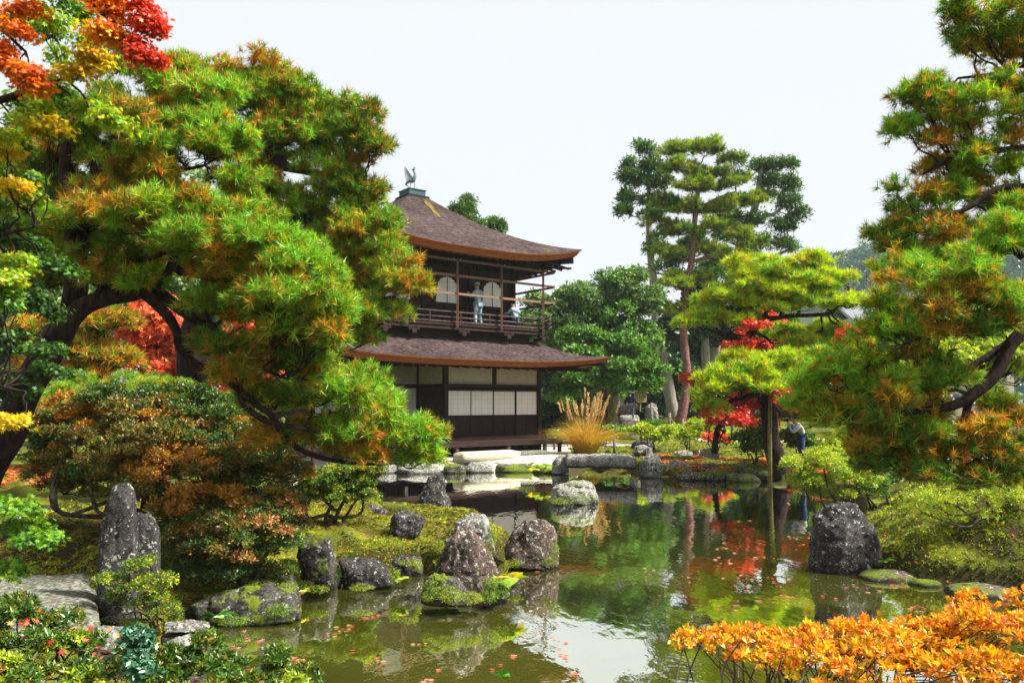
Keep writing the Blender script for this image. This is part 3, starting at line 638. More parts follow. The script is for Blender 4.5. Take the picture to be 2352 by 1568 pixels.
# moss streak growing down the upper roof from the cap
def on_roof(x, y, hx, ze, zt, ix, cx, cy, prof):
    r = max(abs(x - cx), abs(y - cy)); t = (hx - r) / (hx - ix); return ze + (zt - ze) * prof(t)
b = LB(); P = []
for i in range(17):
    t = i / 16; yy = 2.55 - t * 1.15; xx = .62 - t * .02; wd = .15 * math.sin(math.pi * (t * .85 + .12)) * (1 + .35 * math.sin(9 * t))
    z = on_roof(xx, yy, 4.92, 7.98, 10.85, .55, .45, 3.3, lambda t: .60 * t + .40 * t ** 1.9) + .012
    P += [(xx - wd, yy, z), (xx + wd, yy, z)]
b.add(P, [(2 * i, 2 * i + 2, 2 * i + 3, 2 * i + 1) for i in range(16)], True)
b.build('moss_streak', two_tone('yellow roof moss', (.07, .05, .03), (.19, .145, .03), 7, (1, 1, 1), .95, .05, .3, .01), up_roof)

# --- lower walls
FZ, TZ = 1.12, 3.72
def posts(xs, y, z0, z1, w=.16, parent=pav, name='post', mat=WOOD_DARK):
    for x in xs: b = LB(); b.span((x - w / 2, y - w / 2, z0), (x + w / 2, y + w / 2, z1)); b.build(name, mat, parent)
posts([0.0, 4.5], 0, GZ, TZ + .2, .17); posts([2.25], .0, 3.0, TZ + .2, .15); posts([-4.4, -2.2], 1.95, GZ, TZ + .2, .16); posts([0.0], 1.95, GZ, TZ + .2, .16)
posts([4.5, 4.5], 3.3, GZ, TZ + .2); posts([4.5, 0.0, -4.4], 6.6, GZ, TZ + .2); posts([-4.4], 4.2, GZ, TZ + .2)
def wallx(x0, x1, y, z0, z1, mat, name, th=.05): b = LB(); b.span((x0, y - th / 2, z0), (x1, y + th / 2, z1)); return b.build(name, mat)
def wally(y0, y1, x, z0, z1, mat, name, th=.05): b = LB(); b.span((x - th / 2, y0, z0), (x + th / 2, y1, z1)); return b.build(name, mat)
# front block
for x0, x1 in ((.085, 2.165), (2.335, 4.415)): wallx(x0, x1, .02, 3.12, TZ + .15, PLASTER, 'plaster_panel')
b = LB(); b.span((.085, -.095, 2.98), (4.415, .095, 3.12)); b.span((.085, -.09, 2.86), (4.415, .06, 2.93)); b.build('lintel', WOOD_DARK)
b = LB(); b.span((-.1, -.10, TZ + .1), (4.62, .10, TZ + .24)); b.build('head_beam', WOOD_DARK)
w4 = (4.415 - .085) / 4
for k in range(4):
    x0 = .085 + k * w4; dy = .0 if k in (0, 3) else .045
    s = LB(); s.span((x0 + .02, dy, 1.94), (x0 + w4 - .02, dy + .02, 2.86)); so = s.build('shoji_screen', SHOJI)
    f = LB(); f.span((x0, dy - .02, 1.13), (x0 + .022, dy + .035, 2.86)); f.span((x0 + w4 - .022, dy - .02, 1.13), (x0 + w4, dy + .035, 2.86)); f.span((x0 + .022, dy - .02, 1.90), (x0 + w4 - .022, dy + .035, 1.94))
    f.build('frame', WOOD_DARK, so)
    p = LB(); p.span((x0 + .022, dy + .005, 1.13), (x0 + w4 - .022, dy + .03, 1.90))
    for zz in (1.20, 1.42, 1.66, 1.86): p.span((x0 + .022, dy - .018, zz), (x0 + w4 - .022, dy + .004, zz + .022))
    p.span((x0 + w4 / 2 - .008, dy - .012, 1.15), (x0 + w4 / 2 + .008, dy + .003, 1.88)); p.build('board_panel', WOOD_DARK, so)
# return wall with sliding door, and recess
wally(.085, 1.87, 0, 3.12, TZ + .15, PLASTER, 'plaster_panel'); b = LB(); b.span((-.07, .085, 2.98), (.07, 1.87, 3.12)); b.build('lintel', WOOD_DARK)
b = LB(); b.span((-.03, .085, 1.12), (.03, 1.87, 2.98)); 
for k in range(1, 6): b.span((-.038, .085 + k * .297, 1.14), (-.03, .093 + k * .297, 2.96))
b.build('sliding_door', wood('brown door boards', (.025, .009, .006), (.075, .026, .016), 5, (5, 5, .5)))
for x0, x1 in ((-4.32, -2.28), (-2.12, -.08)):
    wallx(x0, x1, 1.97, 3.12, TZ + .15, PLASTER, 'plaster_panel')
    w2 = (x1 - x0) / 2
    for k in range(2):
        s = LB(); s.span((x0 + k * w2 + .02, 1.95, 1.9), (x0 + (k + 1) * w2 - .02, 1.97, 2.98)); so = s.build('shoji_screen', SHOJI)
        f = LB(); f.span((x0 + k * w2, 1.93, 1.13), (x0 + k * w2 + .02, 1.985, 2.98)); f.span((x0 + (k + 1) * w2 - .02, 1.93, 1.13), (x0 + (k + 1) * w2, 1.985, 2.98)); f.span((x0 + k * w2 + .019, 1.935, 1.885), (x0 + (k + 1) * w2 - .019, 1.98, 1.915)); f.build('frame', WOOD_DARK, so)
        f = LB(); f.span((x0 + k * w2 + .02, 1.94, 1.13), (x0 + (k + 1) * w2 - .02, 1.975, 1.9)); f.build('board_panel', WOOD_DARK, so)
b = LB(); b.span((-4.32, 1.89, 2.98), (-.08, 2.02, 3.12)); b.build('lintel', WOOD_DARK)
b = LB(); b.span((-4.5, 1.86, TZ + .1), (-.08, 2.04, TZ + .24)); b.build('head_beam', WOOD_DARK)
# unseen sides, closed so the rooms are dark
b = LB(); b.span((4.46, .085, 1.12), (4.52, 6.5, TZ + .15)); b.span((-4.43, 2.03, 1.12), (-4.37, 6.5, TZ + .15)); b.span((-4.35, 6.56, 1.12), (4.43, 6.62, TZ + .15)); b.build('back_wall', WOOD_DARK)
b = LB(); b.span((-4.36, 2.04, 1.02), (4.42, 6.5, 1.10)); b.span((.04, .06, 1.02), (4.42, 2.03, 1.10)); b.span((-4.4, -.06, 1.0), (-.09, 1.88, 1.10)); b.build('floor', WOOD_BEAM)
b = LB(); b.span((-.1, -.07, .98), (4.6, .07, 1.11)); b.build('sill', WOOD_BEAM)
# veranda bench in front, with its posts and base stones
b = LB()
for k in range(5): b.span((-4.6, -.98 + k * .18, .93), (4.95, -.98 + k * .18 + .174, .98))
b.span((-4.6, -1.02, .80), (4.95, -.92, .925)); b.span((4.85, -.9, .82), (4.95, -.1, .925)); ver = b.build('veranda', WOOD_BEAM)
for x in (-4.3, -2.2, -.1, 2.25, 4.05, 4.82): b = LB(); b.span((x - .06, -.98, GZ - .03), (x + .06, -.86, .80)); b.build('leg', WOOD_GREY, ver)
b = LB()
for k in range(60): b.span((-4.5 + k * .15, -.02, .5), (-4.5 + k * .15 + .06, .0, .97))
b.span((-4.5, .02, .45), (4.55, .06, .99)); b.build('lattice_skirt', WOOD_DARK)
# rafters under the lower eave (front and left), soffit boards
def rafters(n, x0, x1, y_in, y_out, zi, zo, par, w=.07, h=.09, ax='x'):
    proto = None
    for k in range(n):
        q = x0 + (x1 - x0) * k / (n - 1)
        if proto is None:
            b = LB(); a_, b_ = ((0, y_in, zi), (0, y_out, zo)) if ax == 'x' else ((y_in, 0, zi), (y_out, 0, zo)); b.beam(a_, b_, w, h); proto = o = b.build('rafter', WOOD_DARK, par)
        else: o = proto.copy(); COL.objects.link(o); o.parent = par
        o.location = (q, 0, 0) if ax == 'x' else (0, q, 0)
rafters(26, -5.6, 5.7, .1, -1.80, 3.93, 3.66, low_roof); rafters(10, -.9, 4.6, 4.6, 6.3, 4.0, 3.72, low_roof, ax='y')
def soffit(ring, cx, cy, fx, fy, dz_out, z_in, name, par):
    n = len(ring); vs = [(cx + (p[0] - cx) * .955, cy + (p[1] - cy) * .955, p[2] + dz_out) for p in ring] + [(cx + (p[0] - cx) * fx, cy + (p[1] - cy) * fy, z_in) for p in ring]
    b = LB(); b.add(vs, [(j, (j + 1) % n, (j + 1) % n + n, j + n) for j in range(n)]); b.build(name, WOOD_DARK, par)
soffit(low_ring, LE_X, LE_Y, .70, .66, -.17, 4.02, 'soffit', low_roof)
soffit(up_ring, .45, 3.3, .62, .62, -.22, 8.15, 'soffit', up_roof)
rafters(30, -4.2, 5.1, .1, -1.35, 8.02, 7.80, up_roof, .06, .08); rafters(12, -1.2, 3.2, 3.6, 5.1, 8.02, 7.80, up_roof, .06, .08, 'y')
b = LB(); b.beam((3.6, .1, 8.0), (5.15, -1.45, 8.1), .16, .2); b.build('hip_rafter', WOOD_DARK, up_roof)
b = LB(); b.beam((4.2, .2, 4.0), (6.3, -1.85, 4.0), .16, .2); b.build('hip_rafter', WOOD_DARK, low_roof)
# --- base of the upper storey, balcony, brackets
UX0, UX1, UY0, UY1 = -2.95, 3.42, .2, 6.4
b = LB(); b.span((UX0 - .42, UY0 - .42, 4.70), (UX1 + .42, UY1 + .42, 5.0)); b.span((UX0 - .36, UY0 - .36, 5.0), (UX1 + .36, UY1 + .36, 5.1)); b.build('storey_base', WOOD_BEAM)
BZ = 5.30; BO = .9
b = LB(); b.span((UX0 - BO, UY0 - BO, BZ - .06), (UX1 + BO, UY1 + BO, BZ)); b.span((UX0 - BO + .06, UY0 - BO + .05, BZ - .2), (UX1 + BO - .06, UY1 + BO - .05, BZ - .065)); bal = b.build('balcony_floor', WOOD_BEAM)
for i, x in enumerate((-2.9, -1.75, .4, 2.5, 4.25)):
    b = LB(); y = UY0 - BO + .12
    b.span((x - .09, y - .08, BZ - .42), (x + .09, y + .5, BZ - .3)); b.span((x - .24, y - .06, BZ - .30), (x + .24, y + .06, BZ - .24)); b.span((x - .22, y - .07, BZ - .24), (x - .1, y + .07, BZ - .2)); b.span((x + .1, y - .07, BZ - .24), (x + .22, y + .07, BZ - .2)); b.span((x - .05, y - .065, BZ - .24), (x + .05, y + .065, BZ - .2))
    b.build('bracket', WOOD_DARK, bal)
# balustrade
def rail(z, r, ext, nm):
    b = LB(); e = BO - .08
    for a_, b_ in (((UX0 - e - ext, UY0 - e, z), (UX1 + e, UY0 - e, z)), ((UX1 + e, UY0 - e, z), (UX1 + e, UY1 + e, z)), ((UX0 - e, UY0 - e - .0, z), (UX0 - e, UY1 + e, z))):
        b.tube([a_, b_], r, 8)
    b.tube([(UX1 + e, UY0 - e, z), (UX1 + e + .25, UY0 - e, z + .02), (UX1 + e + .45, UY0 - e, z + .09)], [r, r, r * .8], 8); b.tube([(UX1 + e, UY0 - e, z), (UX1 + e, UY0 - e - .3, z + .02), (UX1 + e, UY0 - e - .45, z + .09)], [r, r, r * .8], 8)
    b.build(nm, WOOD_GREY, bal)
rail(BZ + .44, .032, 0, 'handrail'); rail(BZ + .24, .028, 0, 'middle_rail'); rail(BZ + .07, .035, 0, 'bottom_rail')
for k in range(7):
    x = UX0 - BO + .08 + k * (UX1 - UX0 + 2 * BO - .16) / 6; b = LB(); b.span((x - .035, UY0 - BO + .05, BZ), (x + .035, UY0 - BO + .11, BZ + .43)); b.build('baluster', WOOD_DARK, bal)
for k in range(1, 6):
    y = UY0 - BO + .08 + k * (UY1 - UY0 + 2 * BO - .16) / 6; b = LB(); b.span((UX1 + BO - .11, y - .035, BZ), (UX1 + BO - .05, y + .035, BZ + .43)); b.build('baluster', WOOD_DARK, bal)
# --- upper walls of boards
b = LB(); nb = 21; bw = (UX1 - UX0) / nb
for k in range(nb):
    x0 = UX0 + k * bw; b.span((x0 + .006, UY0 + .02 + .004 * (k % 2), BZ), (x0 + bw - .006, UY0 + .06, 7.6))
b.span((UX0, UY0 + .062, BZ), (UX1, UY0 + .1, 7.6)); b.span((UX1 - .08, UY0 + .1, BZ), (UX1, UY1, 7.6)); b.span((UX0, UY0 + .1, BZ), (UX0 + .08, UY1, 7.6)); b.span((UX0 + .08, UY1 - .08, BZ), (UX1 - .08, UY1, 7.6)); uw = b.build('upper_wall', WOOD_DARK)
b = LB(); b.span((UX0 + .1, UY0 + .12, 7.62), (UX1 - .1, UY1 - .1, 7.7)); b.build('ceiling', WOOD_DARK)
xs = [UX0 + .07, -.9, 1.235, UX1 - .07]
posts(xs, UY0, BZ, 7.95, .15)
b = LB()
for z0, z1 in ((BZ + .01, BZ + .12), (6.05, 6.15), (7.42, 7.56), (7.80, 7.96)): b.span((UX0 - .02, UY0 - .05, z0), (UX1 + .02, UY0 + .015, z1))
b.build('wall_rail', WOOD_BEAM)
b = LB()                                                     # carved frieze of little blocks below the rafters
for k in range(40): x = UX0 + .1 + k * (UX1 - UX0 - .2) / 39; b.span((x - .04, UY0 - .04, 7.6), (x + .04, UY0 + .02, 7.75))
b.build('frieze', WOOD_DARK)
# bell shaped windows
def bell(w0, w1, h, n=9):
    P = [(-w0 / 2, 0), (-w0 * .47, h * .25), (-w1 / 2, h * .62)]
    c = [(-.5, .66), (-.47, .76), (-.40, .80), (-.36, .88), (-.27, .905), (-.20, .965), (-.10, .965), (0, 1.0)]
    P += [(x * w1, y * h) for x, y in c]; Q = [(-x, y) for x, y in reversed(P[:-1])]; return P + Q
BELL_FRAME = wood('window frame lacquer', (.02, .008, .006), (.06, .022, .014), 5)
for xc in (-1.96, .17, 2.30):
    inner = bell(1.04, .88, 1.0); outer = bell(1.24, 1.14, 1.15); z0 = 6.19
    b = LB(); b.prism(inner, lambda x, y, t: (xc + x, UY0 + (.012 if t else -.008), z0 + y)); win = b.build('window_pane', SHOJI)
    f = LB(); n = len(inner)
    vs = [(xc + x, UY0 - .035, z0 + y) for x, y in inner] + [(xc + x, UY0 - .035, z0 - .05 + y) for x, y in outer] + [(xc + x, UY0 + .01, z0 + y) for x, y in inner] + [(xc + x, UY0 + .018, z0 - .05 + y) for x, y in outer]
    for i in range(n):
        j = (i + 1) % n; f.add([vs[i], vs[j], vs[n + j], vs[n + i], vs[2 * n + i], vs[2 * n + j], vs[3 * n + j], vs[3 * n + i]], [(0, 1, 2, 3), (0, 4, 5, 1), (3, 2, 6, 7)])
    f.span((xc - .009, UY0 - .03, z0), (xc + .009, UY0 - .009, z0 + .97)); f.build('window_frame', BELL_FRAME, win)

# --- bronze phoenix on the cap
c0 = LW(.45, 3.3, 11.19); BRONZE = two_tone('blue green bronze', (.03, .055, .065), (.16, .23, .25), 12, (1, 1, 1), .45, .5, .3, .01)
ph = thing('phoenix_statue', 'blue green bronze phoenix with raised wings on top of the roof cap', 'statue', c0)
def P3(x, z, y=0): return (c0[0] + x, c0[1] + y, c0[2] + z)
b = MB(); b.tube([P3(-.12, .42), P3(-.06, .40), P3(.02, .46), P3(.07, .56), P3(.10, .66), P3(.09, .76), P3(.06, .84), P3(.05, .90)], [.03, .07, .10, .09, .06, .045, .04, .03], 10); b.tube([P3(.04, .86), P3(.05, .92), P3(.04, .98)], [.045, .06, .02], 8)
b.tube([P3(.0, .90), P3(-.06, .87)], [.025, .004], 6); b.tube([P3(.05, .96), P3(.1, 1.0), P3(.13, .94)], [.02, .025, .004], 5); b.build('body', BRONZE, ph)
for sgn in (-1, 1):
    b = MB()
    for k in range(9):
        t = k / 8; a = (-.02 - .02 * t, .60 - .15 * t); e = (-.20 - .09 * (1 - t) - .04 * math.sin(t * 3), .98 - .62 * t)
        b.beam(P3(a[0], a[1], sgn * .05), P3(e[0] - .02, e[1], sgn * (.16 + .05 * (1 - t))), .05, .012)
    b.build('wing', BRONZE, ph)
b = MB()
for k in range(6): b.tube([P3(-.10, .45), P3(-.22 - .02 * k, .42 - .03 * k), P3(-.26 + .03 * k, .26 - .02 * k)], [.025, .02, .008], 5)
b.build('tail', BRONZE, ph)
for sgn in (-1, 1): b = MB(); b.tube([P3(sgn * .07, .42, sgn * .03), P3(sgn * .08, .22, sgn * .03), P3(sgn * .09, 0, sgn * .03)], [.03, .014, .012], 6); b.tube([P3(sgn * .09 - .05, .01, sgn * .03), P3(sgn * .09 + .05, .01, sgn * .03)], .012, 5); b.build('leg', BRONZE, ph)

# --- scaffold lashed to the balcony
sc_o = LW(UX0 - BO, UY0 - BO - .12, BZ - .1)
scf = thing('scaffold', 'wooden pole scaffold of uprights and long rails lashed around the upper balcony', 'scaffold', sc_o)
SYF = UY0 - BO - .10; SXR = UX1 + BO + .02
POLE_X = [-2.55, -.47 + .0, 1.9, 4.28]
def wbeam(b, p, q, w_, h_): b.beam(LW(*p), LW(*q), w_, h_)
for x in (-2.15, -.02, 2.02, 4.10): b = MB(); wbeam(b, (x, SYF, BZ - .15), (x, SYF, 7.72), .085, .085); b.build('upright', WOOD_POLE, scf)
for y in (2.5, 5.4): b = MB(); wbeam(b, (SXR, y, BZ - .1), (SXR, y, 7.75), .07, .07); b.build('upright', WOOD_POLE, scf)
for z in (6.41, 7.08, 7.66): b = MB(); wbeam(b, (-3.6, SYF + .06, z), (4.75, SYF + .06, z), .05, .085); b.build('rail', WOOD_RAIL, scf)
for z in (6.31, 6.98, 7.56): b = MB(); wbeam(b, (SXR, SYF - .35, z), (SXR, 7.0, z), .05, .08); b.build('rail', WOOD_POLE, scf)
METAL = two_tone('dull metal', (.3, .3, .3), (.5, .5, .5), 5, rough=.4)
for x in (-.02, 2.02, 4.10):
    b = MB()
    for sgn in (-1, 1): b.tube([LW(x + sgn * .05, SYF, 7.66), LW(x + sgn * .15, SYF, 7.66), LW(x + sgn * .17, SYF, 7.74)], .012, 5)
    b.build('clamp', METAL, scf)
# stone step in front of the veranda, base stones
b = MB(); q = [LW(-.6, -2.02, 0), LW(1.95, -2.02, 0), LW(1.95, -1.45, 0), LW(-.6, -1.45, 0)]
slab('stone_step', 'long cream stone step in front of the veranda', [p[:2] for p in q], .68, .36, STONE_CREAM, 'stone step', 10, .006)
q = [LW(2.15, -1.6, 0), LW(3.7, -1.6, 0), LW(3.7, -1.15, 0), LW(2.15, -1.15, 0)]
slab('stone_step', 'small low grey stone step right of the long cream one', [p[:2] for p in q], .60, .2, SLABM, 'stone step', 10, .006)
# ------------------------------------------------------------------ palettes: (colours at the needle base, weights, colours at the tip, weights)
GR = (.08, .19, .012); GB = (.19, .38, .02); GY = (.38, .48, .018); GD = (.018, .055, .010); OR = (.52, .19, .018); OY = (.60, .38, .025); BR = (.17, .075, .018); RD = (.50, .035, .015); RO = (.60, .13, .015); YE = (.62, .42, .02)
PAL = {
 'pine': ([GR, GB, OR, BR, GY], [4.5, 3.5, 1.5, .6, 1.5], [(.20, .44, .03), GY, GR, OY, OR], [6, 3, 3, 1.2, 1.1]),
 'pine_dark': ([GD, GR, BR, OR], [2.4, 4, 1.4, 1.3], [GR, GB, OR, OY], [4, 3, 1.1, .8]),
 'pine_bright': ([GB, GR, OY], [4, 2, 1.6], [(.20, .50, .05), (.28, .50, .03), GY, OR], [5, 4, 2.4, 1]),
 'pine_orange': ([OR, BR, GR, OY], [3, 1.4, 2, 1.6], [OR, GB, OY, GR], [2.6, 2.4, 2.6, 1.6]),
 'yellow_pine': ([GY, (.42, .48, .02), OY], [4, 3, .9], [(.52, .66, .02), (.40, .56, .02), (.20, .42, .02), OY], [4, 3, 1.8, .8]),
 'tall_pine': ([GR, GY, (.20, .20, .03)], [3, 3, 2], [(.22, .30, .03), GB, (.32, .30, .03)], [4, 2, 2]),
 'cypress': ([GD, GR], [4, 1.6], [(.045, .13, .014), GR, (.26, .20, .02), (.10, .24, .02)], [4, 3, .6, 1]),
 'evergreen': ([(.04, .10, .025), (.06, .15, .04)], [2, 3], [(.22, .34, .09), (.13, .24, .05), (.40, .50, .16)], [3, 3, 2.4]),
 'laurel': ([(.05, .15, .012), GD], [3, 1], [(.17, .38, .035), (.10, .26, .02), (.30, .46, .06)], [3, 2, 1.4]),
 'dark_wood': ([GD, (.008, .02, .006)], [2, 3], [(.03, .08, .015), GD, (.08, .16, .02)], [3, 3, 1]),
 'lime': ([(.18, .27, .02), GY], [2, 2], [(.38, .46, .03), GY, YE, GB], [3, 3, 1.2, 1.4]),
 'red': ([RD, (.42, .02, .012)], [4, 2], [(.72, .07, .04), RD, RO], [4, 3, 1]),
 'red_orange': ([RD, RO, (.5, .06, .02)], [3, 2, 1], [(.74, .20, .03), (.62, .06, .03), (.74, .26, .12)], [3, 2.4, 2]),
 'orange': ([RO, RD, OY], [5, 1.0, 1], [(.84, .24, .012), (.74, .14, .012), YE], [5, 3, .8]),
 'yellow': ([YE, OY, GY], [4, 1.6, 1.6], [(.82, .58, .02), YE, (.74, .30, .015), GY], [4, 3, 1, .7]),
 'maple_green': ([GR, GD, GB], [3, 2, 2], [(.12, .30, .02), GR, GY], [4, 2.4, 2]),
 'maple_lime': ([GY, GB], [3, 2], [(.30, .46, .02), (.14, .34, .02), (.62, .56, .03), YE], [3, 2.4, 1.6, .8]),
 'maple_dark': ([GD, GR], [4, 2], [GR, GD, (.06, .16, .03)], [3.4, 2.6, 1.4]),
 'azalea': ([(.09, .04, .012), (.045, .09, .01), (.26, .10, .012), GD], [1.4, 3, 1.5, 2.4], [(.20, .16, .015), (.36, .15, .014), (.05, .12, .01), (.42, .26, .02), (.11, .22, .015)], [3, 1.8, 3, 2, 1.2]),
 'azalea_green': ([GD, (.04, .09, .01)], [2, 3], [(.05, .12, .01), (.11, .17, .015), (.34, .22, .02), GD], [3, 2.4, .7, 1]),
 'azalea_orange': ([(.36, .13, .014), (.4, .24, .02), (.1, .05, .012)], [4, 2, .8], [(.58, .24, .015), (.42, .16, .015), (.5, .32, .02), (.06, .13, .01)], [4, 3, 2.4, 1]),
 'azalea_pink': ([(.3, .11, .014), (.05, .11, .01), (.4, .12, .06)], [2, 3, 1.4], [(.66, .22, .11), (.5, .24, .04), (.11, .22, .015), (.24, .30, .015)], [2.4, 2.2, 1.8, 1]),
 'hedge_light': ([GB, OY, GR], [3, 1, 2], [GY, (.14, .38, .05), OY], [3, 3, 1.2]),
 'shrub': ([GD, GR], [2, 3], [GR, (.20, .26, .03), OY], [3, 2.6, 1.5]),
 'bush_fg': ([(.05, .10, .012), (.09, .17, .015), GD], [3, 2, 2], [(.09, .19, .02), (.22, .29, .025), (.5, .4, .03), OR, (.05, .12, .012)], [4, 2.2, .6, 1, 3]),
 'hill': ([(.02, .07, .05)], [1], [(.05, .13, .09), (.03, .10, .08), (.10, .17, .10)], [3, 2, 1]),  # blue of the distance haze is mixed into these leaf colours
 'camellia': ([(.03, .12, .05), (.02, .07, .03)], [2, 1], [(.06, .20, .10), (.04, .13, .06)], [1, 1]),
 'bush_fire': ([RO, YE, (.36, .07, .012)], [3, 4, 1.3], [(.88, .46, .012), (.84, .26, .01), YE, (.42, .38, .02), (.86, .30, .14)], [5, 2.8, 3, .9, 1.2]),
}
def cl(lst, Y, key='pine', ry=1.0, rzf=1.0):
    """(x, y, rx, ry[, distance[, palette]]) in picture units -> clumps"""
    o = []
    for t in lst:
        x, y, rx, rz = t[:4]; rz *= rzf; d = t[4] if len(t) > 4 else Y; k = t[5] if len(t) > 5 else key
        o.append((W(x, y, d), (M(rx, d), M(rx, d) * ry * .8, M(rz, d)), k))
    return o
def path(lst, Y):
    return ([W(p[0], p[1], p[3] if len(p) > 3 else Y) for p in lst], [M(p[2], p[3] if len(p) > 3 else Y) for p in lst])
BARK_PINE = two_tone('dark pine bark', (.007, .004, .004), (.055, .031, .026), 9, (2, 2, .7), .95, .15, 1.0, .03, .38, .66, 8)
BARK_RED = two_tone('red pine bark', (.05, .022, .018), (.30, .15, .125), 10, (2, 2, .9), .9, .15, .7, .02, .35, .65, 8)
BARK_GREY = two_tone('grey cypress bark', (.10, .085, .075), (.36, .33, .28), 7, (5, 5, .3), .9, .15, .7, .02)
BARK_TWIG = two_tone('shrub stems', (.03, .022, .016), (.14, .11, .085), 12, (1, 1, 1), .9, .1, .4, .005)

# --- near pine on the left: leaning trunk, snaking limbs, layered pads of needles
gz = .3
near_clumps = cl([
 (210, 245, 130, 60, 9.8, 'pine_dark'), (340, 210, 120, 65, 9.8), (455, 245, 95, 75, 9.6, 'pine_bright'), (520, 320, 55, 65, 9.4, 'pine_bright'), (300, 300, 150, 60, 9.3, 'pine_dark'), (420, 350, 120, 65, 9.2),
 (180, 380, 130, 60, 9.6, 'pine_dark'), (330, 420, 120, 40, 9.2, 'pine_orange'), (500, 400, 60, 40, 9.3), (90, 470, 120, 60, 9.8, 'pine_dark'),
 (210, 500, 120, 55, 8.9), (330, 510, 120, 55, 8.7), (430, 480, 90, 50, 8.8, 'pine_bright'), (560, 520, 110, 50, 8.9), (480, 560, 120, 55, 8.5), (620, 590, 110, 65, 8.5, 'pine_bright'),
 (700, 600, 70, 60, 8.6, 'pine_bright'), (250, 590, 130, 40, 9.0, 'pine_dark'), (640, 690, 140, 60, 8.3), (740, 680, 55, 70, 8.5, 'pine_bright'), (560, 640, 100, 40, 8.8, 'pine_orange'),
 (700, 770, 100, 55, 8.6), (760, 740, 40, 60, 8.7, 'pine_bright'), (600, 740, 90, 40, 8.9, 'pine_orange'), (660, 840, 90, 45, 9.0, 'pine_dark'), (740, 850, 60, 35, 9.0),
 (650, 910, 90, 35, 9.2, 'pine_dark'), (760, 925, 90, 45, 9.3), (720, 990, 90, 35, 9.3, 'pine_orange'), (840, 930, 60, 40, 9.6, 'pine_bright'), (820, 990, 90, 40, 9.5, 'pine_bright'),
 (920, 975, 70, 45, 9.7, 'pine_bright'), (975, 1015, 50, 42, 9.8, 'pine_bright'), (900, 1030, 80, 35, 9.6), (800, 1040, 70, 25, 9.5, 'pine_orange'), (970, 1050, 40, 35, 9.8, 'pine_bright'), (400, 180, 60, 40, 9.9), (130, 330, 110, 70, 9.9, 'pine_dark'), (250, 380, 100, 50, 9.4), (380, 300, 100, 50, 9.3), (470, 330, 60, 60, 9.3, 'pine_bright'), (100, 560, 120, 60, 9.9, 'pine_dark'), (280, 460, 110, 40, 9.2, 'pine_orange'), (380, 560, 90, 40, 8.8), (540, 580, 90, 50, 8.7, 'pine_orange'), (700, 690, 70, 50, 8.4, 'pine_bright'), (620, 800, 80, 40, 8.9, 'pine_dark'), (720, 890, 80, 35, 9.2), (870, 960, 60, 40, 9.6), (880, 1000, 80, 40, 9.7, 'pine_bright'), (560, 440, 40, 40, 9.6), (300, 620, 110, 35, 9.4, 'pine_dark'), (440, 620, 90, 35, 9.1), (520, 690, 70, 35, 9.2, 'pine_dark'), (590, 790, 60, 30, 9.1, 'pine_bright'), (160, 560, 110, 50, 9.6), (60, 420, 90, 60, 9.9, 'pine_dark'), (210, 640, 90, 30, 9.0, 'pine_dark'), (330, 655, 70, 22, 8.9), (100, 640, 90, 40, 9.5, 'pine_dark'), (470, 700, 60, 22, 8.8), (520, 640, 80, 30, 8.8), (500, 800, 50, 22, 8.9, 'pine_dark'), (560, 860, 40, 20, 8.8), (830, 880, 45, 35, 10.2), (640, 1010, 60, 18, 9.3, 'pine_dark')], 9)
tr = [path([(-60, 1130, 40.7), (10, 1010, 37.0), (70, 880, 32.6), (120, 790, 31.1), (160, 720, 28.1), (175, 640, 25.2), (170, 540, 20.7), (150, 430, 16.3), (150, 330, 11.8)], 9.2),
      path([(130, 780, 25.2), (180, 715, 22.2), (240, 685, 19.2), (300, 675, 16.3), (350, 665, 14.1), (400, 700, 12.6), (450, 735, 9.6), (500, 750, 6.7)], 9.0),
      path([(330, 672, 12.6), (380, 720, 11.1), (405, 760, 10.4), (412, 800, 9.6), (450, 835, 9.2), (510, 865, 8.9), (555, 900, 8.5), (590, 930, 8.1), (625, 955, 7.4), (660, 1010, 7.6, 9.2), (720, 1045, 6.7, 9.4), (790, 1060, 5.0, 9.5), (860, 1066, 3.4, 9.6)], 8.9),
      path([(550, 890, 7.4), (560, 930, 7.6), (600, 960, 7.6), (640, 975, 6.7), (700, 985, 5.0, 9.1), (800, 1005, 3.4, 9.4), (900, 1010, 2.5, 9.6)], 8.9),
      path([(365, 670, 11.1), (390, 615, 9.6), (410, 575, 8.1), (445, 545, 7.6), (500, 540, 5.9), (560, 500, 4.2)], 8.9),
      path([(395, 612, 7.4), (430, 625, 6.7), (490, 642, 5.9), (550, 640, 4.2), (620, 620, 3.4)], 8.8),
      path([(220, 690, 14.8), (270, 620, 11.1), (300, 600, 9.6), (350, 590, 7.6), (420, 560, 5.0)], 9.1),
      path([(172, 590, 17.8), (215, 440, 11.8), (220, 340, 9.6), (230, 380, 8.9), (280, 430, 8.1), (330, 440, 7.6), (390, 400, 5.9), (470, 380, 3.4)], 9.3),
      path([(480, 740, 7.4), (520, 790, 5.9), (560, 830, 5.0), (610, 850, 3.4), (660, 870, 2.5)], 8.9)]
tree('pine_tree', 'big old pine leaning in from the left edge with snaking limbs and spiky needles', 'pine tree', tr[0][0][0] - np.array([0, 0, .3]), tr, near_clumps, T_PINE, BARK_PINE, NEEDLE_MAT, .108, 44, PAL, limb_r=.020, sub_r=.21, flat=.85, low=-.4, up=.45, twn=2, vf=2.5, shell=.0, bshell=.35, alt='pine_orange', altp=.15)

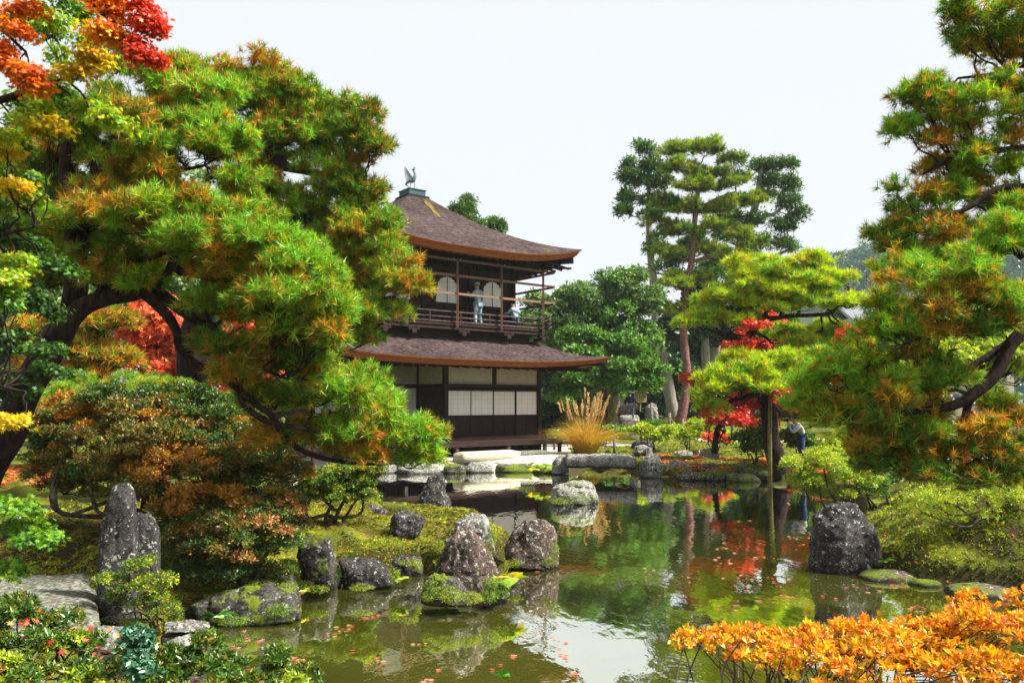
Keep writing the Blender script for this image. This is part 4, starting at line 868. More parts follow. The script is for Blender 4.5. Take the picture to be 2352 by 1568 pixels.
# --- second pine behind it
c2 = cl([(470, 165, 80, 40), (560, 175, 90, 45), (640, 225, 90, 50), (700, 225, 70, 45), (600, 260, 110, 45, 13.5, 'pine_bright'), (760, 270, 80, 50), (830, 290, 55, 55, 13.2, 'pine_dark'), (780, 330, 90, 45), (660, 320, 90, 40), (850, 350, 40, 60, 13.2, 'pine_dark'),
         (720, 400, 100, 40), (820, 430, 60, 45, 13.4, 'pine_dark'), (600, 380, 60, 35, 13.8, 'pine_orange'), (620, 430, 80, 35), (700, 480, 80, 45), (860, 480, 35, 25), (800, 510, 80, 45), (880, 520, 50, 40), (740, 560, 60, 50), (860, 590, 80, 45), (940, 620, 45, 28, 13, 'pine_bright'),
         (840, 660, 90, 40), (910, 670, 60, 35, 13, 'pine_orange'), (880, 730, 60, 40, 13), (820, 720, 50, 40), (840, 780, 35, 25, 13, 'pine_dark'), (570, 460, 60, 40, 14), (610, 520, 60, 30, 14), (780, 620, 60, 50, 13.6), (520, 210, 80, 45), (540, 250, 90, 50, 13.2), (660, 180, 50, 25, 13.8), (640, 290, 90, 45), (740, 320, 70, 45), (700, 350, 80, 40, 13.8, 'pine_bright'), (800, 250, 50, 35), (810, 380, 60, 45, 13.4, 'pine_orange'), (640, 460, 70, 45, 13.6), (780, 460, 70, 45, 13.6), (680, 530, 70, 45, 13.8, 'pine_dark'), (840, 540, 50, 45, 13.2), (800, 580, 70, 45), (900, 640, 60, 40, 13.1), (780, 700, 60, 40, 13.4), (560, 340, 70, 45, 14), (850, 440, 20, 20, 13.4, 'pine_dark')], 13.5)
tr = [path([(442, 960, 38), (443, 900, 34), (445, 820, 33), (455, 740, 31), (478, 690, 28), (520, 620, 24), (560, 520, 20), (590, 420, 16), (620, 330, 12), (640, 250, 7)], 14),
      path([(448, 830, 20), (520, 838, 15), (600, 820, 14), (640, 790, 11), (700, 740, 9), (800, 690, 7), (880, 650, 5)], 13.6), path([(590, 415, 13), (650, 375, 12), (600, 360, 11), (640, 380, 10), (740, 400, 7), (830, 420, 4)], 13.6),
      path([(540, 580, 14), (620, 560, 11), (700, 560, 9), (780, 540, 6), (860, 510, 4)], 13.6), path([(610, 350, 9), (700, 310, 7), (790, 300, 4)], 13.6)]
tree('pine_tree', 'thick trunked pine behind the leaning one with a rounded crown beside the roof', 'pine tree', tr[0][0][0], tr, c2, T_PINE, BARK_PINE, NEEDLE_MAT, .13, 38, PAL, limb_r=.026, sub_r=.28, flat=.85, low=-.4, up=.4, twn=2, vf=2.7, shell=.0, bshell=.35, alt='pine_orange', altp=.2)

# --- right pine, trunk beyond the right edge
c3 = cl([(2260, 40, 80, 35), (2340, 60, 80, 50), (2230, 100, 60, 30, 9.3, 'pine_dark'), (2300, 130, 80, 25, 9.3, 'pine_orange'), (2150, 210, 80, 40), (2120, 270, 60, 50, 9, 'pine_dark'), (2220, 240, 90, 45, 8.8, 'pine_bright'), (2310, 290, 70, 45), (2180, 320, 90, 35, 8.9, 'pine_orange'),
         (2310, 190, 60, 25), (2180, 390, 80, 25, 9.2, 'pine_orange'), (2260, 380, 80, 30), (2090, 460, 70, 35), (2180, 470, 70, 25), (2080, 530, 70, 40, 9, 'pine_dark'), (2160, 550, 90, 35, 9, 'pine_orange'), (2040, 545, 40, 40, 9.1), (2110, 600, 80, 25, 9, 'pine_dark'), (2290, 460, 80, 30), (2240, 530, 60, 20),
         (2310, 540, 80, 45, 8, 'pine_bright'), (2180, 630, 110, 40, 8.1, 'pine_bright'), (2290, 620, 90, 50, 7.8, 'pine_bright'), (2130, 690, 110, 45, 8, 'pine'), (2250, 700, 110, 45, 7.8), (2050, 740, 60, 45, 8.1, 'pine_bright'), (2120, 770, 100, 35, 8, 'pine_orange'), (2220, 760, 90, 30, 8, 'pine_dark'), (2330, 700, 60, 60, 7.9),
         (1900, 880, 60, 40, 8.4, 'pine_bright'), (1980, 880, 80, 45, 8.3, 'pine_bright'), (2080, 890, 80, 45, 8.3), (2160, 900, 80, 40, 8.3), (1920, 950, 80, 40, 8.3), (2030, 960, 90, 40, 8.2, 'pine_dark'), (2130, 960, 70, 30, 8.3, 'pine_orange'), (1990, 1010, 70, 25, 8.3, 'pine_dark'),
         (2050, 1070, 70, 30, 8.4, 'pine_dark'), (2140, 1060, 90, 30, 8.5, 'pine_dark'), (2250, 1050, 90, 35, 8.4, 'pine_dark'), (2340, 1070, 60, 35, 8.4, 'pine_dark'), (2200, 1100, 100, 22, 8.5, 'pine_dark'), (2320, 1010, 60, 25, 8.4, 'pine_dark'), (2280, 90, 70, 35, 9.3), (2340, 230, 60, 35, 9.2), (2250, 300, 80, 35, 9, 'pine'), (2130, 240, 60, 30, 8.9, 'pine_dark'), (2200, 280, 80, 35, 8.9, 'pine_bright'), (2240, 430, 70, 20, 9.2, 'pine_orange'), (2130, 500, 70, 25, 9), (2060, 590, 45, 25, 9, 'pine_dark'), (2180, 600, 70, 20, 8.8), (2330, 480, 60, 30, 8.6), (2330, 570, 70, 45, 7.9, 'pine_bright'), (2200, 670, 90, 40, 8, 'pine'), (2310, 760, 70, 40, 8, 'pine_dark'), (2040, 700, 50, 35, 8.1), (2160, 720, 100, 40, 7.9, 'pine_orange'), (1860, 920, 40, 30, 8.4, 'pine_bright'), (2060, 930, 90, 40, 8.2), (1940, 920, 80, 40, 8.3, 'pine_orange'), (2140, 870, 70, 30, 8.4, 'pine_bright'), (2080, 1010, 70, 25, 8.3, 'pine_dark'), (2090, 1100, 80, 25, 8.4, 'pine_dark'), (2000, 1060, 60, 25, 8.4, 'pine_dark'), (2300, 1110, 80, 22, 8.5, 'pine_dark'), (2240, 990, 40, 20, 8.3, 'pine_orange'), (2220, 20, 50, 30, 9.2), (2200, 60, 40, 30, 9.3, 'pine_dark'), (2330, 10, 60, 40, 9.2), (2340, 130, 50, 40, 9.1), (2260, 210, 70, 30, 9), (2100, 220, 40, 25, 9), (2290, 340, 80, 30, 8.9), (2340, 390, 50, 30, 9), (2090, 300, 40, 25, 9, 'pine_bright'), (2060, 620, 60, 30, 8.6), (2120, 650, 90, 35, 8.3, 'pine_bright'), (2250, 590, 80, 35, 8.2, 'pine_bright'), (2020, 760, 50, 35, 8.2, 'pine_bright'), (1990, 830, 60, 30, 8.3), (1930, 860, 60, 30, 8.3, 'pine_bright'), (2100, 820, 80, 30, 8.2, 'pine_dark'), (2020, 900, 90, 40, 8.2, 'pine_bright'), (2190, 860, 60, 25, 8.2), (1960, 970, 70, 30, 8.2), (2100, 990, 80, 30, 8.3), (2180, 1030, 80, 30, 8.4, 'pine_dark'), (2280, 940, 60, 30, 8.6), (2330, 960, 50, 30, 8.6, 'pine_orange'), (2290, 1080, 80, 30, 8.4)], 9)
tr = [path([(2720, 1250, 60), (2640, 1000, 56), (2600, 800, 36.0), (2590, 500, 30.2), (2560, 250, 23.0), (2500, 0, 14.4)], 8.6),
      path([(2590, 640, 21.6), (2480, 660, 19.4), (2400, 730, 17.3), (2330, 780, 15.8), (2285, 860, 14.4), (2240, 900, 13.0), (2190, 930, 10.8), (2100, 945, 8.6), (2010, 960, 5.8), (1930, 965, 3.6)], 8.2),
      path([(2250, 890, 10.8), (2225, 925, 9.4), (2215, 965, 8.6), (2190, 1010, 7.2), (2150, 1035, 5.8), (2060, 1060, 3.6)], 8.3),
      path([(2590, 560, 18.7), (2480, 480, 14.4), (2400, 450, 11.5), (2340, 430, 10.1), (2280, 440, 7.9), (2230, 475, 5.8), (2160, 500, 3.6), (2090, 520, 2.2)], 8.8),
      path([(2590, 450, 15.8), (2480, 360, 11.5), (2380, 340, 8.6), (2300, 345, 7.2), (2200, 355, 5.0), (2120, 400, 2.9)], 8.9), path([(2570, 280, 13.0), (2450, 180, 9.4), (2350, 150, 7.2), (2280, 170, 4.3), (2200, 180, 2.9)], 9),
      path([(2400, 690, 11.5), (2350, 710, 9.4), (2280, 700, 7.2), (2240, 720, 5.8), (2150, 760, 3.6), (2080, 790, 2.2)], 8), path([(2330, 780, 10.1), (2250, 830, 7.2), (2180, 860, 5.8), (2080, 870, 3.6), (1960, 900, 2.2)], 8.3), path([(2350, 590, 8.6), (2300, 560, 6.5), (2200, 600, 4.3)], 8)]
tree('pine_tree', 'open pine reaching in from the right edge with dark limbs', 'pine tree', tr[0][0][0], tr, c3, T_PINE, BARK_PINE, NEEDLE_MAT, .10, 30, PAL, limb_r=.015, sub_r=.19, flat=.8, low=-.35, up=.45, twn=3, vf=1.75, shell=.0, bshell=.2, alt='pine_orange', altp=.15)

# --- cloud pruned yellow green pine on the far bank
c4 = cl([(1740, 610, 70, 25), (1830, 620, 70, 28), (1700, 660, 80, 35), (1790, 665, 90, 40), (1880, 655, 50, 30), (1930, 640, 32, 18), (1650, 700, 55, 30), (1740, 720, 80, 32), (1830, 710, 50, 25), (1900, 700, 45, 25), (1680, 740, 60, 25), (1640, 730, 30, 35), (1860, 595, 14, 8), (1960, 700, 20, 10),
         (1790, 770, 70, 25, 25), (1870, 760, 70, 30, 25), (1940, 770, 60, 30, 25), (1850, 810, 70, 25, 25), (1930, 815, 60, 25, 25),
         (1720, 845, 80, 30, 23), (1790, 840, 60, 30, 23), (1660, 870, 60, 25, 22.5), (1690, 900, 80, 30, 22.5), (1630, 920, 40, 22, 22.5), (1760, 895, 40, 25, 22.5), (1800, 880, 50, 25, 23), (1860, 870, 50, 30, 23), (1890, 830, 50, 25, 23.5), (1640, 950, 25, 22, 22.5), (1760, 640, 90, 25), (1690, 690, 70, 30), (1770, 690, 90, 30), (1600, 740, 25, 20), (1900, 790, 70, 25, 25), (1960, 830, 50, 25, 25), (1830, 790, 60, 25, 25), (1980, 780, 40, 30, 25), (1740, 820, 50, 18, 23), (1700, 870, 70, 25, 22.5), (1850, 840, 60, 25, 24), (1910, 860, 60, 25, 24), (1740, 880, 70, 25, 22.7), (1650, 890, 50, 20, 22.5)], 24, 'yellow_pine')
tr = [path([(1795, 1100, 26), (1785, 1060, 22), (1772, 1010, 19), (1765, 960, 17), (1752, 900, 15), (1735, 840, 13), (1718, 790, 11), (1735, 750, 9), (1760, 720, 6)], 24), path([(1740, 850, 8), (1800, 872, 6), (1840, 868, 4)], 23.5), path([(1722, 780, 8), (1650, 765, 6), (1690, 770, 5)], 24),
      path([(1745, 740, 7), (1700, 715, 6), (1660, 705, 4)], 24), path([(1750, 735, 6), (1820, 725, 5), (1900, 720, 4), (1935, 690, 3), (1950, 660, 2)], 24), path([(1750, 900, 8), (1700, 915, 5), (1650, 930, 3)], 23)]
tree('pine_tree', 'yellow green cloud pruned pine with a curved trunk beside the prop pole', 'pine tree', tr[0][0][0], tr, c4, T_PINE_FAR, BARK_PINE, NEEDLE_MAT, .19, 30, PAL, limb_r=.03, sub_r=.36, vf=2.6, alt='pine_bright', altp=.2, flat=.55, low=-.1, up=.8)
b = MB(); p0 = G(1768, 1118); b.tube([p0 - np.array([0, 0, .5]), W(1768, 1000, p0[1]), W(1770, 885, p0[1] + .3)], [.065, .06, .05], 8, True, .1)
pp = b.build('prop_pole', wood('mossy pole wood', (.10, .085, .02), (.30, .26, .09), 6, (5, 5, 1)), None); tag(pp, 'mossy wooden pole standing in the water and propping the yellow green pine', 'prop pole')

# --- tall red pine and cypresses behind
def far_tree(label, base_px, Y, trunk, clumps, key, tm, bark, size=.42, dens=22, sub=.7, name='tree', cat='tree', lm=GREEN_MAT, **k):
    trs = [path(t, Y) for t in trunk]; return tree(name, label, cat, trs[0][0][0], trs, cl(clumps, Y, key), tm, bark, lm, size, dens, PAL, limb_r=k.pop('limb_r', .07), sub_r=sub, **k)
far_tree('tall slender pine with a bare pinkish trunk and layered crown against the sky', None, 46,
         [[(1556, 1000, 17), (1560, 980, 13), (1572, 920, 11), (1578, 860, 9.5), (1571, 780, 9), (1568, 720, 8.5), (1578, 650, 7.5), (1590, 590, 7), (1594, 520, 6), (1602, 450, 5), (1600, 380, 3)], [(1590, 600, 5), (1640, 590, 4), (1690, 600, 3)], [(1600, 480, 4), (1650, 455, 3), (1690, 440, 2)]],
         [(1560, 345, 40, 22), (1630, 342, 50, 22), (1680, 365, 35, 14), (1560, 385, 50, 20), (1640, 400, 60, 18), (1600, 430, 70, 20), (1690, 420, 50, 20), (1530, 465, 45, 22), (1570, 480, 50, 20), (1640, 480, 60, 22), (1710, 465, 45, 20), (1500, 505, 25, 22), (1560, 530, 65, 22), (1650, 520, 60, 22), (1700, 540, 35, 20),
          (1540, 580, 45, 18), (1620, 575, 30, 14), (1680, 590, 50, 20), (1720, 615, 40, 16), (1610, 640, 30, 20), (1550, 655, 45, 22), (1640, 680, 45, 22), (1520, 710, 30, 22), (1590, 700, 30, 14), (1500, 690, 25, 20), (1730, 560, 40, 14)], 'tall_pine', T_PINE_FAR, BARK_RED, .28, 18, .45, 'pine_tree', 'pine tree', NEEDLE_MAT, flat=.75, up=.6, low=-.3, limb_r=.035, vf=4.2, bshell=.0, shell=.0, alt='cypress', altp=.1)
far_tree('cypress with a bare pale leaning trunk and dark crown left of the tall pine', None, 50,
         [[(1560, 990, 17), (1545, 940, 14), (1530, 860, 12.5), (1515, 780, 11.5), (1505, 720, 10), (1500, 640, 9), (1492, 560, 8), (1490, 480, 6), (1490, 380, 3)]],
         [(1480, 345, 30, 16), (1440, 380, 26, 18), (1500, 380, 35, 22), (1450, 415, 40, 22), (1510, 420, 40, 22), (1440, 455, 30, 22), (1490, 460, 35, 18), (1435, 485, 12, 12), (1500, 570, 22, 26), (1510, 620, 18, 16), (1560, 590, 40, 30), (1640, 620, 40, 40), (1600, 560, 40, 30), (1560, 640, 40, 30)], 'cypress', T_SCALE, BARK_GREY, .36, 15, .46, 'cypress_tree', 'cypress tree', flat=.7, up=.3, low=-.6, limb_r=.03, vf=3.2, bshell=.0, shell=.0)
far_tree('dark spreading cypress right of the tall pine with gaps of sky in its crown', None, 52,
         [[(1640, 990, 15), (1632, 900, 13), (1640, 800, 13), (1665, 700, 12), (1690, 600, 11), (1720, 520, 10), (1740, 450, 8), (1750, 380, 4)], [(1720, 560, 5), (1760, 590, 4), (1810, 575, 3)], [(1738, 500, 5), (1780, 490, 4), (1810, 460, 3)]],
         [(1700, 370, 20, 14), (1750, 385, 40, 20), (1800, 380, 35, 16), (1770, 420, 45, 20), (1815, 430, 28, 18), (1740, 460, 40, 20), (1800, 470, 45, 20), (1835, 490, 20, 20), (1750, 510, 50, 18), (1810, 520, 30, 20), (1730, 560, 40, 20), (1790, 565, 40, 14), (1820, 570, 16, 14), (1650, 600, 50, 30), (1700, 620, 40, 25), (1660, 540, 30, 40), (1680, 500, 25, 25)], 'cypress', T_SCALE, BARK_GREY, .36, 14, .46, 'cypress_tree', 'cypress tree', flat=.6, up=.3, low=-.5, limb_r=.03, vf=2.9, bshell=.0, shell=.0)
far_tree('dark conifer tip showing above the pavilion roof', None, 50, [[(1072, 900, 14), (1072, 700, 12), (1070, 560, 8), (1068, 450, 3)]], [(1068, 460, 15, 12), (1066, 490, 28, 16), (1080, 515, 34, 16), (1075, 550, 40, 20), (1075, 600, 50, 30)], 'cypress', T_SCALE, BARK_GREY, .36, 18, .36, 'conifer_tree', 'conifer', limb_r=.03, vf=2.2, flat=.7, up=.2, low=-.6)
far_tree('second conifer with only a thin tip sticking out over the roof slope', None, 52, [[(1120, 900, 14), (1122, 700, 10), (1126, 590, 6), (1132, 520, 2)]], [(1132, 518, 14, 5), (1126, 560, 24, 20), (1124, 620, 40, 30)], 'cypress', T_SCALE, BARK_GREY, .45, 26, .5, 'conifer_tree', 'conifer', flat=.7, up=.2, low=-.6)
far_tree('plain grey trunked tree standing behind the pruned pine', None, 50, [[(1628, 985, 11), (1624, 900, 10), (1620, 800, 10), (1616, 720, 9), (1610, 640, 7)]], [(1600, 740, 50, 40), (1650, 760, 50, 40), (1610, 690, 40, 30), (1560, 760, 40, 40)], 'dark_wood', T_LEAF_FAR, BARK_GREY, .5, 22, .7, flat=.8, up=.3, low=-.6)

# --- broadleaf trees behind the pavilion
far_tree('large rounded evergreen with small grey green leaves behind the pavilion balcony', None, 44, [[(1400, 1000, 20), (1395, 900, 17), (1390, 800, 14), (1400, 700, 8)]],
         [(1450, 640, 50, 30), (1400, 660, 60, 35), (1350, 690, 60, 35), (1300, 700, 50, 40), (1440, 700, 70, 40), (1370, 740, 70, 40), (1280, 750, 60, 40), (1480, 690, 40, 50), (1320, 790, 70, 40), (1450, 770, 60, 50), (1260, 800, 40, 40), (1390, 800, 60, 40), (1490, 780, 30, 50), (1220, 740, 30, 30), (1230, 690, 22, 22)], 'evergreen', T_LEAF_FAR, BARK_PINE, .25, 40, .55, 'evergreen_tree', 'evergreen tree', GREEN_MAT, flat=.8, up=.5, low=-.6, alt='laurel', altp=.25, vf=2.6, bshell=.3, shell=.3)
far_tree('bright green laurel tree with forked mossy trunk behind the pampas grass', None, 39, [[(1404, 1010, 9), (1404, 960, 8), (1402, 915, 8), (1396, 870, 6), (1392, 800, 4)], [(1403, 915, 5), (1425, 895, 4), (1445, 875, 3)]],
         [(1380, 780, 60, 25), (1440, 800, 50, 25), (1350, 820, 60, 28), (1420, 840, 70, 28), (1480, 850, 45, 25), (1340, 860, 60, 25), (1400, 880, 60, 22), (1460, 885, 60, 20), (1300, 880, 50, 25), (1280, 840, 40, 30), (1500, 880, 25, 20), (1320, 770, 40, 20), (1290, 920, 40, 14)], 'laurel', T_LEAF_FAR, two_tone('mossy bark', (.03, .03, .008), (.12, .13, .02), 9, (1, 1, 1)), .26, 34, .48, 'laurel_tree', 'laurel tree', GREEN_MAT, vf=2.4, bshell=.2, shell=.3, flat=.6, up=.7, low=-.3)
g2 = 'dark trees closing the garden behind the far lawn'
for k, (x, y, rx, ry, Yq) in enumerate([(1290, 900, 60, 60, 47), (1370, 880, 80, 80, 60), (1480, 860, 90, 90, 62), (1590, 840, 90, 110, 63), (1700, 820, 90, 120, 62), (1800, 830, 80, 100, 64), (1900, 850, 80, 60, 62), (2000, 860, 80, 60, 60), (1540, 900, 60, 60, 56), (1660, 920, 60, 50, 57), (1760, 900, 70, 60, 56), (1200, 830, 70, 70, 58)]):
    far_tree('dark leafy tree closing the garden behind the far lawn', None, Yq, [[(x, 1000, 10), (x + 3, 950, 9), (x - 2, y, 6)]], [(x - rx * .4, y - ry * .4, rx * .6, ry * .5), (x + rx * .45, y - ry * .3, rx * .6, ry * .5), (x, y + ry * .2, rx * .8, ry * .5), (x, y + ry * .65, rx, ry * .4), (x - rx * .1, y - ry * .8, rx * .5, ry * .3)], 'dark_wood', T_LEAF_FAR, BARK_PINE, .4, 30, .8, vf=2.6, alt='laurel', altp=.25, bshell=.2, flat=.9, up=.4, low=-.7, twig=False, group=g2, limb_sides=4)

# --- far maples and shrubs
far_tree('scarlet maple glowing beneath and behind the cloud pruned pine', None, 28, [[(1640, 1040, 7), (1650, 980, 6), (1680, 930, 5), (1740, 880, 4), (1760, 800, 3)], [(1680, 930, 4), (1780, 910, 3), (1860, 900, 3)]],
         [(1750, 735, 40, 20), (1720, 770, 40, 25), (1690, 800, 35, 20), (1780, 800, 60, 25), (1620, 880, 25, 10), (1600, 870, 10, 8), (1690, 940, 60, 24), (1750, 930, 50, 25), (1640, 965, 40, 14), (1730, 970, 60, 18), (1820, 920, 50, 20, 26), (1860, 905, 40, 20, 26), (1840, 945, 40, 14, 26), (1690, 850, 35, 15), (1960, 800, 50, 22, 27), (1900, 850, 50, 16, 27), (1600, 868, 30, 10, 24), (1625, 885, 25, 8, 24), (1640, 955, 45, 16, 22.3), (1700, 965, 50, 16, 22.3), (1720, 925, 60, 20, 24.5), (1800, 905, 50, 16, 22.5), (1830, 935, 40, 16, 22.6), (1740, 750, 36, 16, 23.2), (1700, 795, 34, 12, 23), (1960, 770, 30, 10, 22)], 'red', T_MAPLE_FAR, BARK_PINE, .17, 30, .32, 'maple_tree', 'maple tree', GREEN_MAT, limb_r=.02, bshell=.1, shell=.2, flat=.5, up=1.0, low=-.4)
def shrub(label, x, yb, Y, clumps, key, tm=T_LEAF_FAR, size=.16, dens=24, sub=.22, lm=GREEN_MAT, stems=4, name='shrub', cat='shrub', zb=None, r=.035, group=None, bark=BARK_TWIG, spread=.1, **k):
    base = W(x, yb, Y); 
    if zb is None: zb = gh(base[0], Y)
    base[2] = zb; cs = cl(clumps, Y, key); trs = []
    for s in range(stems):
        c = cs[s % len(cs)]; e = c[0] - np.array([0, 0, c[1][2] * .3]); st = base + np.array([rnd.uniform(-1, 1) * spread, rnd.uniform(-1, 1) * spread * .5, -.12])
        pts = limb_path(st, e, -.02, s * 3 + int(x), 5, .35); trs.append((pts, list(np.linspace(r, r * .4, len(pts)))))
    return tree(name, label, cat, base, trs, cs, tm, bark, lm, size, dens, PAL, group=group, limb_r=r * .6, sub_r=sub, flat=k.pop('flat', .6), up=k.pop('up', .8), low=k.pop('low', -.25), trunk_name='stem', crown_name='foliage', **k)
shrub('small pruned azalea with pale bare stems left on the far lawn', 1490, 1042, 33, [(1475, 990, 30, 11), (1515, 995, 35, 13), (1500, 1005, 35, 10)], 'lime', r=.03)
shrub('middle pruned azalea on the far lawn behind the white rocks', 1580, 1038, 34, [(1570, 990, 30, 11), (1600, 985, 30, 12), (1580, 1000, 35, 11)], 'lime', r=.03)
shrub('pruned azalea turning red right of the middle one', 1640, 1050, 32, [(1630, 985, 35, 14), (1655, 1000, 30, 14), (1640, 1010, 35, 12, 31, 'red_orange')], 'lime', r=.03)
shrub('dark green azalea left of the curved pine trunk', 1735, 1068, 26, [(1720, 1010, 30, 16), (1750, 1005, 25, 18), (1735, 1030, 32, 14)], 'shrub', r=.03)
shrub('dark azalea right of the curved pine trunk', 1835, 1062, 27, [(1830, 1005, 25, 22), (1850, 1020, 25, 18)], 'shrub', r=.03)
shrub('low green bush by the stone steps', 1510, 985, 45, [(1500, 972, 22, 9)], 'laurel', stems=2)
shrub('dark camellia bush at the right corner of the pavilion', 1270, 1015, 40, [(1265, 960, 30, 40), (1290, 985, 30, 30), (1255, 1000, 25, 22)], 'dark_wood', size=.2, sub=.35)
shrub('green bush of broad leaves behind the pampas grass', 1375, 1020, 37, [(1400, 1000, 40, 16), (1290, 1010, 40, 14)], 'laurel', size=.16, sub=.3)

# --- trees at the left, seen between the pines
far_tree('orange red maple behind the thick pine trunk', None, 24, [[(400, 1000, 14), (390, 900, 12), (370, 820, 9), (350, 760, 6)]],
         [(340, 740, 60, 40), (300, 790, 50, 40), (380, 780, 60, 40), (330, 840, 70, 40), (430, 820, 50, 50), (500, 790, 60, 40), (520, 850, 50, 40), (480, 900, 50, 30), (400, 870, 60, 30), (560, 740, 50, 25), (340, 700, 50, 20), (600, 850, 30, 25)], 'red_orange', T_MAPLE_FAR, BARK_PINE, .22, 40, .45, 'maple_tree', 'maple tree', flat=.6, up=.6, low=-.6)
far_tree('green pine behind the orange maple at the left', None, 20, [[(230, 1000, 14), (230, 880, 11), (225, 760, 7)]], [(220, 740, 60, 35), (260, 740, 40, 25), (180, 800, 60, 45), (250, 820, 50, 40), (200, 870, 60, 40), (100, 780, 60, 50), (120, 860, 60, 40)], 'pine_orange', T_PINE_FAR, BARK_PINE, .2, 36, .4, 'pine_tree', 'pine tree', NEEDLE_MAT, flat=.65)
g3 = 'background trees beyond the left lawn'
for k, (x, y, rx, ry, Yq, key) in enumerate([(-60, 800, 150, 150, 34, 'dark_wood'), (120, 600, 160, 220, 36, 'evergreen'), (330, 560, 150, 240, 38, 'laurel'), (560, 640, 150, 190, 40, 'evergreen'), (740, 800, 120, 120, 46, 'laurel'), (640, 900, 120, 70, 34, 'lime'), (30, 930, 120, 60, 30, 'dark_wood'), (-120, 500, 160, 300, 38, 'dark_wood')]):
    far_tree('leafy background tree beyond the left lawn', None, Yq, [[(x, 1010, 14), (x + 4, 930, 12), (x, y, 7)]], [(x - rx * .4, y - ry * .4, rx * .6, ry * .4), (x + rx * .45, y - ry * .3, rx * .6, ry * .4), (x, y + ry * .1, rx * .8, ry * .4), (x - rx * .2, y + ry * .6, rx * .8, ry * .35), (x + rx * .3, y + ry * .6, rx * .7, ry * .35), (x, y - ry * .75, rx * .5, ry * .25)], key, T_LEAF_FAR, BARK_PINE, .36, 30, .75, vf=2.6, alt='evergreen', altp=.2, bshell=.2, flat=.85, up=.4, low=-.7, twig=False, group=g3, limb_sides=4)
# --- clipped light hedge and the big azalea at the left
shrub('clipped light green hedge behind the big azalea', 260, 985, 13.5, [(200, 900, 90, 28), (300, 890, 90, 26), (390, 905, 70, 28), (560, 930, 80, 26), (640, 940, 60, 24), (140, 930, 40, 40)], 'hedge_light', T_PINE, .09, 46, .25, name='hedge', cat='hedge', stems=5, flat=.7, up=.9)
shrub('huge layered azalea with dark green and orange leaves covering the left bank', 330, 1230, 10.3,
      [(170, 960, 90, 45, 11.2), (290, 920, 110, 40, 11.2, 'azalea_green'), (420, 920, 110, 40, 11, 'azalea_green'), (520, 950, 90, 40, 10.8, 'azalea_green'), (230, 1000, 120, 50, 10.8), (380, 1000, 120, 50, 10.4), (150, 1050, 80, 40, 11), (290, 1070, 120, 45, 10.4), (500, 1020, 110, 45, 10.2, 'azalea_green'), (600, 1030, 80, 40, 10.2, 'azalea_green'),
       (430, 1090, 120, 50, 9.9, 'azalea_orange'), (560, 1090, 100, 45, 9.8), (200, 1100, 80, 30, 10.8), (650, 1080, 50, 40, 9.9), (330, 1130, 80, 30, 9.9), (420, 1130, 70, 25, 9.5, 'azalea_orange'), (340, 960, 110, 50, 10.8), (460, 970, 110, 45, 10.6, 'azalea_green'), (560, 980, 90, 40, 10.5, 'azalea_green'), (300, 1030, 120, 50, 10.3), (440, 1040, 110, 45, 10, 'azalea_orange'), (130, 1000, 70, 50, 11.2), (110, 1090, 60, 30, 11.2), (560, 1050, 90, 40, 10), (650, 1020, 60, 40, 10.2, 'azalea_green'), (680, 1090, 40, 35, 9.9, 'azalea_green'), (100, 960, 60, 40, 11.4), (100, 1040, 50, 40, 11.2, 'azalea_green'), (160, 1120, 70, 25, 11), (250, 1090, 110, 35, 10.8, 'azalea_green'), (330, 1090, 110, 40, 10.2, 'azalea'), (480, 1080, 110, 50, 10, 'azalea'), (600, 1090, 90, 40, 10), (260, 1140, 80, 25, 10.2), (360, 1180, 60, 30, 9.7), (200, 940, 90, 40, 11.3, 'azalea_orange')], 'azalea', T_LEAF, .08, 34, .16, vf=2.2, bshell=.3, shell=.25, alt='azalea_orange', altp=.12, stems=9, name='azalea_bush', cat='azalea bush', r=.04, twn=2, flat=.55)
shrub('low azalea with pinkish orange leaf tips spilling towards the water', 560, 1330, 9.5,
      [(540, 1150, 90, 40, 9.5, 'azalea_orange'), (640, 1150, 60, 45, 9.5), (460, 1190, 80, 40, 9.3), (560, 1210, 90, 40, 9.2), (640, 1220, 60, 40, 9.2), (500, 1250, 80, 30, 9.1, 'azalea'), (580, 1270, 60, 30, 9.1), (430, 1230, 50, 25, 9.2, 'azalea_orange'), (520, 1300, 50, 20, 9.2, 'azalea'), (400, 1180, 50, 30, 9.3, 'azalea_orange'), (600, 1180, 80, 40, 9.4), (520, 1200, 80, 40, 9.3, 'azalea'), (660, 1190, 40, 40, 9.3), (600, 1240, 70, 35, 9.1), (450, 1240, 70, 30, 9.3, 'azalea_orange'), (560, 1290, 70, 30, 9.1, 'azalea'), (470, 1290, 50, 25, 9.4, 'azalea_green'), (380, 1210, 60, 40, 9.6, 'azalea_green'), (410, 1260, 60, 35, 9.4, 'azalea'), (680, 1210, 30, 35, 9.5), (640, 1260, 50, 30, 9.2, 'azalea_green'), (420, 1310, 60, 30, 9.3, 'azalea_green'), (480, 1330, 60, 25, 9.1, 'azalea'), (560, 1320, 60, 22, 9.2, 'azalea_green'), (630, 1300, 50, 25, 9.4, 'azalea'), (600, 1140, 90, 40, 9.8, 'azalea_green'), (500, 1150, 90, 40, 9.8, 'azalea'), (380, 1150, 70, 40, 10)], 'azalea_pink', T_LEAF, .07, 30, .14, vf=2.2, bshell=.2, shell=.2, alt='azalea_green', altp=.35, stems=7, name='azalea_bush', cat='azalea bush', r=.03, twn=2, flat=.55)
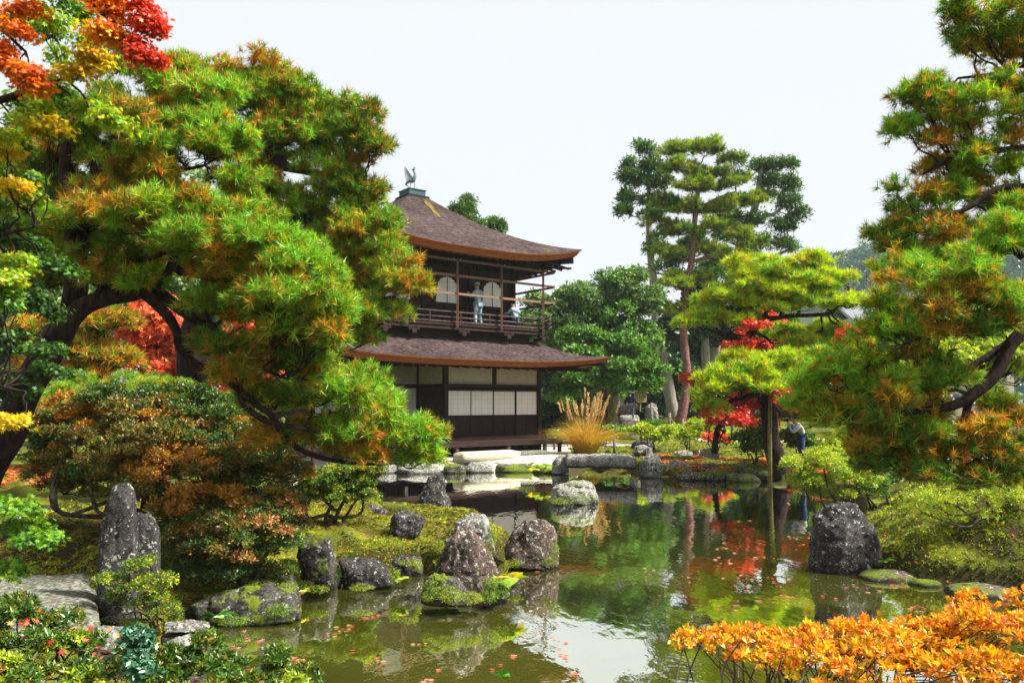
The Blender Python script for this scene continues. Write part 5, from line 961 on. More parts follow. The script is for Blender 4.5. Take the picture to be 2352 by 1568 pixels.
shrub('small dark tree shaped azalea with twisted stems on the mossy peninsula', 768, 1215, 12.4, [(730, 1105, 50, 32), (790, 1090, 60, 28), (840, 1110, 45, 32), (760, 1135, 60, 25), (820, 1140, 50, 22), (700, 1130, 25, 25), (865, 1090, 25, 20), (770, 1100, 60, 35), (800, 1120, 60, 30), (730, 1130, 50, 30), (845, 1085, 40, 25)], 'shrub', T_LEAF, .065, 30, .12, vf=2.4, bshell=.2, shell=.3, alt='lime', altp=.2, stems=6, name='azalea_bush', cat='azalea bush', r=.035, twn=2)
shrub('scraggly small leaved shrub growing in front of the standing stones', 340, 1425, 7.4, [(300, 1300, 40, 22), (340, 1340, 50, 28), (310, 1380, 45, 22), (370, 1370, 30, 30), (360, 1400, 35, 22), (270, 1370, 25, 22), (330, 1300, 40, 30), (350, 1340, 40, 40), (300, 1350, 40, 35), (390, 1400, 24, 16), (400, 1430, 20, 12), (250, 1330, 16, 12)], 'shrub', T_LEAF, .04, 22, .08, alt='lime', altp=.3, vf=1.8, bshell=.1, stems=5, r=.014, twn=2, flat=.7)
# --- right bank bushes
shrub('yellow green bush hanging over the water left of the black boulder', 1930, 1140, 15.5, [(1840, 1075, 50, 28), (1890, 1060, 50, 28), (1940, 1090, 50, 28), (1880, 1105, 50, 22), (1970, 1100, 40, 22), (1920, 1130, 50, 18), (1850, 1110, 40, 16)], 'lime', T_LEAF, .085, 40, .2, stems=6, twn=1)
shrub('open twiggy azalea on the moss at the right edge', 2300, 1255, 11.2, [(2150, 1150, 60, 30), (2230, 1140, 60, 30), (2310, 1130, 60, 25), (2180, 1185, 50, 22), (2280, 1180, 70, 25), (2340, 1160, 40, 30), (2120, 1170, 30, 22)], 'lime', T_LEAF, .055, 18, .17, stems=8, r=.022, twn=4)
shrub('dark low bush behind the right bank moss', 2010, 1140, 16, [(1990, 1130, 40, 20), (2040, 1110, 40, 20)], 'laurel', T_LEAF, .09, 30, .2, stems=3)
far_tree('sunlit yellow maple filling the gap under the right pine', None, 20, [[(2160, 1080, 12), (2150, 980, 10), (2140, 900, 6)]], [(2050, 850, 60, 40), (2150, 830, 90, 50), (2260, 820, 80, 50), (2120, 900, 80, 40), (2240, 880, 60, 30), (1960, 1010, 60, 35), (2060, 990, 80, 40), (2150, 1000, 70, 35), (2340, 830, 50, 60), (1920, 1040, 50, 30), (2040, 1050, 70, 22)], 'lime', T_MAPLE_FAR, BARK_PINE, .2, 24, .42, 'maple_tree', 'maple tree', flat=.55, up=.7, low=-.5)

# --- maples hanging in at the top left, close to the camera
def leaf_tree(label, Y, trunk, clumps, key, size, dens, sub, **k):
    trs = [path(t, Y) for t in trunk]; return tree('maple_tree', label, 'maple tree', trs[0][0][0], trs, cl(clumps, Y, key), T_MAPLE, BARK_PINE, GREEN_MAT, size, dens, PAL, limb_r=.008, sub_r=sub, flat=.35, up=1.2, low=-.7, shell=.1, twn=2, vf=1.5, bshell=.1, **k)
leaf_tree('maple with hanging sprays of orange and red leaves in the top left corner', 5.8, [[(-620, 1500, 60, 6.6), (-600, 900, 55, 6.6), (-560, 400, 45, 6.4), (-420, 60, 26, 6), (-200, -80, 16), (60, -90, 9), (250, -60, 4)], [(-430, 80, 14, 6), (-200, 10, 9), (-40, 40, 5), (60, 120, 3)], [(60, -88, 6), (200, 0, 4), (300, 100, 2.5)]],
          [(20, 30, 60, 40), (50, 100, 55, 50), (60, 160, 45, 40), (15, 150, 40, 40), (220, 10, 60, 30), (280, 40, 50, 40), (270, 90, 50, 35), (320, 110, 35, 35, 5.8, 'red'), (330, 60, 25, 40, 5.8, 'red'), (350, 130, 25, 25, 5.8, 'red'), (330, 20, 20, 35, 5.8, 'red'), (130, -30, 60, 20), (60, 200, 30, 20)], 'orange', .066, 26, .12)
leaf_tree('maple with yellow and green leaves filling the left edge', 6.4, [[(-520, 1520, 60, 7), (-500, 1000, 52, 7), (-460, 600, 42, 6.8), (-330, 380, 26, 6.6), (-150, 280, 16), (0, 230, 9), (150, 180, 4)], [(-460, 700, 22, 6.8), (-250, 640, 12), (-60, 560, 7), (80, 520, 3)], [(-480, 950, 18, 7), (-250, 900, 10), (-60, 880, 6), (60, 900, 3)], [(-500, 1200, 14, 6.8), (-250, 1160, 8, 6.4), (-60, 1150, 5), (60, 1190, 2.5)]],
          [(100, 20, 70, 50, 6.6, 'maple_green'), (150, 90, 70, 50, 6.6, 'maple_green'), (80, 250, 90, 50, 6.6, 'maple_green'), (180, 170, 50, 25, 6.2), (210, 90, 50, 25, 6.2), (225, 135, 30, 20, 6.2), (120, 60, 40, 25, 6.2, 'maple_lime'), (20, 280, 60, 40, 6.4, 'maple_lime'), (15, 350, 30, 30, 6.3), (25, 430, 25, 14, 6.2), (60, 300, 60, 40, 6.4, 'maple_lime'), (150, 250, 80, 40, 6.4, 'maple_lime'), (180, 130, 60, 40, 6.3, 'maple_lime'), (60, 460, 60, 30, 6.4, 'maple_lime'), (250, 280, 60, 25, 6.4, 'maple_lime'), (60, 620, 50, 30, 6.3, 'maple_lime'), (140, 310, 60, 30, 6.5, 'maple_green'), (60, 340, 70, 40, 6.8, 'maple_dark'), (130, 200, 80, 50, 6.7, 'maple_green'), (40, 60, 70, 50, 6.8, 'maple_green'), (200, 250, 60, 30, 6.6, 'maple_green'), (110, 300, 70, 30, 6.3, 'yellow'), (15, 330, 40, 40, 6.1, 'maple_lime'), (50, 420, 70, 40, 6.8, 'maple_green'), (200, 30, 60, 50, 6.9, 'maple_green'), (280, 110, 40, 30, 6.9, 'maple_green'),
           (40, 560, 90, 60, 6.8, 'maple_dark'), (150, 620, 80, 50, 6.8, 'maple_dark'), (60, 680, 80, 50, 6.8, 'maple_dark'), (30, 780, 60, 50, 6.8, 'maple_dark'), (110, 730, 60, 40, 6.9, 'maple_dark'), (20, 480, 60, 40, 6.9, 'maple_dark'), (20, 700, 40, 30, 6.2, 'maple_green'), (15, 880, 50, 50, 6.8, 'maple_dark'), (120, 850, 60, 30, 7, 'maple_dark'),
           (25, 968, 34, 6, 6.0), (15, 640, 20, 12, 6.1, 'maple_lime'), (40, 900, 70, 40, 6.8, 'maple_dark'), (90, 800, 70, 40, 6.8, 'maple_dark'), (30, 1170, 60, 30, 5.6, 'maple_green'), (100, 1235, 60, 12, 5.6, 'maple_green'), (50, 1215, 60, 18, 5.7, 'maple_green'), (10, 1310, 22, 14, 5.6, 'maple_green')], 'yellow', .07, 22, .13)

# --- bushes in the foreground
T_ROS = [leafy(8, .8, .27, seed=120 + i, spread=.25, fold=.18) for i in range(6)]
shrub('knee high bush with glossy green leaf rosettes in the bottom left corner', 120, 1560, 4.9, [(40, 1400, 60, 30, 5.2), (120, 1430, 60, 30, 5.1), (60, 1480, 80, 35, 4.8), (170, 1480, 60, 30, 4.9), (40, 1550, 80, 30, 4.5), (200, 1550, 90, 25, 4.6), (20, 1430, 40, 30, 4.9), (-60, 1480, 80, 60, 4.9)], 'bush_fg', T_ROS, .048, 15, .075, vf=3.6, bshell=.4, shell=.3, alt='lime', altp=.1, lm=LEAF_GLOSS, stems=8, name='azalea_bush', cat='azalea bush', r=.01, twn=2, zb=.7)
shrub('bright green bush with yellow tips along the bottom edge beside the water', 480, 1600, 4.5, [(340, 1500, 60, 22, 4.8), (420, 1510, 60, 25, 4.7), (400, 1560, 80, 25, 4.5), (520, 1530, 60, 22, 4.6), (600, 1545, 60, 18, 4.5), (680, 1560, 50, 12, 4.4), (300, 1550, 70, 25, 4.5), (560, 1580, 90, 20, 4.3), (640, 1515, 8, 18, 4.5), (470, 1480, 20, 14, 4.7)], 'bush_fg', T_ROS, .048, 15, .075, vf=3.6, bshell=.4, shell=.3, alt='lime', altp=.1, lm=LEAF_GLOSS, stems=9, name='azalea_bush', cat='azalea bush', r=.01, twn=2, zb=.6)
FIRE = [leafy(6, .85, .40, seed=70 + i, spread=.8, fold=.22) for i in range(6)]
FIRE = [leafy(5, .9, .44, seed=70 + i, spread=.6, fold=.3) for i in range(6)]
fc = []; gg = np.random.default_rng(5)
for t in np.linspace(0, 1, 64):
    x = 1565 + t * 800 + gg.uniform(-9, 9); top = 1446 + 16 * math.sin(t * 5) - (max(0, t - .74) * 150) + (22 if t > .93 else 0) + gg.uniform(-18, 26); d = 3.5 - .5 * t
    fc.append((x, top + 8, gg.uniform(8, 20), gg.uniform(7, 14), d + gg.uniform(-.2, .2)))
    if gg.random() < .6 and t > .1: fc.append((x + gg.uniform(-10, 10), top + gg.uniform(25, 50), gg.uniform(8, 20), gg.uniform(7, 13), d - .1 + gg.uniform(-.2, .2)))
    if gg.random() < .45 and t > .3: fc.append((x + gg.uniform(-10, 10), gg.uniform(1500, 1545), gg.uniform(8, 20), gg.uniform(7, 13), d - .25 + gg.uniform(-.2, .2)))
    if gg.random() < .4 and t > .4: fc.append((x + gg.uniform(-10, 10), gg.uniform(1540, 1600), gg.uniform(8, 18), gg.uniform(7, 12), d - .35 + gg.uniform(-.15, .15)))
fc += [(2215, 1392, 16, 10, 3.3), (2240, 1378, 10, 8, 3.3), (2262, 1400, 16, 12, 3.3), (2190, 1408, 18, 10, 3.3), (2340, 1380, 16, 14, 3.1), (2350, 1400, 14, 14, 3.1), (2230, 1410, 30, 14, 3.3)]
shrub('fiery orange azalea with thin bare stems across the bottom right corner', 1990, 1700, 3.0, fc, 'bush_fire', FIRE, .034, 3.2, .04, stems=80, name='azalea_bush', cat='azalea bush', r=.0065, twn=1, flat=.75, spread=.75, lm=GREEN_MAT, subn=3)
# ------------------------------------------------------------------ far hill, hall, garden wall
HY = 330
prof_h = [(1500, 760), (1700, 690), (1800, 640), (1880, 604), (1930, 584), (1990, 578), (2060, 574), (2140, 566), (2230, 570), (2352, 590), (2600, 640), (2900, 760)]
hx = np.linspace(1500, 2900, 90); hz = np.array([W(x, np.interp(x, [p[0] for p in prof_h], [p[1] for p in prof_h]), HY)[2] for x in hx]) - 3; V = []; nr = 30
for j in range(nr + 1):
    t = j / nr; yy = 190 + (HY - 190) * min(t * 1.25, 1) + max(0, t - .8) * 400; f = math.sin(min(t * 1.25, 1) * math.pi / 2) ** .9 * (1 if t <= .8 else 1 - (t - .8) * 2.5)
    for x, z in zip(hx, hz): V.append(((x - CX) / FD * HY, yy, -1 + (z + 1) * f))
V = np.array(V); V[:, 2] += fbm(V * .03, 3, 3) * 6 * np.clip(V[:, 2] / 20, 0, 1); q = len(hx)
F = [(j * q + i, j * q + i + 1, (j + 1) * q + i + 1, (j + 1) * q + i) for j in range(nr) for i in range(q - 1)]
tag(put('hill', V, F, two_tone('hill soil', (.02, .035, .012), (.05, .07, .02), .08), None, None, True), kind='structure')
ci = rng.choice(len(V), 2600); ci = ci[(V[ci, 0] > 105) & (V[ci, 0] < 230) & (V[ci, 1] < 345)]; VV = []; FF = []; CC = []; off = 0
for k in ci:
    c = V[k] + np.array([rng.uniform(-2, 2), rng.uniform(-3, 3), 1.0]); r = rng.uniform(2.6, 5); p, d = blob(c, r, 20, .8, -.2, .75, .5)
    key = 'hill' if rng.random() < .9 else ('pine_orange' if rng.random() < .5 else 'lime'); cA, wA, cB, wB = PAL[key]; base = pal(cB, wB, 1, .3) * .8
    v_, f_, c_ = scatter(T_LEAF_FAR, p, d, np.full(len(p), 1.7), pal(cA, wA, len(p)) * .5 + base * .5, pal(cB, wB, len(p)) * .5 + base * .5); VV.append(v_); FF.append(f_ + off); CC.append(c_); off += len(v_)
tag(put('hill_forest', np.concatenate(VV), np.concatenate(FF), GREEN_MAT, None, np.concatenate(CC)), 'wood covering the far hill behind the tiled hall, leaves tinted blue as haze', None, None, 'stuff')

m, nt, out = mat_new('grey roof tiles'); v = coords(nt); sx = N(nt, 'ShaderNodeSeparateXYZ'); nt.links.new(v, sx.inputs[0])
rib = math_n(nt, 'PINGPONG', sx.outputs[0], .15); n1 = noise(nt, v, 1.5, 5, .6); c = ramp(nt, n1, [(.35, (.08, .085, .10)), (.65, (.16, .165, .19))])
c = mix(nt, math_n(nt, 'LESS_THAN', rib, .05), c, (.27, .28, .30)); principled(nt, out, c, .6, .4, rib, .8, .08); TILE = m
WALLP = two_tone('pale earthen wall', (.44, .37, .31), (.56, .49, .42), 2, (1, 1, 1), .95, .1, .2, .01)
# hall with tiled roofs
hb = W(1950, 905, 85); hall = thing('temple_hall', 'distant hall with pale grey tiled roof below the wooded hill', 'temple hall', (hb[0], 85, .6))
def roof_gable(x0, x1, y, zr, ze, half, name, par):
    b = MB(); n = 14; sec = []
    for k in range(-n, n + 1):
        t = abs(k) / n; sec.append((y + half * k / n, zr + (ze - zr) * (t * 1.25 - .25 * t * t)))
    vs = [(x0, a, z) for a, z in sec] + [(x1, a, z) for a, z in sec] + [(x0, a, z - .35) for a, z in sec] + [(x1, a, z - .35) for a, z in sec]; m_ = len(sec)
    for k in range(m_ - 1): b.add([vs[k], vs[k + 1], vs[m_ + k + 1], vs[m_ + k]], [(0, 1, 2, 3)]); b.add([vs[2 * m_ + k], vs[2 * m_ + k + 1], vs[3 * m_ + k + 1], vs[3 * m_ + k]], [(3, 2, 1, 0)]); b.add([vs[k], vs[k + 1], vs[2 * m_ + k + 1], vs[2 * m_ + k]], [(0, 1, 2, 3)]); b.add([vs[m_ + k], vs[m_ + k + 1], vs[3 * m_ + k + 1], vs[3 * m_ + k]], [(0, 1, 2, 3)])
    for a in (0, m_ - 1): b.add([vs[a], vs[m_ + a], vs[3 * m_ + a], vs[2 * m_ + a]], [(0, 1, 2, 3)])
    r = b.build(name, TILE, par); c = MB(); c.box(((x0 + x1) / 2, y, zr + .25), (x1 - x0 + .3, .6, .6)); c.build('ridge', WALLP if False else TILE, r); return r
zr = W(1950, 678, 85)[2]; roof_gable(hb[0] - 1.2, hb[0] + 16, 86, zr, zr - 3.0, 5.5, 'roof', hall)
b = MB(); b.box((hb[0] + 7.5, 86, (zr - 2.6 + .5) / 2), (15.5, 9, zr - 3.1)); b.build('wall', WALLP, hall)
b = MB(); b.add([(hb[0] - 3, 78.6, zr - 5.2), (hb[0] + 18, 78.6, zr - 5.2), (hb[0] + 16.5, 81.4, zr - 3.9), (hb[0] - 1.5, 81.4, zr - 3.9), (hb[0] - 3, 78.6, zr - 5.5), (hb[0] + 18, 78.6, zr - 5.5), (hb[0] + 16.5, 81.4, zr - 4.3), (hb[0] - 1.5, 81.4, zr - 4.3)], [(0, 1, 2, 3), (7, 6, 5, 4), (0, 4, 5, 1), (1, 5, 6, 2), (2, 6, 7, 3), (3, 7, 4, 0)]); b.build('lower_roof', TILE, hall)
for k in range(7): b = MB(); b.box((hb[0] + .8 + k * 2.4, 81.42, zr - 6.2), (1.6, .1, 1.8)); b.build('window', WOOD_DARK, hall)
def garden_wall(label, p, q, z0, h, name='garden_wall'):
    p = np.array(p, float); q = np.array(q, float); a = math.atan2(q[1] - p[1], q[0] - p[0]); L = np.linalg.norm(q - p); c = (p + q) / 2
    o = thing(name, label, 'wall', (c[0], c[1], z0)); b = MB(); b.box((c[0], c[1], z0 + h / 2), (L, .4, h), a); b.build('wall', WALLP, o)
    b = MB(); n = int(L / .33); ux, uy = math.cos(a), math.sin(a)
    for s in (-1, 1):
        e = [(p[0], p[1]), (q[0], q[1])]; vs = []
        for X_, Y_ in e: vs += [(X_ - s * uy * .02, Y_ + s * ux * .02, z0 + h + .34), (X_ - s * uy * .55, Y_ + s * ux * .55, z0 + h + .06), (X_ - s * uy * .55, Y_ + s * ux * .55, z0 + h), (X_ - s * uy * .02, Y_ + s * ux * .02, z0 + h + .02)]
        b.add(vs, [(0, 1, 5, 4), (1, 2, 6, 5), (2, 3, 7, 6), (3, 0, 4, 7), (0, 3, 2, 1), (4, 5, 6, 7)])
        for k in range(n + 1):
            t = k / n; X_ = p[0] * (1 - t) + q[0] * t; Y_ = p[1] * (1 - t) + q[1] * t; b.tube([(X_, Y_, z0 + h + .36), (X_ - s * uy * .57, Y_ + s * ux * .57, z0 + h + .075)], .06, 5)
    b.tube([(p[0], p[1], z0 + h + .42), (q[0], q[1], z0 + h + .42)], .12, 8); b.build('tile_coping', TILE, o); return o
garden_wall('pale earthen wall with tiled coping seen under the right pine', W(2190, 950, 37)[:2], W(2600, 950, 34)[:2], .35, 1.95)
garden_wall('distant earthen wall with tiled coping behind the scarlet maple', W(1640, 950, 60)[:2], W(2200, 950, 58)[:2], .9, 1.6)
garden_wall('low earthen wall behind the left lawn trees', W(-200, 950, 44)[:2], W(640, 950, 66)[:2], .3, 1.7)
for k, (x, y, rx, ry, Yq, key) in enumerate([(2130, 790, 90, 60, 48, 'lime'), (2250, 780, 90, 70, 50, 'lime'), (2360, 780, 80, 90, 46, 'evergreen'), (2030, 800, 60, 40, 55, 'lime'), (2480, 760, 100, 140, 50, 'evergreen'), (1950, 860, 60, 50, 52, 'laurel'), (2080, 900, 80, 50, 44, 'lime'), (2620, 740, 120, 140, 52, 'dark_wood')]):
    far_tree('rounded garden tree growing beyond the sand garden at the right', None, Yq, [[(x, 990, 12), (x + 4, 930, 10), (x, y, 6)]], [(x - rx * .4, y - ry * .4, rx * .6, ry * .5), (x + rx * .45, y - ry * .3, rx * .6, ry * .5), (x, y + ry * .2, rx * .8, ry * .5), (x, y + ry * .7, rx * .9, ry * .3), (x - rx * .1, y - ry * .8, rx * .5, ry * .3)], key, T_LEAF_FAR, BARK_PINE, .36, 28, .7, flat=.8, alt='laurel', altp=.2, bshell=.2, up=.4, low=-.6, twig=False, group='garden trees beyond the sand garden', limb_sides=4)

for k, x in enumerate(range(1250, 2010, 58)):
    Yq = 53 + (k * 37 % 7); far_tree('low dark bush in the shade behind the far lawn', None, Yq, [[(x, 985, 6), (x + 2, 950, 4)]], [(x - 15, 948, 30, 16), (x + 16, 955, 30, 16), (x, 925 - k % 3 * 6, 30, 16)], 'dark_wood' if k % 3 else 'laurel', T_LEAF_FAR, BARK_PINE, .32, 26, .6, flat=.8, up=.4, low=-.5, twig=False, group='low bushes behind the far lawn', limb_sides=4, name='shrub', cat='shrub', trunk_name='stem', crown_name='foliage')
# ------------------------------------------------------------------ steps, fence, signs
st_o = W(1447, 990, 47)
GRAN = [ROCK_BROWN, ROCK_PALE, ROCK_MOSSY]
for k, (x0, x1, yt, yb, Yq, lb) in enumerate([(1425, 1482, 968, 984, 46.5, 'lowest'), (1420, 1472, 953, 968, 48.9, 'second'), (1420, 1462, 938, 952, 50.3, 'third'), (1418, 1466, 926, 938, 51.8, 'highest')]):
    rock(f'{lb} of the rough stone steps the person climbs', [(x0, yb), (x0 + 2, yt + 2), (x0 + 8, yt), (x1 - 8, yt), (x1 - 2, yt + 2), (x1, yb)], GRAN[k % 2], W(x0, yb, Yq)[2], .9, Y=Yq, n=12, mm=24, name='stone_step', cat='stone step', under=.5)
rock('large pale boulder flanking the stone steps on the right', [(1482, 966), (1484, 935), (1496, 926), (1508, 929), (1514, 966)], ROCK_PALE, W(1, 966, 47)[2], .8, Y=47, under=.5)
rock('dark mossy boulder at the foot of the stone steps', [(1412, 1008), (1414, 990), (1430, 980), (1455, 982), (1466, 992), (1464, 1008)], ROCK_MOSSY, W(1, 1008, 42)[2], .8, Y=42, under=.5)
rock('mossy boulder flanking the stone steps on the left', [(1404, 985), (1404, 955), (1416, 948), (1424, 985)], ROCK_MOSSY, W(1, 985, 46.5)[2], .8, Y=46.5, under=.5)
bx = W(1422, 932, 54); o = thing('stone_block', 'pale grey panelled stone block left of the climbing person', 'stone block', bx); b = MB(); b.box((bx[0], 54, bx[2] + .2), (.8, .5, .42)); b.box((bx[0], 54, bx[2] + .46), (.9, .6, .09)); b.box((bx[0], 53.74, bx[2] + .2), (.02, .02, .4)); b.build('block', two_tone('pale stone', (.32, .31, .29), (.5, .49, .46), 4), o)
FPOST = two_tone('fence post wood', (.08, .055, .05), (.26, .2, .18), 8, (5, 5, .6)); ROPE = two_tone('straw rope', (.22, .15, .07), (.42, .32, .17), 40)
fb = W(1500, 990, 46); fence = thing('rope_fence', 'low fence of wooden posts joined by sagging rope beside the stone steps', 'fence', fb)
fp = [(1418, 950, 912, 48), (1496, 990, 925, 46), (1538, 995, 948, 45), (1568, 990, 962, 44), (1612, 985, 955, 46), (1682, 985, 962, 46)]
tops = []
for x, yb, yt, Yq in fp:
    p = W(x, yb, Yq); q = W(x, yt, Yq); b = MB(); b.tube([p - np.array([0, 0, .3]), q], .075, 8, True, .1); b.build('post', FPOST, fence); tops.append(q - np.array([0, 0, .15]))
for i in range(len(tops) - 1):
    b = MB(); pts = [tops[i] * (1 - t) + tops[i + 1] * t - np.array([0, 0, .35 * math.sin(math.pi * t)]) for t in np.linspace(0, 1, 9)]; b.tube(pts, .02, 5); b.build('rope', ROPE, fence)
fb = W(1405, 1030, 30.5); fence = thing('rope_fence', 'two low posts with one white rail beside the pampas grass', 'fence', fb)
for x, yb, yt, Yq in [(1411, 1036, 1006, 30.5), (1273, 1026, 1002, 34)]: b = MB(); b.tube([W(x, yb, Yq) - np.array([0, 0, .2]), W(x, yt, Yq)], .06, 8, True, .1); b.build('post', FPOST, fence)
b = MB(); b.beam(W(1414, 1020, 30.5), W(1444, 1020, 30.5), .03, .035); b.build('rail', two_tone('bamboo', (.5, .48, .4), (.66, .64, .55), 5), fence)
SIGNW = two_tone('yellowed sign wood', (.30, .24, .10), (.46, .39, .18), 8, (1, 5, 5)); INK = two_tone('ink', (.02, .02, .02), (.05, .045, .04), 9)
s0 = W(1471, 935, 49); sg = thing('sign_board', 'small roofed wooden notice board on a post above the steps', 'sign', s0)
b = MB(); b.box((s0[0], 49, s0[2] + .2), (.07, .07, .9)); b.build('post', SIGNW, sg); cz = W(1471, 913, 49)[2]
b = MB(); b.box((s0[0], 48.96, cz), (.76, .05, .56)); b.build('board', SIGNW, sg)
b = MB(); b.prism([(-.5, -.02), (0, .16), (.5, -.02), (.5, -.08), (0, .09), (-.5, -.08)], lambda x, y, t: (s0[0] + x, 48.82 + .3 * t, cz + .34 + y)); b.build('roof', SIGNW, sg)
b = MB()
g = np.random.default_rng(4)
for c in range(6):
    for r in range(7 if c else 4):
        x = s0[0] + .28 - c * .11; z = cz + .2 - r * .062; b.box((x, 48.93, z), (.055, .004, .012)); b.box((x, 48.93, z - .018), (.012, .004, .04)); b.box((x + g.uniform(-.015, .015), 48.93, z - .03), (.045, .004, .01))
b.build('lettering', INK, sg)
s0 = W(1491, 1052, 31); mk = thing('marker_stake', 'short pale wooden stake with dark characters behind the bridge pier', 'marker', s0); b = MB(); b.box((s0[0], 31, s0[2] + .13), (.23, .12, .55)); b.build('stake', WOOD_GREY if False else two_tone('pale wood', (.34, .3, .26), (.5, .46, .4), 8, (4, 4, .6)), mk)
try:
    tcu = bpy.data.curves.new('characters', 'FONT'); tcu.body = '先\n行'; tcu.size = .13; tcu.align_x = 'CENTER'; tcu.extrude = .003; to = bpy.data.objects.new('lettering', tcu); COL.objects.link(to); to.parent = mk; to.rotation_euler = (R(90), 0, 0); to.location = (-.04, -.066, .30); tcu.materials.append(INK)
    dg = bpy.context.evaluated_depsgraph_get(); me = bpy.data.meshes.new_from_object(to.evaluated_get(dg)); bpy.data.objects.remove(to); to = link('lettering', me, INK, mk); to.rotation_euler = (R(90), 0, 0); to.location = (-.04, -.066, .30)
except Exception as ex: print('font', ex)
# props under the left pine
p0 = W(649, 1075, 13.2); o = MB(); o.tube([W(649, 1120, 13.2), W(650, 960, 12.6)], .035, 8, True, .1); tag(o.build('prop_pole', wood('olive pole', (.08, .07, .02), (.2, .17, .06), 6), None), 'thin mossy pole propping the low limb of the leaning pine', 'prop pole')
lo_ = W(700, 1060, 15); pr = thing('log_prop', 'dark log on a short post under the low pine limb by the sand court', 'prop', lo_); b = MB(); b.tube([W(718, 1085, 15), W(719, 1042, 15)], .035, 8); b.build('post', BARK_PINE, pr); b = MB(); b.tube([W(666, 1052, 14.6), W(700, 1036, 15), W(745, 1030, 15.3)], [.12, .11, .08], 9, True, .2); b.build('log', BARK_PINE, pr)

# ------------------------------------------------------------------ pampas grass
base = W(1345, 1044, 31.6); base[2] = max(.42, gh(base[0], 31.6)); pg = thing('pampas_grass', 'tall clump of golden pampas grass with feathery plumes beside the pavilion', 'pampas grass', base)
V = []; F = []; C_ = []; g = np.random.default_rng(8)
def blade(a, lean, L, wd, col, tipf=1.0, V=V, F=F, C_=C_, b0=None):
    r0 = g.uniform(0, .42); p = (b0 if b0 is not None else base + np.array([math.cos(a) * r0, math.sin(a) * r0, 0])); d = np.array([math.cos(a), math.sin(a), 0]); s = np.array([-math.sin(a), math.cos(a), 0]) + g.normal(size=3) * .5; s = unit(s); n = 7; k = len(V)
    for i in range(n + 1):
        t = i / n; q = p + d * lean * L * (t ** 1.35) + np.array([0, 0, L * (t - (lean * .62) * t ** 2.4)]); w_ = wd * (1 - t * tipf) / 2; V.extend([q - s * w_, q + s * w_]); C_.extend([col, col])
    for i in range(n): F.append((k + 2 * i, k + 2 * i + 1, k + 2 * i + 3, k + 2 * i + 2))
    return V[-1]
for i in range(1500):
    q = g.random(); col = ((.56, .30, .035) if q < .4 else (.66, .46, .05) if q < .7 else (.34, .34, .03) if q < .85 else (.5, .17, .04)); blade(g.uniform(0, 6.283), g.uniform(.15, 1.15), g.uniform(1.1, 2.0), .022, np.array(col) * g.uniform(.7, 1.2))
put('leaves', V, F, GREEN_MAT, pg, np.array(C_)); 
V2 = []; F2 = []; C2 = []
for i in range(42):
    a = g.uniform(0, 6.283); tip = blade(a, g.uniform(.02, .42), g.uniform(1.6, 2.4), .016, np.array((.5, .3, .08)), .4, V2, F2, C2)
    for j in range(60):
        t = g.random(); pt = tip + np.array([math.cos(a) * .12 * t, math.sin(a) * .12 * t, .38 * t - .22]); e = pt + np.array([math.cos(a) * .05, math.sin(a) * .05, .09]) + g.normal(size=3) * .035; s = g.normal(size=3) * .012; k = len(V2); V2.extend([pt - s, pt + s, e, e]); c_ = np.array((.60, .42, .22)) * g.uniform(.8, 1.25); C2.extend([c_] * 4); F2.append((k, k + 1, k + 2, k + 3))
put('plumes', V2, F2, GREEN_MAT, pg, np.array(C2))

# ------------------------------------------------------------------ ferns and little plants
def fern(label, px, py, Yq, n, L, cols, zb=None, lean=.8, name='fern'):
    b0 = W(px, py, Yq); 
    if zb is not None: b0[2] = zb
    V = []; F = []; C_ = []
    for i in range(n):
        a = g.uniform(0, 6.283); l = L * g.uniform(.6, 1.1); d = np.array([math.cos(a), math.sin(a), 0]); s = np.array([-math.sin(a), math.cos(a), 0]); col = np.array(cols[int(g.integers(0, len(cols)))]) * g.uniform(.8, 1.2); ln = lean * g.uniform(.6, 1.1)
        for j in range(1, 19):
            t = j / 19; q = b0 + d * ln * l * t + np.array([0, 0, l * (.7 * t - .75 * ln * t * t)]); wv = l * .28 * math.sin(math.pi * min(1, t * .9 + .12))
            for sg_ in (-1, 1):
                k = len(V); V.extend([q, q + s * sg_ * wv * .5 + d * .01 * l + np.array([0, 0, .01]), q + s * sg_ * wv + d * .035 * l - np.array([0, 0, .02 * l]), q + d * l * .030]); F.append((k, k + 1, k + 2, k + 3)); C_.extend([col] * 4)
    o = link(name, np_mesh(name, np.array(V) - b0, F, np.array(C_)), GREEN_MAT); o.location = tuple(b0); return tag(o, label, 'fern')
LG = [(.34, .46, .03), (.22, .40, .02), (.62, .48, .03)]; DG = [(.07, .20, .02), (.12, .30, .03)]
fern('yellow green fern growing at the right side of the pointed boulder', 1160, 1335, 9.7, 16, .42, LG, .22)
fern('small fern between the wide rock and the pointed boulder', 920, 1320, 10.2, 10, .26, LG, .15)
fern('bright yellow fern left of the far stone bridge', 1245, 1062, 25, 18, .6, LG, .35)
fern('second yellow fern at the left foot of the far stone bridge', 1225, 1072, 24.8, 12, .5, LG, .3)
fern('yellow fern hanging beneath the far stone bridge', 1378, 1082, 26, 16, .6, LG, .15)
fern('reddish fern under the right half of the stone bridge', 1430, 1085, 25.6, 10, .45, [(.5, .25, .06), (.3, .25, .05)], .12)
fern('small green fern between the bridge pier and the grey rock', 1527, 1085, 24.6, 8, .35, LG + DG, .1)
fern('bright green fern on the long low mossy rock in the shade', 495, 1415, 8.6, 12, .26, DG, .12)
fern('dark green fern at the foot of the square stone', 690, 1350, 9.7, 10, .26, DG + LG, .12)
fern('little fern on the moss beside the upright rock', 1065, 1185, 15.6, 8, .3, LG, .3)
fern('small fern at the right foot of the black boulder', 2030, 1310, 11.2, 7, .2, DG, .2)
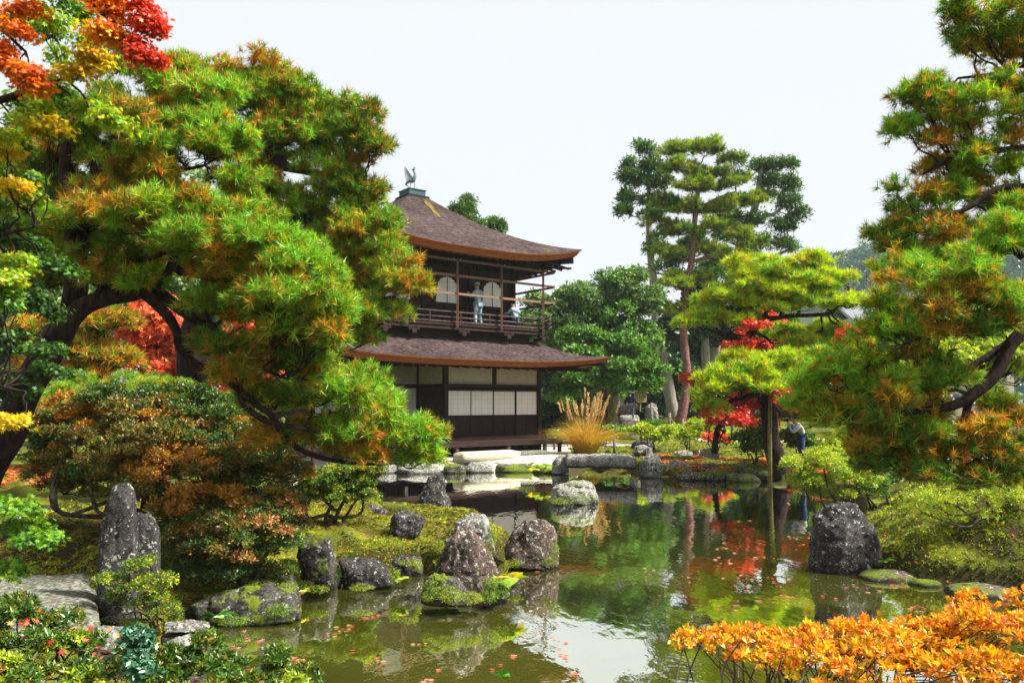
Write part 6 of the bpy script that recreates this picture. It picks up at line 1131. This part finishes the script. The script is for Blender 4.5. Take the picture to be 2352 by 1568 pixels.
fern('green fern beside the slab bridge end', 235, 1420, 7.6, 10, .3, DG, .35)
fern('tiny bright seedling poking up from the bottom edge', 1155, 1560, 4.4, 6, .09, DG, 1.0 - .25 if False else W(1155, 1556, 4.4)[2])
shrub('young camellia with round blue green leaves among the bottom left bushes', 330, 1560, 4.4, [(320, 1470, 22, 14, 4.4), (330, 1500, 26, 12, 4.4), (310, 1530, 40, 18, 4.3), (350, 1545, 35, 14, 4.3)], 'camellia', [leafy(6, .7, .46, seed=90 + i, spread=.8, fold=.1) for i in range(4)], .05, 10, .06, lm=foliage_mat('camellia leaves', .15, .07, .4), stems=3, r=.006, zb=.6, name='camellia', cat='camellia')
# ------------------------------------------------------------------ people
def skin_mesh(name, nodes, edges, mat, parent, root=0, sub=2):
    me = bpy.data.meshes.new(name); me.from_pydata([n[:3] for n in nodes], edges, []); o = bpy.data.objects.new(name, me); COL.objects.link(o); o.parent = parent
    o.modifiers.new('skin', 'SKIN'); sv = me.skin_vertices[0].data
    for i, n in enumerate(nodes): sv[i].radius = (n[3], n[4] if len(n) > 4 else n[3]); sv[i].use_root = (i == root)
    ss = o.modifiers.new('sub', 'SUBSURF'); ss.levels = sub; ss.render_levels = sub
    dg = bpy.context.evaluated_depsgraph_get(); me2 = bpy.data.meshes.new_from_object(o.evaluated_get(dg)); o.modifiers.clear(); o.data = me2
    me2.polygons.foreach_set('use_smooth', np.ones(len(me2.polygons), bool)); me2.materials.clear(); me2.materials.append(mat); return o
SKIN = two_tone('skin', (.50, .27, .19), (.58, .33, .24), 12, rough=.6)
def cloth(name, a, b): return two_tone(name, a, b, 9, (1, 1, 1), .9, .1, .5, .02)
BLUEGREY = cloth('blue grey work clothes', (.20, .30, .36), (.33, .44, .50)); NAVY = cloth('navy coat', (.006, .012, .035), (.015, .025, .06)); JEANS = cloth('speckled trousers', (.10, .11, .19), (.24, .25, .36)); BLUE = cloth('blue sleeves', (.01, .05, .30), (.03, .12, .5)); PALEG = cloth('pale grey jacket', (.4, .43, .43), (.56, .6, .6)); LILAC = cloth('lilac grey coat', (.24, .23, .34), (.36, .35, .46))
HAIR = cloth('black hair', (.008, .007, .007), (.02, .018, .016)); DKBLUE = cloth('dark blue trousers', (.02, .045, .10), (.05, .09, .17)); CAPM = cloth('striped cap', (.16, .24, .26), (.42, .5, .5)); TEAL = cloth('teal hat', (.02, .16, .16), (.05, .28, .26)); SHOE = cloth('dark shoes', (.01, .01, .01), (.04, .04, .04)); GLOVE = cloth('white glove', (.6, .6, .6), (.7, .7, .7))
def person(label, loc, rz, J, top, legs, headgear=None, hair=HAIR, glove=None, extra=None):
    """J: joints in metres, +Y is the way the person faces. head, neck, chest, waist, pelvis, shoulder/elbow/hand/hip/knee/foot for l and r"""
    root = thing('person', label, 'person', loc, None, rz)
    def n(k, r, r2=None): x, y, z = J[k]; return (x, y, z, r, r2 or r)
    h = J['head']; nodes = [n('pelvis', .12), n('waist', .11, .09), n('chest', .14, .10), n('neck', .055), (h[0], h[1], h[2] - .05, .075, .085), (h[0], h[1], h[2] + .06, .078, .09)]; ed = [(0, 1), (1, 2), (2, 3), (3, 4), (4, 5)]
    def chain(frm, ks):
        p = frm
        for k, r in ks: nodes.append(n(k, r)); ed.append((p, len(nodes) - 1)); p = len(nodes) - 1
        return p
    for s in 'lr':
        w_ = chain(2, [('sh' + s, .055), ('el' + s, .042), ('ha' + s, .028)]); hd = np.array(J['ha' + s]); el = np.array(J['el' + s]); d = unit(hd - el); sd_ = unit(np.cross(d, [0, 0, 1.]) + 1e-6); up_ = np.cross(sd_, d)
        p = hd + d * .06; nodes.append((*p, .038, .018)); ed.append((w_, len(nodes) - 1)); pi = len(nodes) - 1
        for f in range(4):
            q = p + d * .035 + sd_ * (.028 - .019 * f); e = q + d * (.055 - .008 * abs(f - 1)) - up_ * .02; nodes.append((*q, .009)); ed.append((pi, len(nodes) - 1)); nodes.append((*e, .007)); ed.append((len(nodes) - 2, len(nodes) - 1))
        q = p + sd_ * .045 + d * .01; nodes.append((*q, .010)); ed.append((pi, len(nodes) - 1)); e = q + d * .035 + sd_ * .012; nodes.append((*e, .008)); ed.append((len(nodes) - 2, len(nodes) - 1))
        chain(0, [('hi' + s, .08), ('kn' + s, .06), ('fo' + s, .04)])
    skin_mesh('body', nodes, ed, SKIN, root)
    # face: nose, ears, eyes, mouth line
    f = MB(); hz = h[2]; f.tube([(h[0], h[1] + .085, hz + .02), (h[0], h[1] + .112, hz - .02)], [.008, .015], 6)
    for s in (-1, 1): f.tube([(h[0] + s * .082, h[1], hz + .03), (h[0] + s * .086, h[1], hz - .03)], [.016, .012], 6)
    f.build('face', SKIN, root, True); f = MB()
    for s in (-1, 1): f.box((h[0] + s * .032, h[1] + .092, hz + .022), (.022, .008, .009))
    f.box((h[0], h[1] + .09, hz - .05), (.045, .008, .007)); f.build('features', HAIR, root, True)
    # hair
    nodes = [(h[0], h[1] - .02, h[2] + .01, .088, .088), (h[0], h[1] - .015, h[2] + .085, .084, .095)]; skin_mesh('hair', nodes, [(0, 1)], hair, root)
    if headgear: b = MB(); b.tube([(h[0], h[1] - .01, h[2] + .055), (h[0], h[1] - .01, h[2] + .10), (h[0], h[1] - .01, h[2] + .165), (h[0], h[1] - .01, h[2] + .175)], [.112, .112, .10, .05], 14); b.box((h[0], h[1] + .12, h[2] + .065), (.13, .08, .012)); b.build('cap', headgear, root, True)
    # jacket and trousers, looser than the body
    nodes = [n('pelvis', .155, .125), n('waist', .145, .12), n('chest', .175, .13), n('neck', .075)]; ed = [(0, 1), (1, 2), (2, 3)]
    for s in 'lr':
        e = np.array(J['ha' + s]) * .93 + np.array(J['el' + s]) * .07; nodes += [n('sh' + s, .08), n('el' + s, .062), (*e, .048)]; k = len(nodes); ed += [(2, k - 3), (k - 3, k - 2), (k - 2, k - 1)]
    skin_mesh('jacket', nodes, ed, top, root)
    pz = J['pelvis']; nodes = [(pz[0], pz[1], pz[2] - .03, .14, .12)]; ed = []
    for s in 'lr':
        e = np.array(J['fo' + s]) + np.array([0, 0, .05]); nodes += [n('hi' + s, .11), n('kn' + s, .082), (*e, .066)]; k = len(nodes); ed += [(0, k - 3), (k - 3, k - 2), (k - 2, k - 1)]
    skin_mesh('trousers', nodes, ed, legs, root)
    for s in 'lr':
        q = J['fo' + s]; skin_mesh('shoe', [(q[0], q[1] - .03, q[2] - .01, .045), (q[0], q[1] + .08, q[2] - .03, .04, .03), (q[0], q[1] + .15, q[2] - .035, .03, .022)], [(0, 1), (1, 2)], SHOE, root)
    if glove:
        for s in 'lr': q = J['ha' + s]; el = np.array(J['el' + s]); d = unit(np.array(q) - el); skin_mesh('glove', [(q[0], q[1], q[2], .04), (*(np.array(q) + d * .08), .05, .03)], [(0, 1)], glove, root)
    return root
stand = dict(head=(0, .06, 1.55), neck=(0, .02, 1.40), chest=(0, 0, 1.22), waist=(0, 0, 1.02), pelvis=(0, 0, .88), shl=(-.19, 0, 1.33), ell=(-.30, .18, 1.12), hal=(-.26, .40, 1.22), shr=(.19, 0, 1.33), elr=(.28, .20, 1.14), har=(.12, .42, 1.20), hil=(-.10, 0, .84), knl=(-.15, .02, .46), fol=(-.18, -.02, .06), hir=(.10, 0, .84), knr=(.14, .04, .46), **{'for': (.17, 0, .06)})
J1 = dict(stand); J1.update(ell=(-.30, .10, 1.12), hal=(-.20, .30, 1.30), har=(.10, .30, 1.2))
wl = LW(1.28, -.28, 5.30); person('worker in blue grey overalls and cap standing on the balcony', wl, ANG + .25, J1, BLUEGREY, BLUEGREY, CAPM, glove=GLOVE)
kneel = dict(head=(0, .10, .98), neck=(0, .04, .84), chest=(0, 0, .66), waist=(0, -.02, .46), pelvis=(0, -.05, .32), shl=(-.19, 0, .77), ell=(-.26, .16, .58), hal=(-.15, .36, .62), shr=(.19, 0, .77), elr=(.26, .18, .58), har=(.12, .38, .66), hil=(-.10, -.03, .28), knl=(-.16, .32, .10), fol=(-.14, -.12, .06), hir=(.10, -.03, .28), knr=(.16, .32, .10), **{'for': (.14, -.12, .06)})
wl = LW(3.0, -.35, 5.30); person('bareheaded worker in blue grey shirt kneeling on the balcony', wl, ANG + .2, kneel, BLUEGREY, DKBLUE, glove=GLOVE)
climb = dict(stand); climb.update(head=(.02, .34, 1.44), neck=(.02, .26, 1.32), chest=(0, .18, 1.17), waist=(0, .08, .99), pelvis=(0, 0, .86), shl=(-.19, .2, 1.27), ell=(-.30, .24, 1.02), hal=(-.28, .36, .84), shr=(.19, .2, 1.27), elr=(.34, .26, 1.06), har=(.42, .40, .92), hil=(-.10, 0, .82), knl=(-.12, .30, .62), fol=(-.12, .16, .28), hir=(.10, 0, .82), knr=(.11, .04, .46), **{'for': (.10, -.06, .06)})
cl_ = W(1450, 962, 47.9); person('person in navy coat and teal hat climbing the stone steps', cl_, .1, climb, NAVY, JEANS, TEAL)
photo = dict(stand); photo.update(head=(0, .24, 1.40), neck=(0, .17, 1.27), chest=(0, .08, 1.10), ell=(-.26, .30, .98), hal=(-.06, .42, 1.30), elr=(.26, .30, .98), har=(.06, .42, 1.30), shl=(-.19, .10, 1.20), shr=(.19, .10, 1.20))
pp_ = W(1842, 1010, 26.5); pp_[2] = gh(pp_[0], 26.5); pr = person('person in pale jacket and blue sleeves raising a camera beside the curved pine', pp_, 1.35, photo, PALEG, DKBLUE)
for s in (-1, 1): skin_mesh('sleeve', [(s * .24, .28, 1.0, .075), (s * .07, .40, 1.25, .06)], [(0, 1)], BLUE, pr)
c_ = pp_ ; cm = thing('camera', 'small black camera held up to the face of the person in blue sleeves', 'camera', (c_[0], c_[1], c_[2]), None, 1.35); b = MB(); b.box((0, .44, 1.37), (.14, .06, .09)); b.build('camera_body', SHOE, cm, True); b = MB(); b.tube([(0, .47, 1.37), (0, .56, 1.37)], .035, 10); b.build('lens', SHOE, cm, True)
vis = dict(stand); vis.update(ell=(-.26, .02, 1.05), hal=(-.24, .12, .82), elr=(.26, .02, 1.05), har=(.24, .12, .82))
v_ = W(597, 985, 55); v_[2] = gh(v_[0], 55); person('visitor in a lilac grey coat far off under the left pine limb', v_, .4, vis, LILAC, LILAC)

# ------------------------------------------------------------------ moss cover, fallen leaves, floating leaves
def on_banks(n, boxx, boxy, dmin, dmax):
    P = np.column_stack([rng.uniform(*boxx, n), rng.uniform(*boxy, n)]); d = seg_dist(P, POND) * np.where(inside(P, POND), -1, 1); k = (d > dmin) & (d < dmax) & ~inside(P, COURT); return P[k]
P = np.concatenate([on_banks(125000, (-7, .6), (5.5, 17), .03, 9), on_banks(70000, (3.4, 10), (8, 17), .03, 7), on_banks(9000, (-6, 0), (4.8, 8), .02, 4), on_banks(9000, (2.5, 12), (24, 40), .05, 14)])
z = ground_h(P[:, 0], P[:, 1]); pos = np.column_stack([P, z - .005]); patch = fbm(np.column_stack([P * .8, z * 0]), 44, 3); patch2 = fbm(np.column_stack([P * 3, z * 0]), 47, 2)
keep = (patch + patch2 * .5 > -.55); pos = pos[keep]; patch = patch[keep]; n = len(pos); dist = pos[:, 1]
mos = pal([(.14, .20, .012), (.32, .38, .015), (.07, .12, .012), (.34, .20, .03), (.50, .48, .02)], [3, 3, 2.4, 1.3, 1.6], n, .22); lum = np.clip(1 + 1.3 * fbm(np.column_stack([pos[:, :2] * 2.2, pos[:, :1] * 0]), 52, 3), .45, 1.6)[:, None]; mos = mos * lum
T_MOSS = [tuft(7, .34, 15, 85, seed=200 + i) for i in range(4)]
V, F, Cc = scatter(T_MOSS, pos, unit(np.array([0, 0, 1.]) + rng.normal(size=(n, 3)) * .25), np.clip(.022 * (1 + dist * .05), .026, .08) * rng.uniform(.6, 1.3, n), mos * .7, mos)
tag(put('moss', V, F, GREEN_MAT, None, Cc), 'short yellow green moss tufts growing over the banks', None, None, 'stuff')
LEAF1 = [maple(1, 1.0, seed=300 + i, lobes=7, flat=.12) for i in range(5)]
def litter(n, boxx, boxy, size, cols, dmin=.05, dmax=6, clump=True):
    P = on_banks(n * 4, boxx, boxy, dmin, dmax); 
    if clump: P = P[fbm(np.column_stack([P * 1.3, P[:, :1] * 0]), 77, 2) > 0]
    P = P[:n]; z = ground_h(P[:, 0], P[:, 1]) + .02; n = len(P); c = pal(cols, [1] * len(cols), n, .2); return scatter(LEAF1, np.column_stack([P, z]), unit(np.array([0, 0, 1.]) + rng.normal(size=(n, 3)) * .3), size * rng.uniform(.7, 1.2, n), c, c)
REDS = [(.6, .06, .03), (.7, .16, .08), (.5, .03, .03), (.66, .3, .06)]
parts_ = [litter(3400, (4.8, 9.5), (23.5, 30), .085, REDS, .0, 5), litter(120, (-6.5, 0), (6, 15), .045, REDS, .05, 5, False), litter(200, (3.5, 9), (8.5, 16), .04, REDS + [(.5, .3, .05)], .05, 5, False)]
o_ = 0; VV = []; FF = []; CC = []
for v_, f_, c_ in parts_: VV.append(v_); FF.append(f_ + o_); CC.append(c_); o_ += len(v_)
bp = np.array([W(rng.uniform(10, 700), 0, 4.6) * 0 + W(x, 1395 + (x / 700) * 120 + rng.uniform(5, 110), 4.75 + rng.uniform(-.15, .15)) for x in rng.uniform(5, 700, 46)]); c = pal(REDS, [1] * 4, 46, .2); v_, f_, c_ = scatter(LEAF1, bp, unit(np.array([0, -.5, 1.]) + rng.normal(size=(46, 3)) * .4), .035 * rng.uniform(.7, 1.2, 46), c, c); VV.append(v_); FF.append(f_ + o_); CC.append(c_)
tag(put('fallen_leaves', np.concatenate(VV), np.concatenate(FF), GREEN_MAT, None, np.concatenate(CC)), 'red fallen maple leaves scattered over the banks', None, None, 'stuff')
P = np.column_stack([rng.uniform(-13.5, -9, 2500), rng.uniform(15.5, 21, 2500)]); z = ground_h(P[:, 0], P[:, 1]) + .02; c = pal(REDS, [1] * 4, len(P), .2)
v_, f_, c_ = scatter(LEAF1, np.column_stack([P, z]), unit(np.array([0, 0, 1.]) + rng.normal(size=(len(P), 3)) * .3), .09 * rng.uniform(.7, 1.2, len(P)), c, c); tag(put('fallen_leaves', v_, f_, GREEN_MAT, None, c_), 'carpet of red fallen leaves at the left edge of the lawn', None, None, 'stuff')
# floating maple leaves, each its own object
fl_mesh = []; FLC = [(.55, .15, .11), (.60, .26, .18), (.42, .07, .05), (.50, .30, .16)]
for i in range(8):
    V, F, w_ = LEAF1[i % 5]; V = V * np.array([1, 1, .06]); fl_mesh.append(np_mesh('floating_leaf', V * .047, F, np.tile(np.array(FLC[i % 4]), (len(V), 1))))
for me in fl_mesh: me.materials.append(GREEN_MAT)
spots = [(1700, 1310, 120, 45, 34), (1840, 1250, 60, 50, 14), (1790, 1400, 120, 50, 26), (2000, 1350, 120, 25, 18), (1680, 1400, 60, 60, 12), (1950, 1440, 90, 20, 10), (1500, 1350, 80, 50, 6), (560, 1475, 70, 22, 10), (650, 1520, 40, 16, 8), (760, 1450, 60, 22, 9), (900, 1420, 60, 14, 8), (880, 1500, 90, 30, 7), (1260, 1480, 60, 40, 7), (1320, 1540, 40, 20, 5), (1150, 1520, 80, 30, 5), (1350, 1220, 120, 40, 5), (1700, 1180, 90, 30, 6), (1650, 1108, 120, 4, 14), (2150, 1400, 90, 15, 8), (1400, 1160, 30, 4, 3), (1000, 1545, 60, 15, 4), (1240, 1314, 30, 4, 3)]
k = 0
for cx_, cy_, rx_, ry_, n in spots:
    off_ = np.zeros(2)
    for i in range(n):
        a = g.normal(size=2) * (.55 if i % 3 == 0 else .16) + (0 if i % 3 == 0 else off_); off_ = a if i % 3 == 0 else off_; p = G(cx_ + a[0] * rx_, max(1106, cy_ + a[1] * ry_))
        if not inside(p[None, :2], POND)[0]: continue
        me = fl_mesh[int(g.integers(0, 8))]; o = bpy.data.objects.new('floating_leaf', me); COL.objects.link(o); o.location = (p[0], p[1], .007 + .0004 * (k % 9)); o.rotation_euler = (0, 0, g.uniform(0, 6.28)); s = g.uniform(.75, 1.25) * (1.2 if p[1] > 12 else 1); o.scale = (s, s, s)
        tag(o, 'pinkish red maple leaf floating on the pond', 'maple leaf', 'maple leaves floating on the pond'); k += 1

P = on_banks(9000, (-6.5, .2), (7, 16), .05, 6); z = ground_h(P[:, 0], P[:, 1]) + .03; T_LIT = [tuft(5, .05, 60, 100, seed=400 + i) for i in range(4)]; n = len(P); c = pal([(.46, .24, .05), (.36, .14, .03), (.5, .34, .08)], [1, 1, 1], n, .2)
v_, f_, c_ = scatter(T_LIT, np.column_stack([P, z]), unit(np.array([0, 0, 1.]) + rng.normal(size=(n, 3)) * .2), .07 * rng.uniform(.6, 1.2, n), c, c); tag(put('needle_litter', v_, f_, GREEN_MAT, None, c_), 'dry orange pine needles lying on the mossy peninsula', None, None, 'stuff')
# thin autumn air
b = MB(); b.span((-420, -8, -3), (420, 460, 95)); hz = b.build('haze', None); tag(hz, kind='stuff')
m, nt, out = mat_new('haze'); pv = N(nt, 'ShaderNodeVolumePrincipled'); pv.inputs['Density'].default_value = .0003; pv.inputs['Color'].default_value = (.80, .88, .96, 1); nt.links.new(pv.outputs[0], out.inputs['Volume']); hz.data.materials.append(m)

# creeping plants and moss cushions hugging the stones at the waterline
CR = [(1000, 1350, 9.2, 30, 22, .10), (985, 1370, 9.15, 18, 12, .05), (1035, 1368, 9.05, 28, 16, .06), (1080, 1372, 9.05, 28, 14, .05), (1120, 1368, 9.2, 26, 14, .05), (1150, 1350, 9.4, 22, 22, .12), (1165, 1330, 9.6, 16, 18, .15), (1125, 1340, 9.25, 16, 14, .15), (1272, 1265, 11.0, 12, 22, .1), (1262, 1290, 10.9, 18, 10, .05), (1180, 1292, 11, 20, 10, .05),
      (700, 1345, 9.9, 26, 12, .05), (735, 1352, 9.85, 24, 8, .03), (690, 1240, 10.3, 10, 4, .7), (725, 1238, 10.3, 26, 5, .7), (775, 1320, 10, 8, 18, .15), (830, 1348, 9.9, 30, 7, .03), (905, 1320, 10.2, 14, 20, .15), (940, 1290, 10.4, 24, 8, .3), (960, 1300, 10.5, 10, 14, .2), (600, 1345, 9.1, 40, 12, .25), (660, 1350, 9.1, 24, 14, .25), (640, 1400, 8.75, 30, 14, .05), (540, 1425, 8.6, 40, 8, .03), (500, 1370, 9, 30, 10, .2),
      (1130, 1225, 11.9, 12, 26, .2), (1095, 1195, 12.6, 20, 10, .35), (1010, 1250, 11.6, 20, 10, .3), (1290, 1150, 18.3, 30, 8, .05), (1340, 1145, 18.3, 30, 10, .08), (1318, 1110, 18.5, 20, 4, .7), (2040, 1322, 11, 24, 8, .08), (2090, 1332, 10.9, 30, 10, .1), (2140, 1345, 10.7, 24, 8, .08), (1560, 1085, 24.6, 14, 10, .2), (1620, 1090, 24.5, 18, 8, .1), (1660, 1085, 24.5, 14, 10, .2), (1180, 1075, 26, 20, 6, .3), (1210, 1072, 26, 20, 8, .3), (250, 1425, 7.6, 20, 8, .3), (420, 1440, 7.2, 30, 8, .4), (300, 1428, 7.4, 24, 10, .35)]
VV = []; FF = []; CC = []; o_ = 0
for x, y, Yq, rx, rz, zz in CR:
    c = W(x, y, Yq); rr = np.array([M(rx, Yq), M(rx, Yq) * .8, M(rz, Yq)]); n = int(60 + rx * rz * .55); d = rdir(n); p = c + d * rr * rng.uniform(.5, 1.05, (n, 1)); p = p[p[:, 2] > .005]; n = len(p); q = rng.random()
    col = pal([(.42, .48, .02), (.26, .38, .02), (.12, .26, .02), (.5, .38, .03)], [3, 3, 1.5, .7] if q > .35 else [1, 2, 4, .2], n, .2); s_ = .014 * (1 + Yq * .045)
    v_, f_, c_ = scatter(T_LEAF, p, unit(d[:n] * .7 + np.array([0, -.2, .8])), s_ * rng.uniform(.7, 1.4, n), col * .6, col); VV.append(v_); FF.append(f_ + o_); CC.append(c_); o_ += len(v_)
tag(put('creeping_plants', np.concatenate(VV), np.concatenate(FF), GREEN_MAT, None, np.concatenate(CC)), 'tiny creeping leaves and moss cushions around the stones', None, None, 'stuff')
P = np.column_stack([rng.uniform(-6.2, -3.9, 60), rng.uniform(6.9, 8.7, 60)]); c = pal(REDS + [(.3, .16, .05)], [1] * 5, 60, .3); v_, f_, c_ = scatter(LEAF1, np.column_stack([P, np.full(60, .578)]), unit(np.array([0, 0, 1.]) + rng.normal(size=(60, 3)) * .12), .032 * rng.uniform(.6, 1.2, 60), c, c)
tag(put('fallen_leaves', v_, f_, GREEN_MAT, None, c_), 'a few dead leaves lying on the granite slab bridge', None, None, 'stuff')
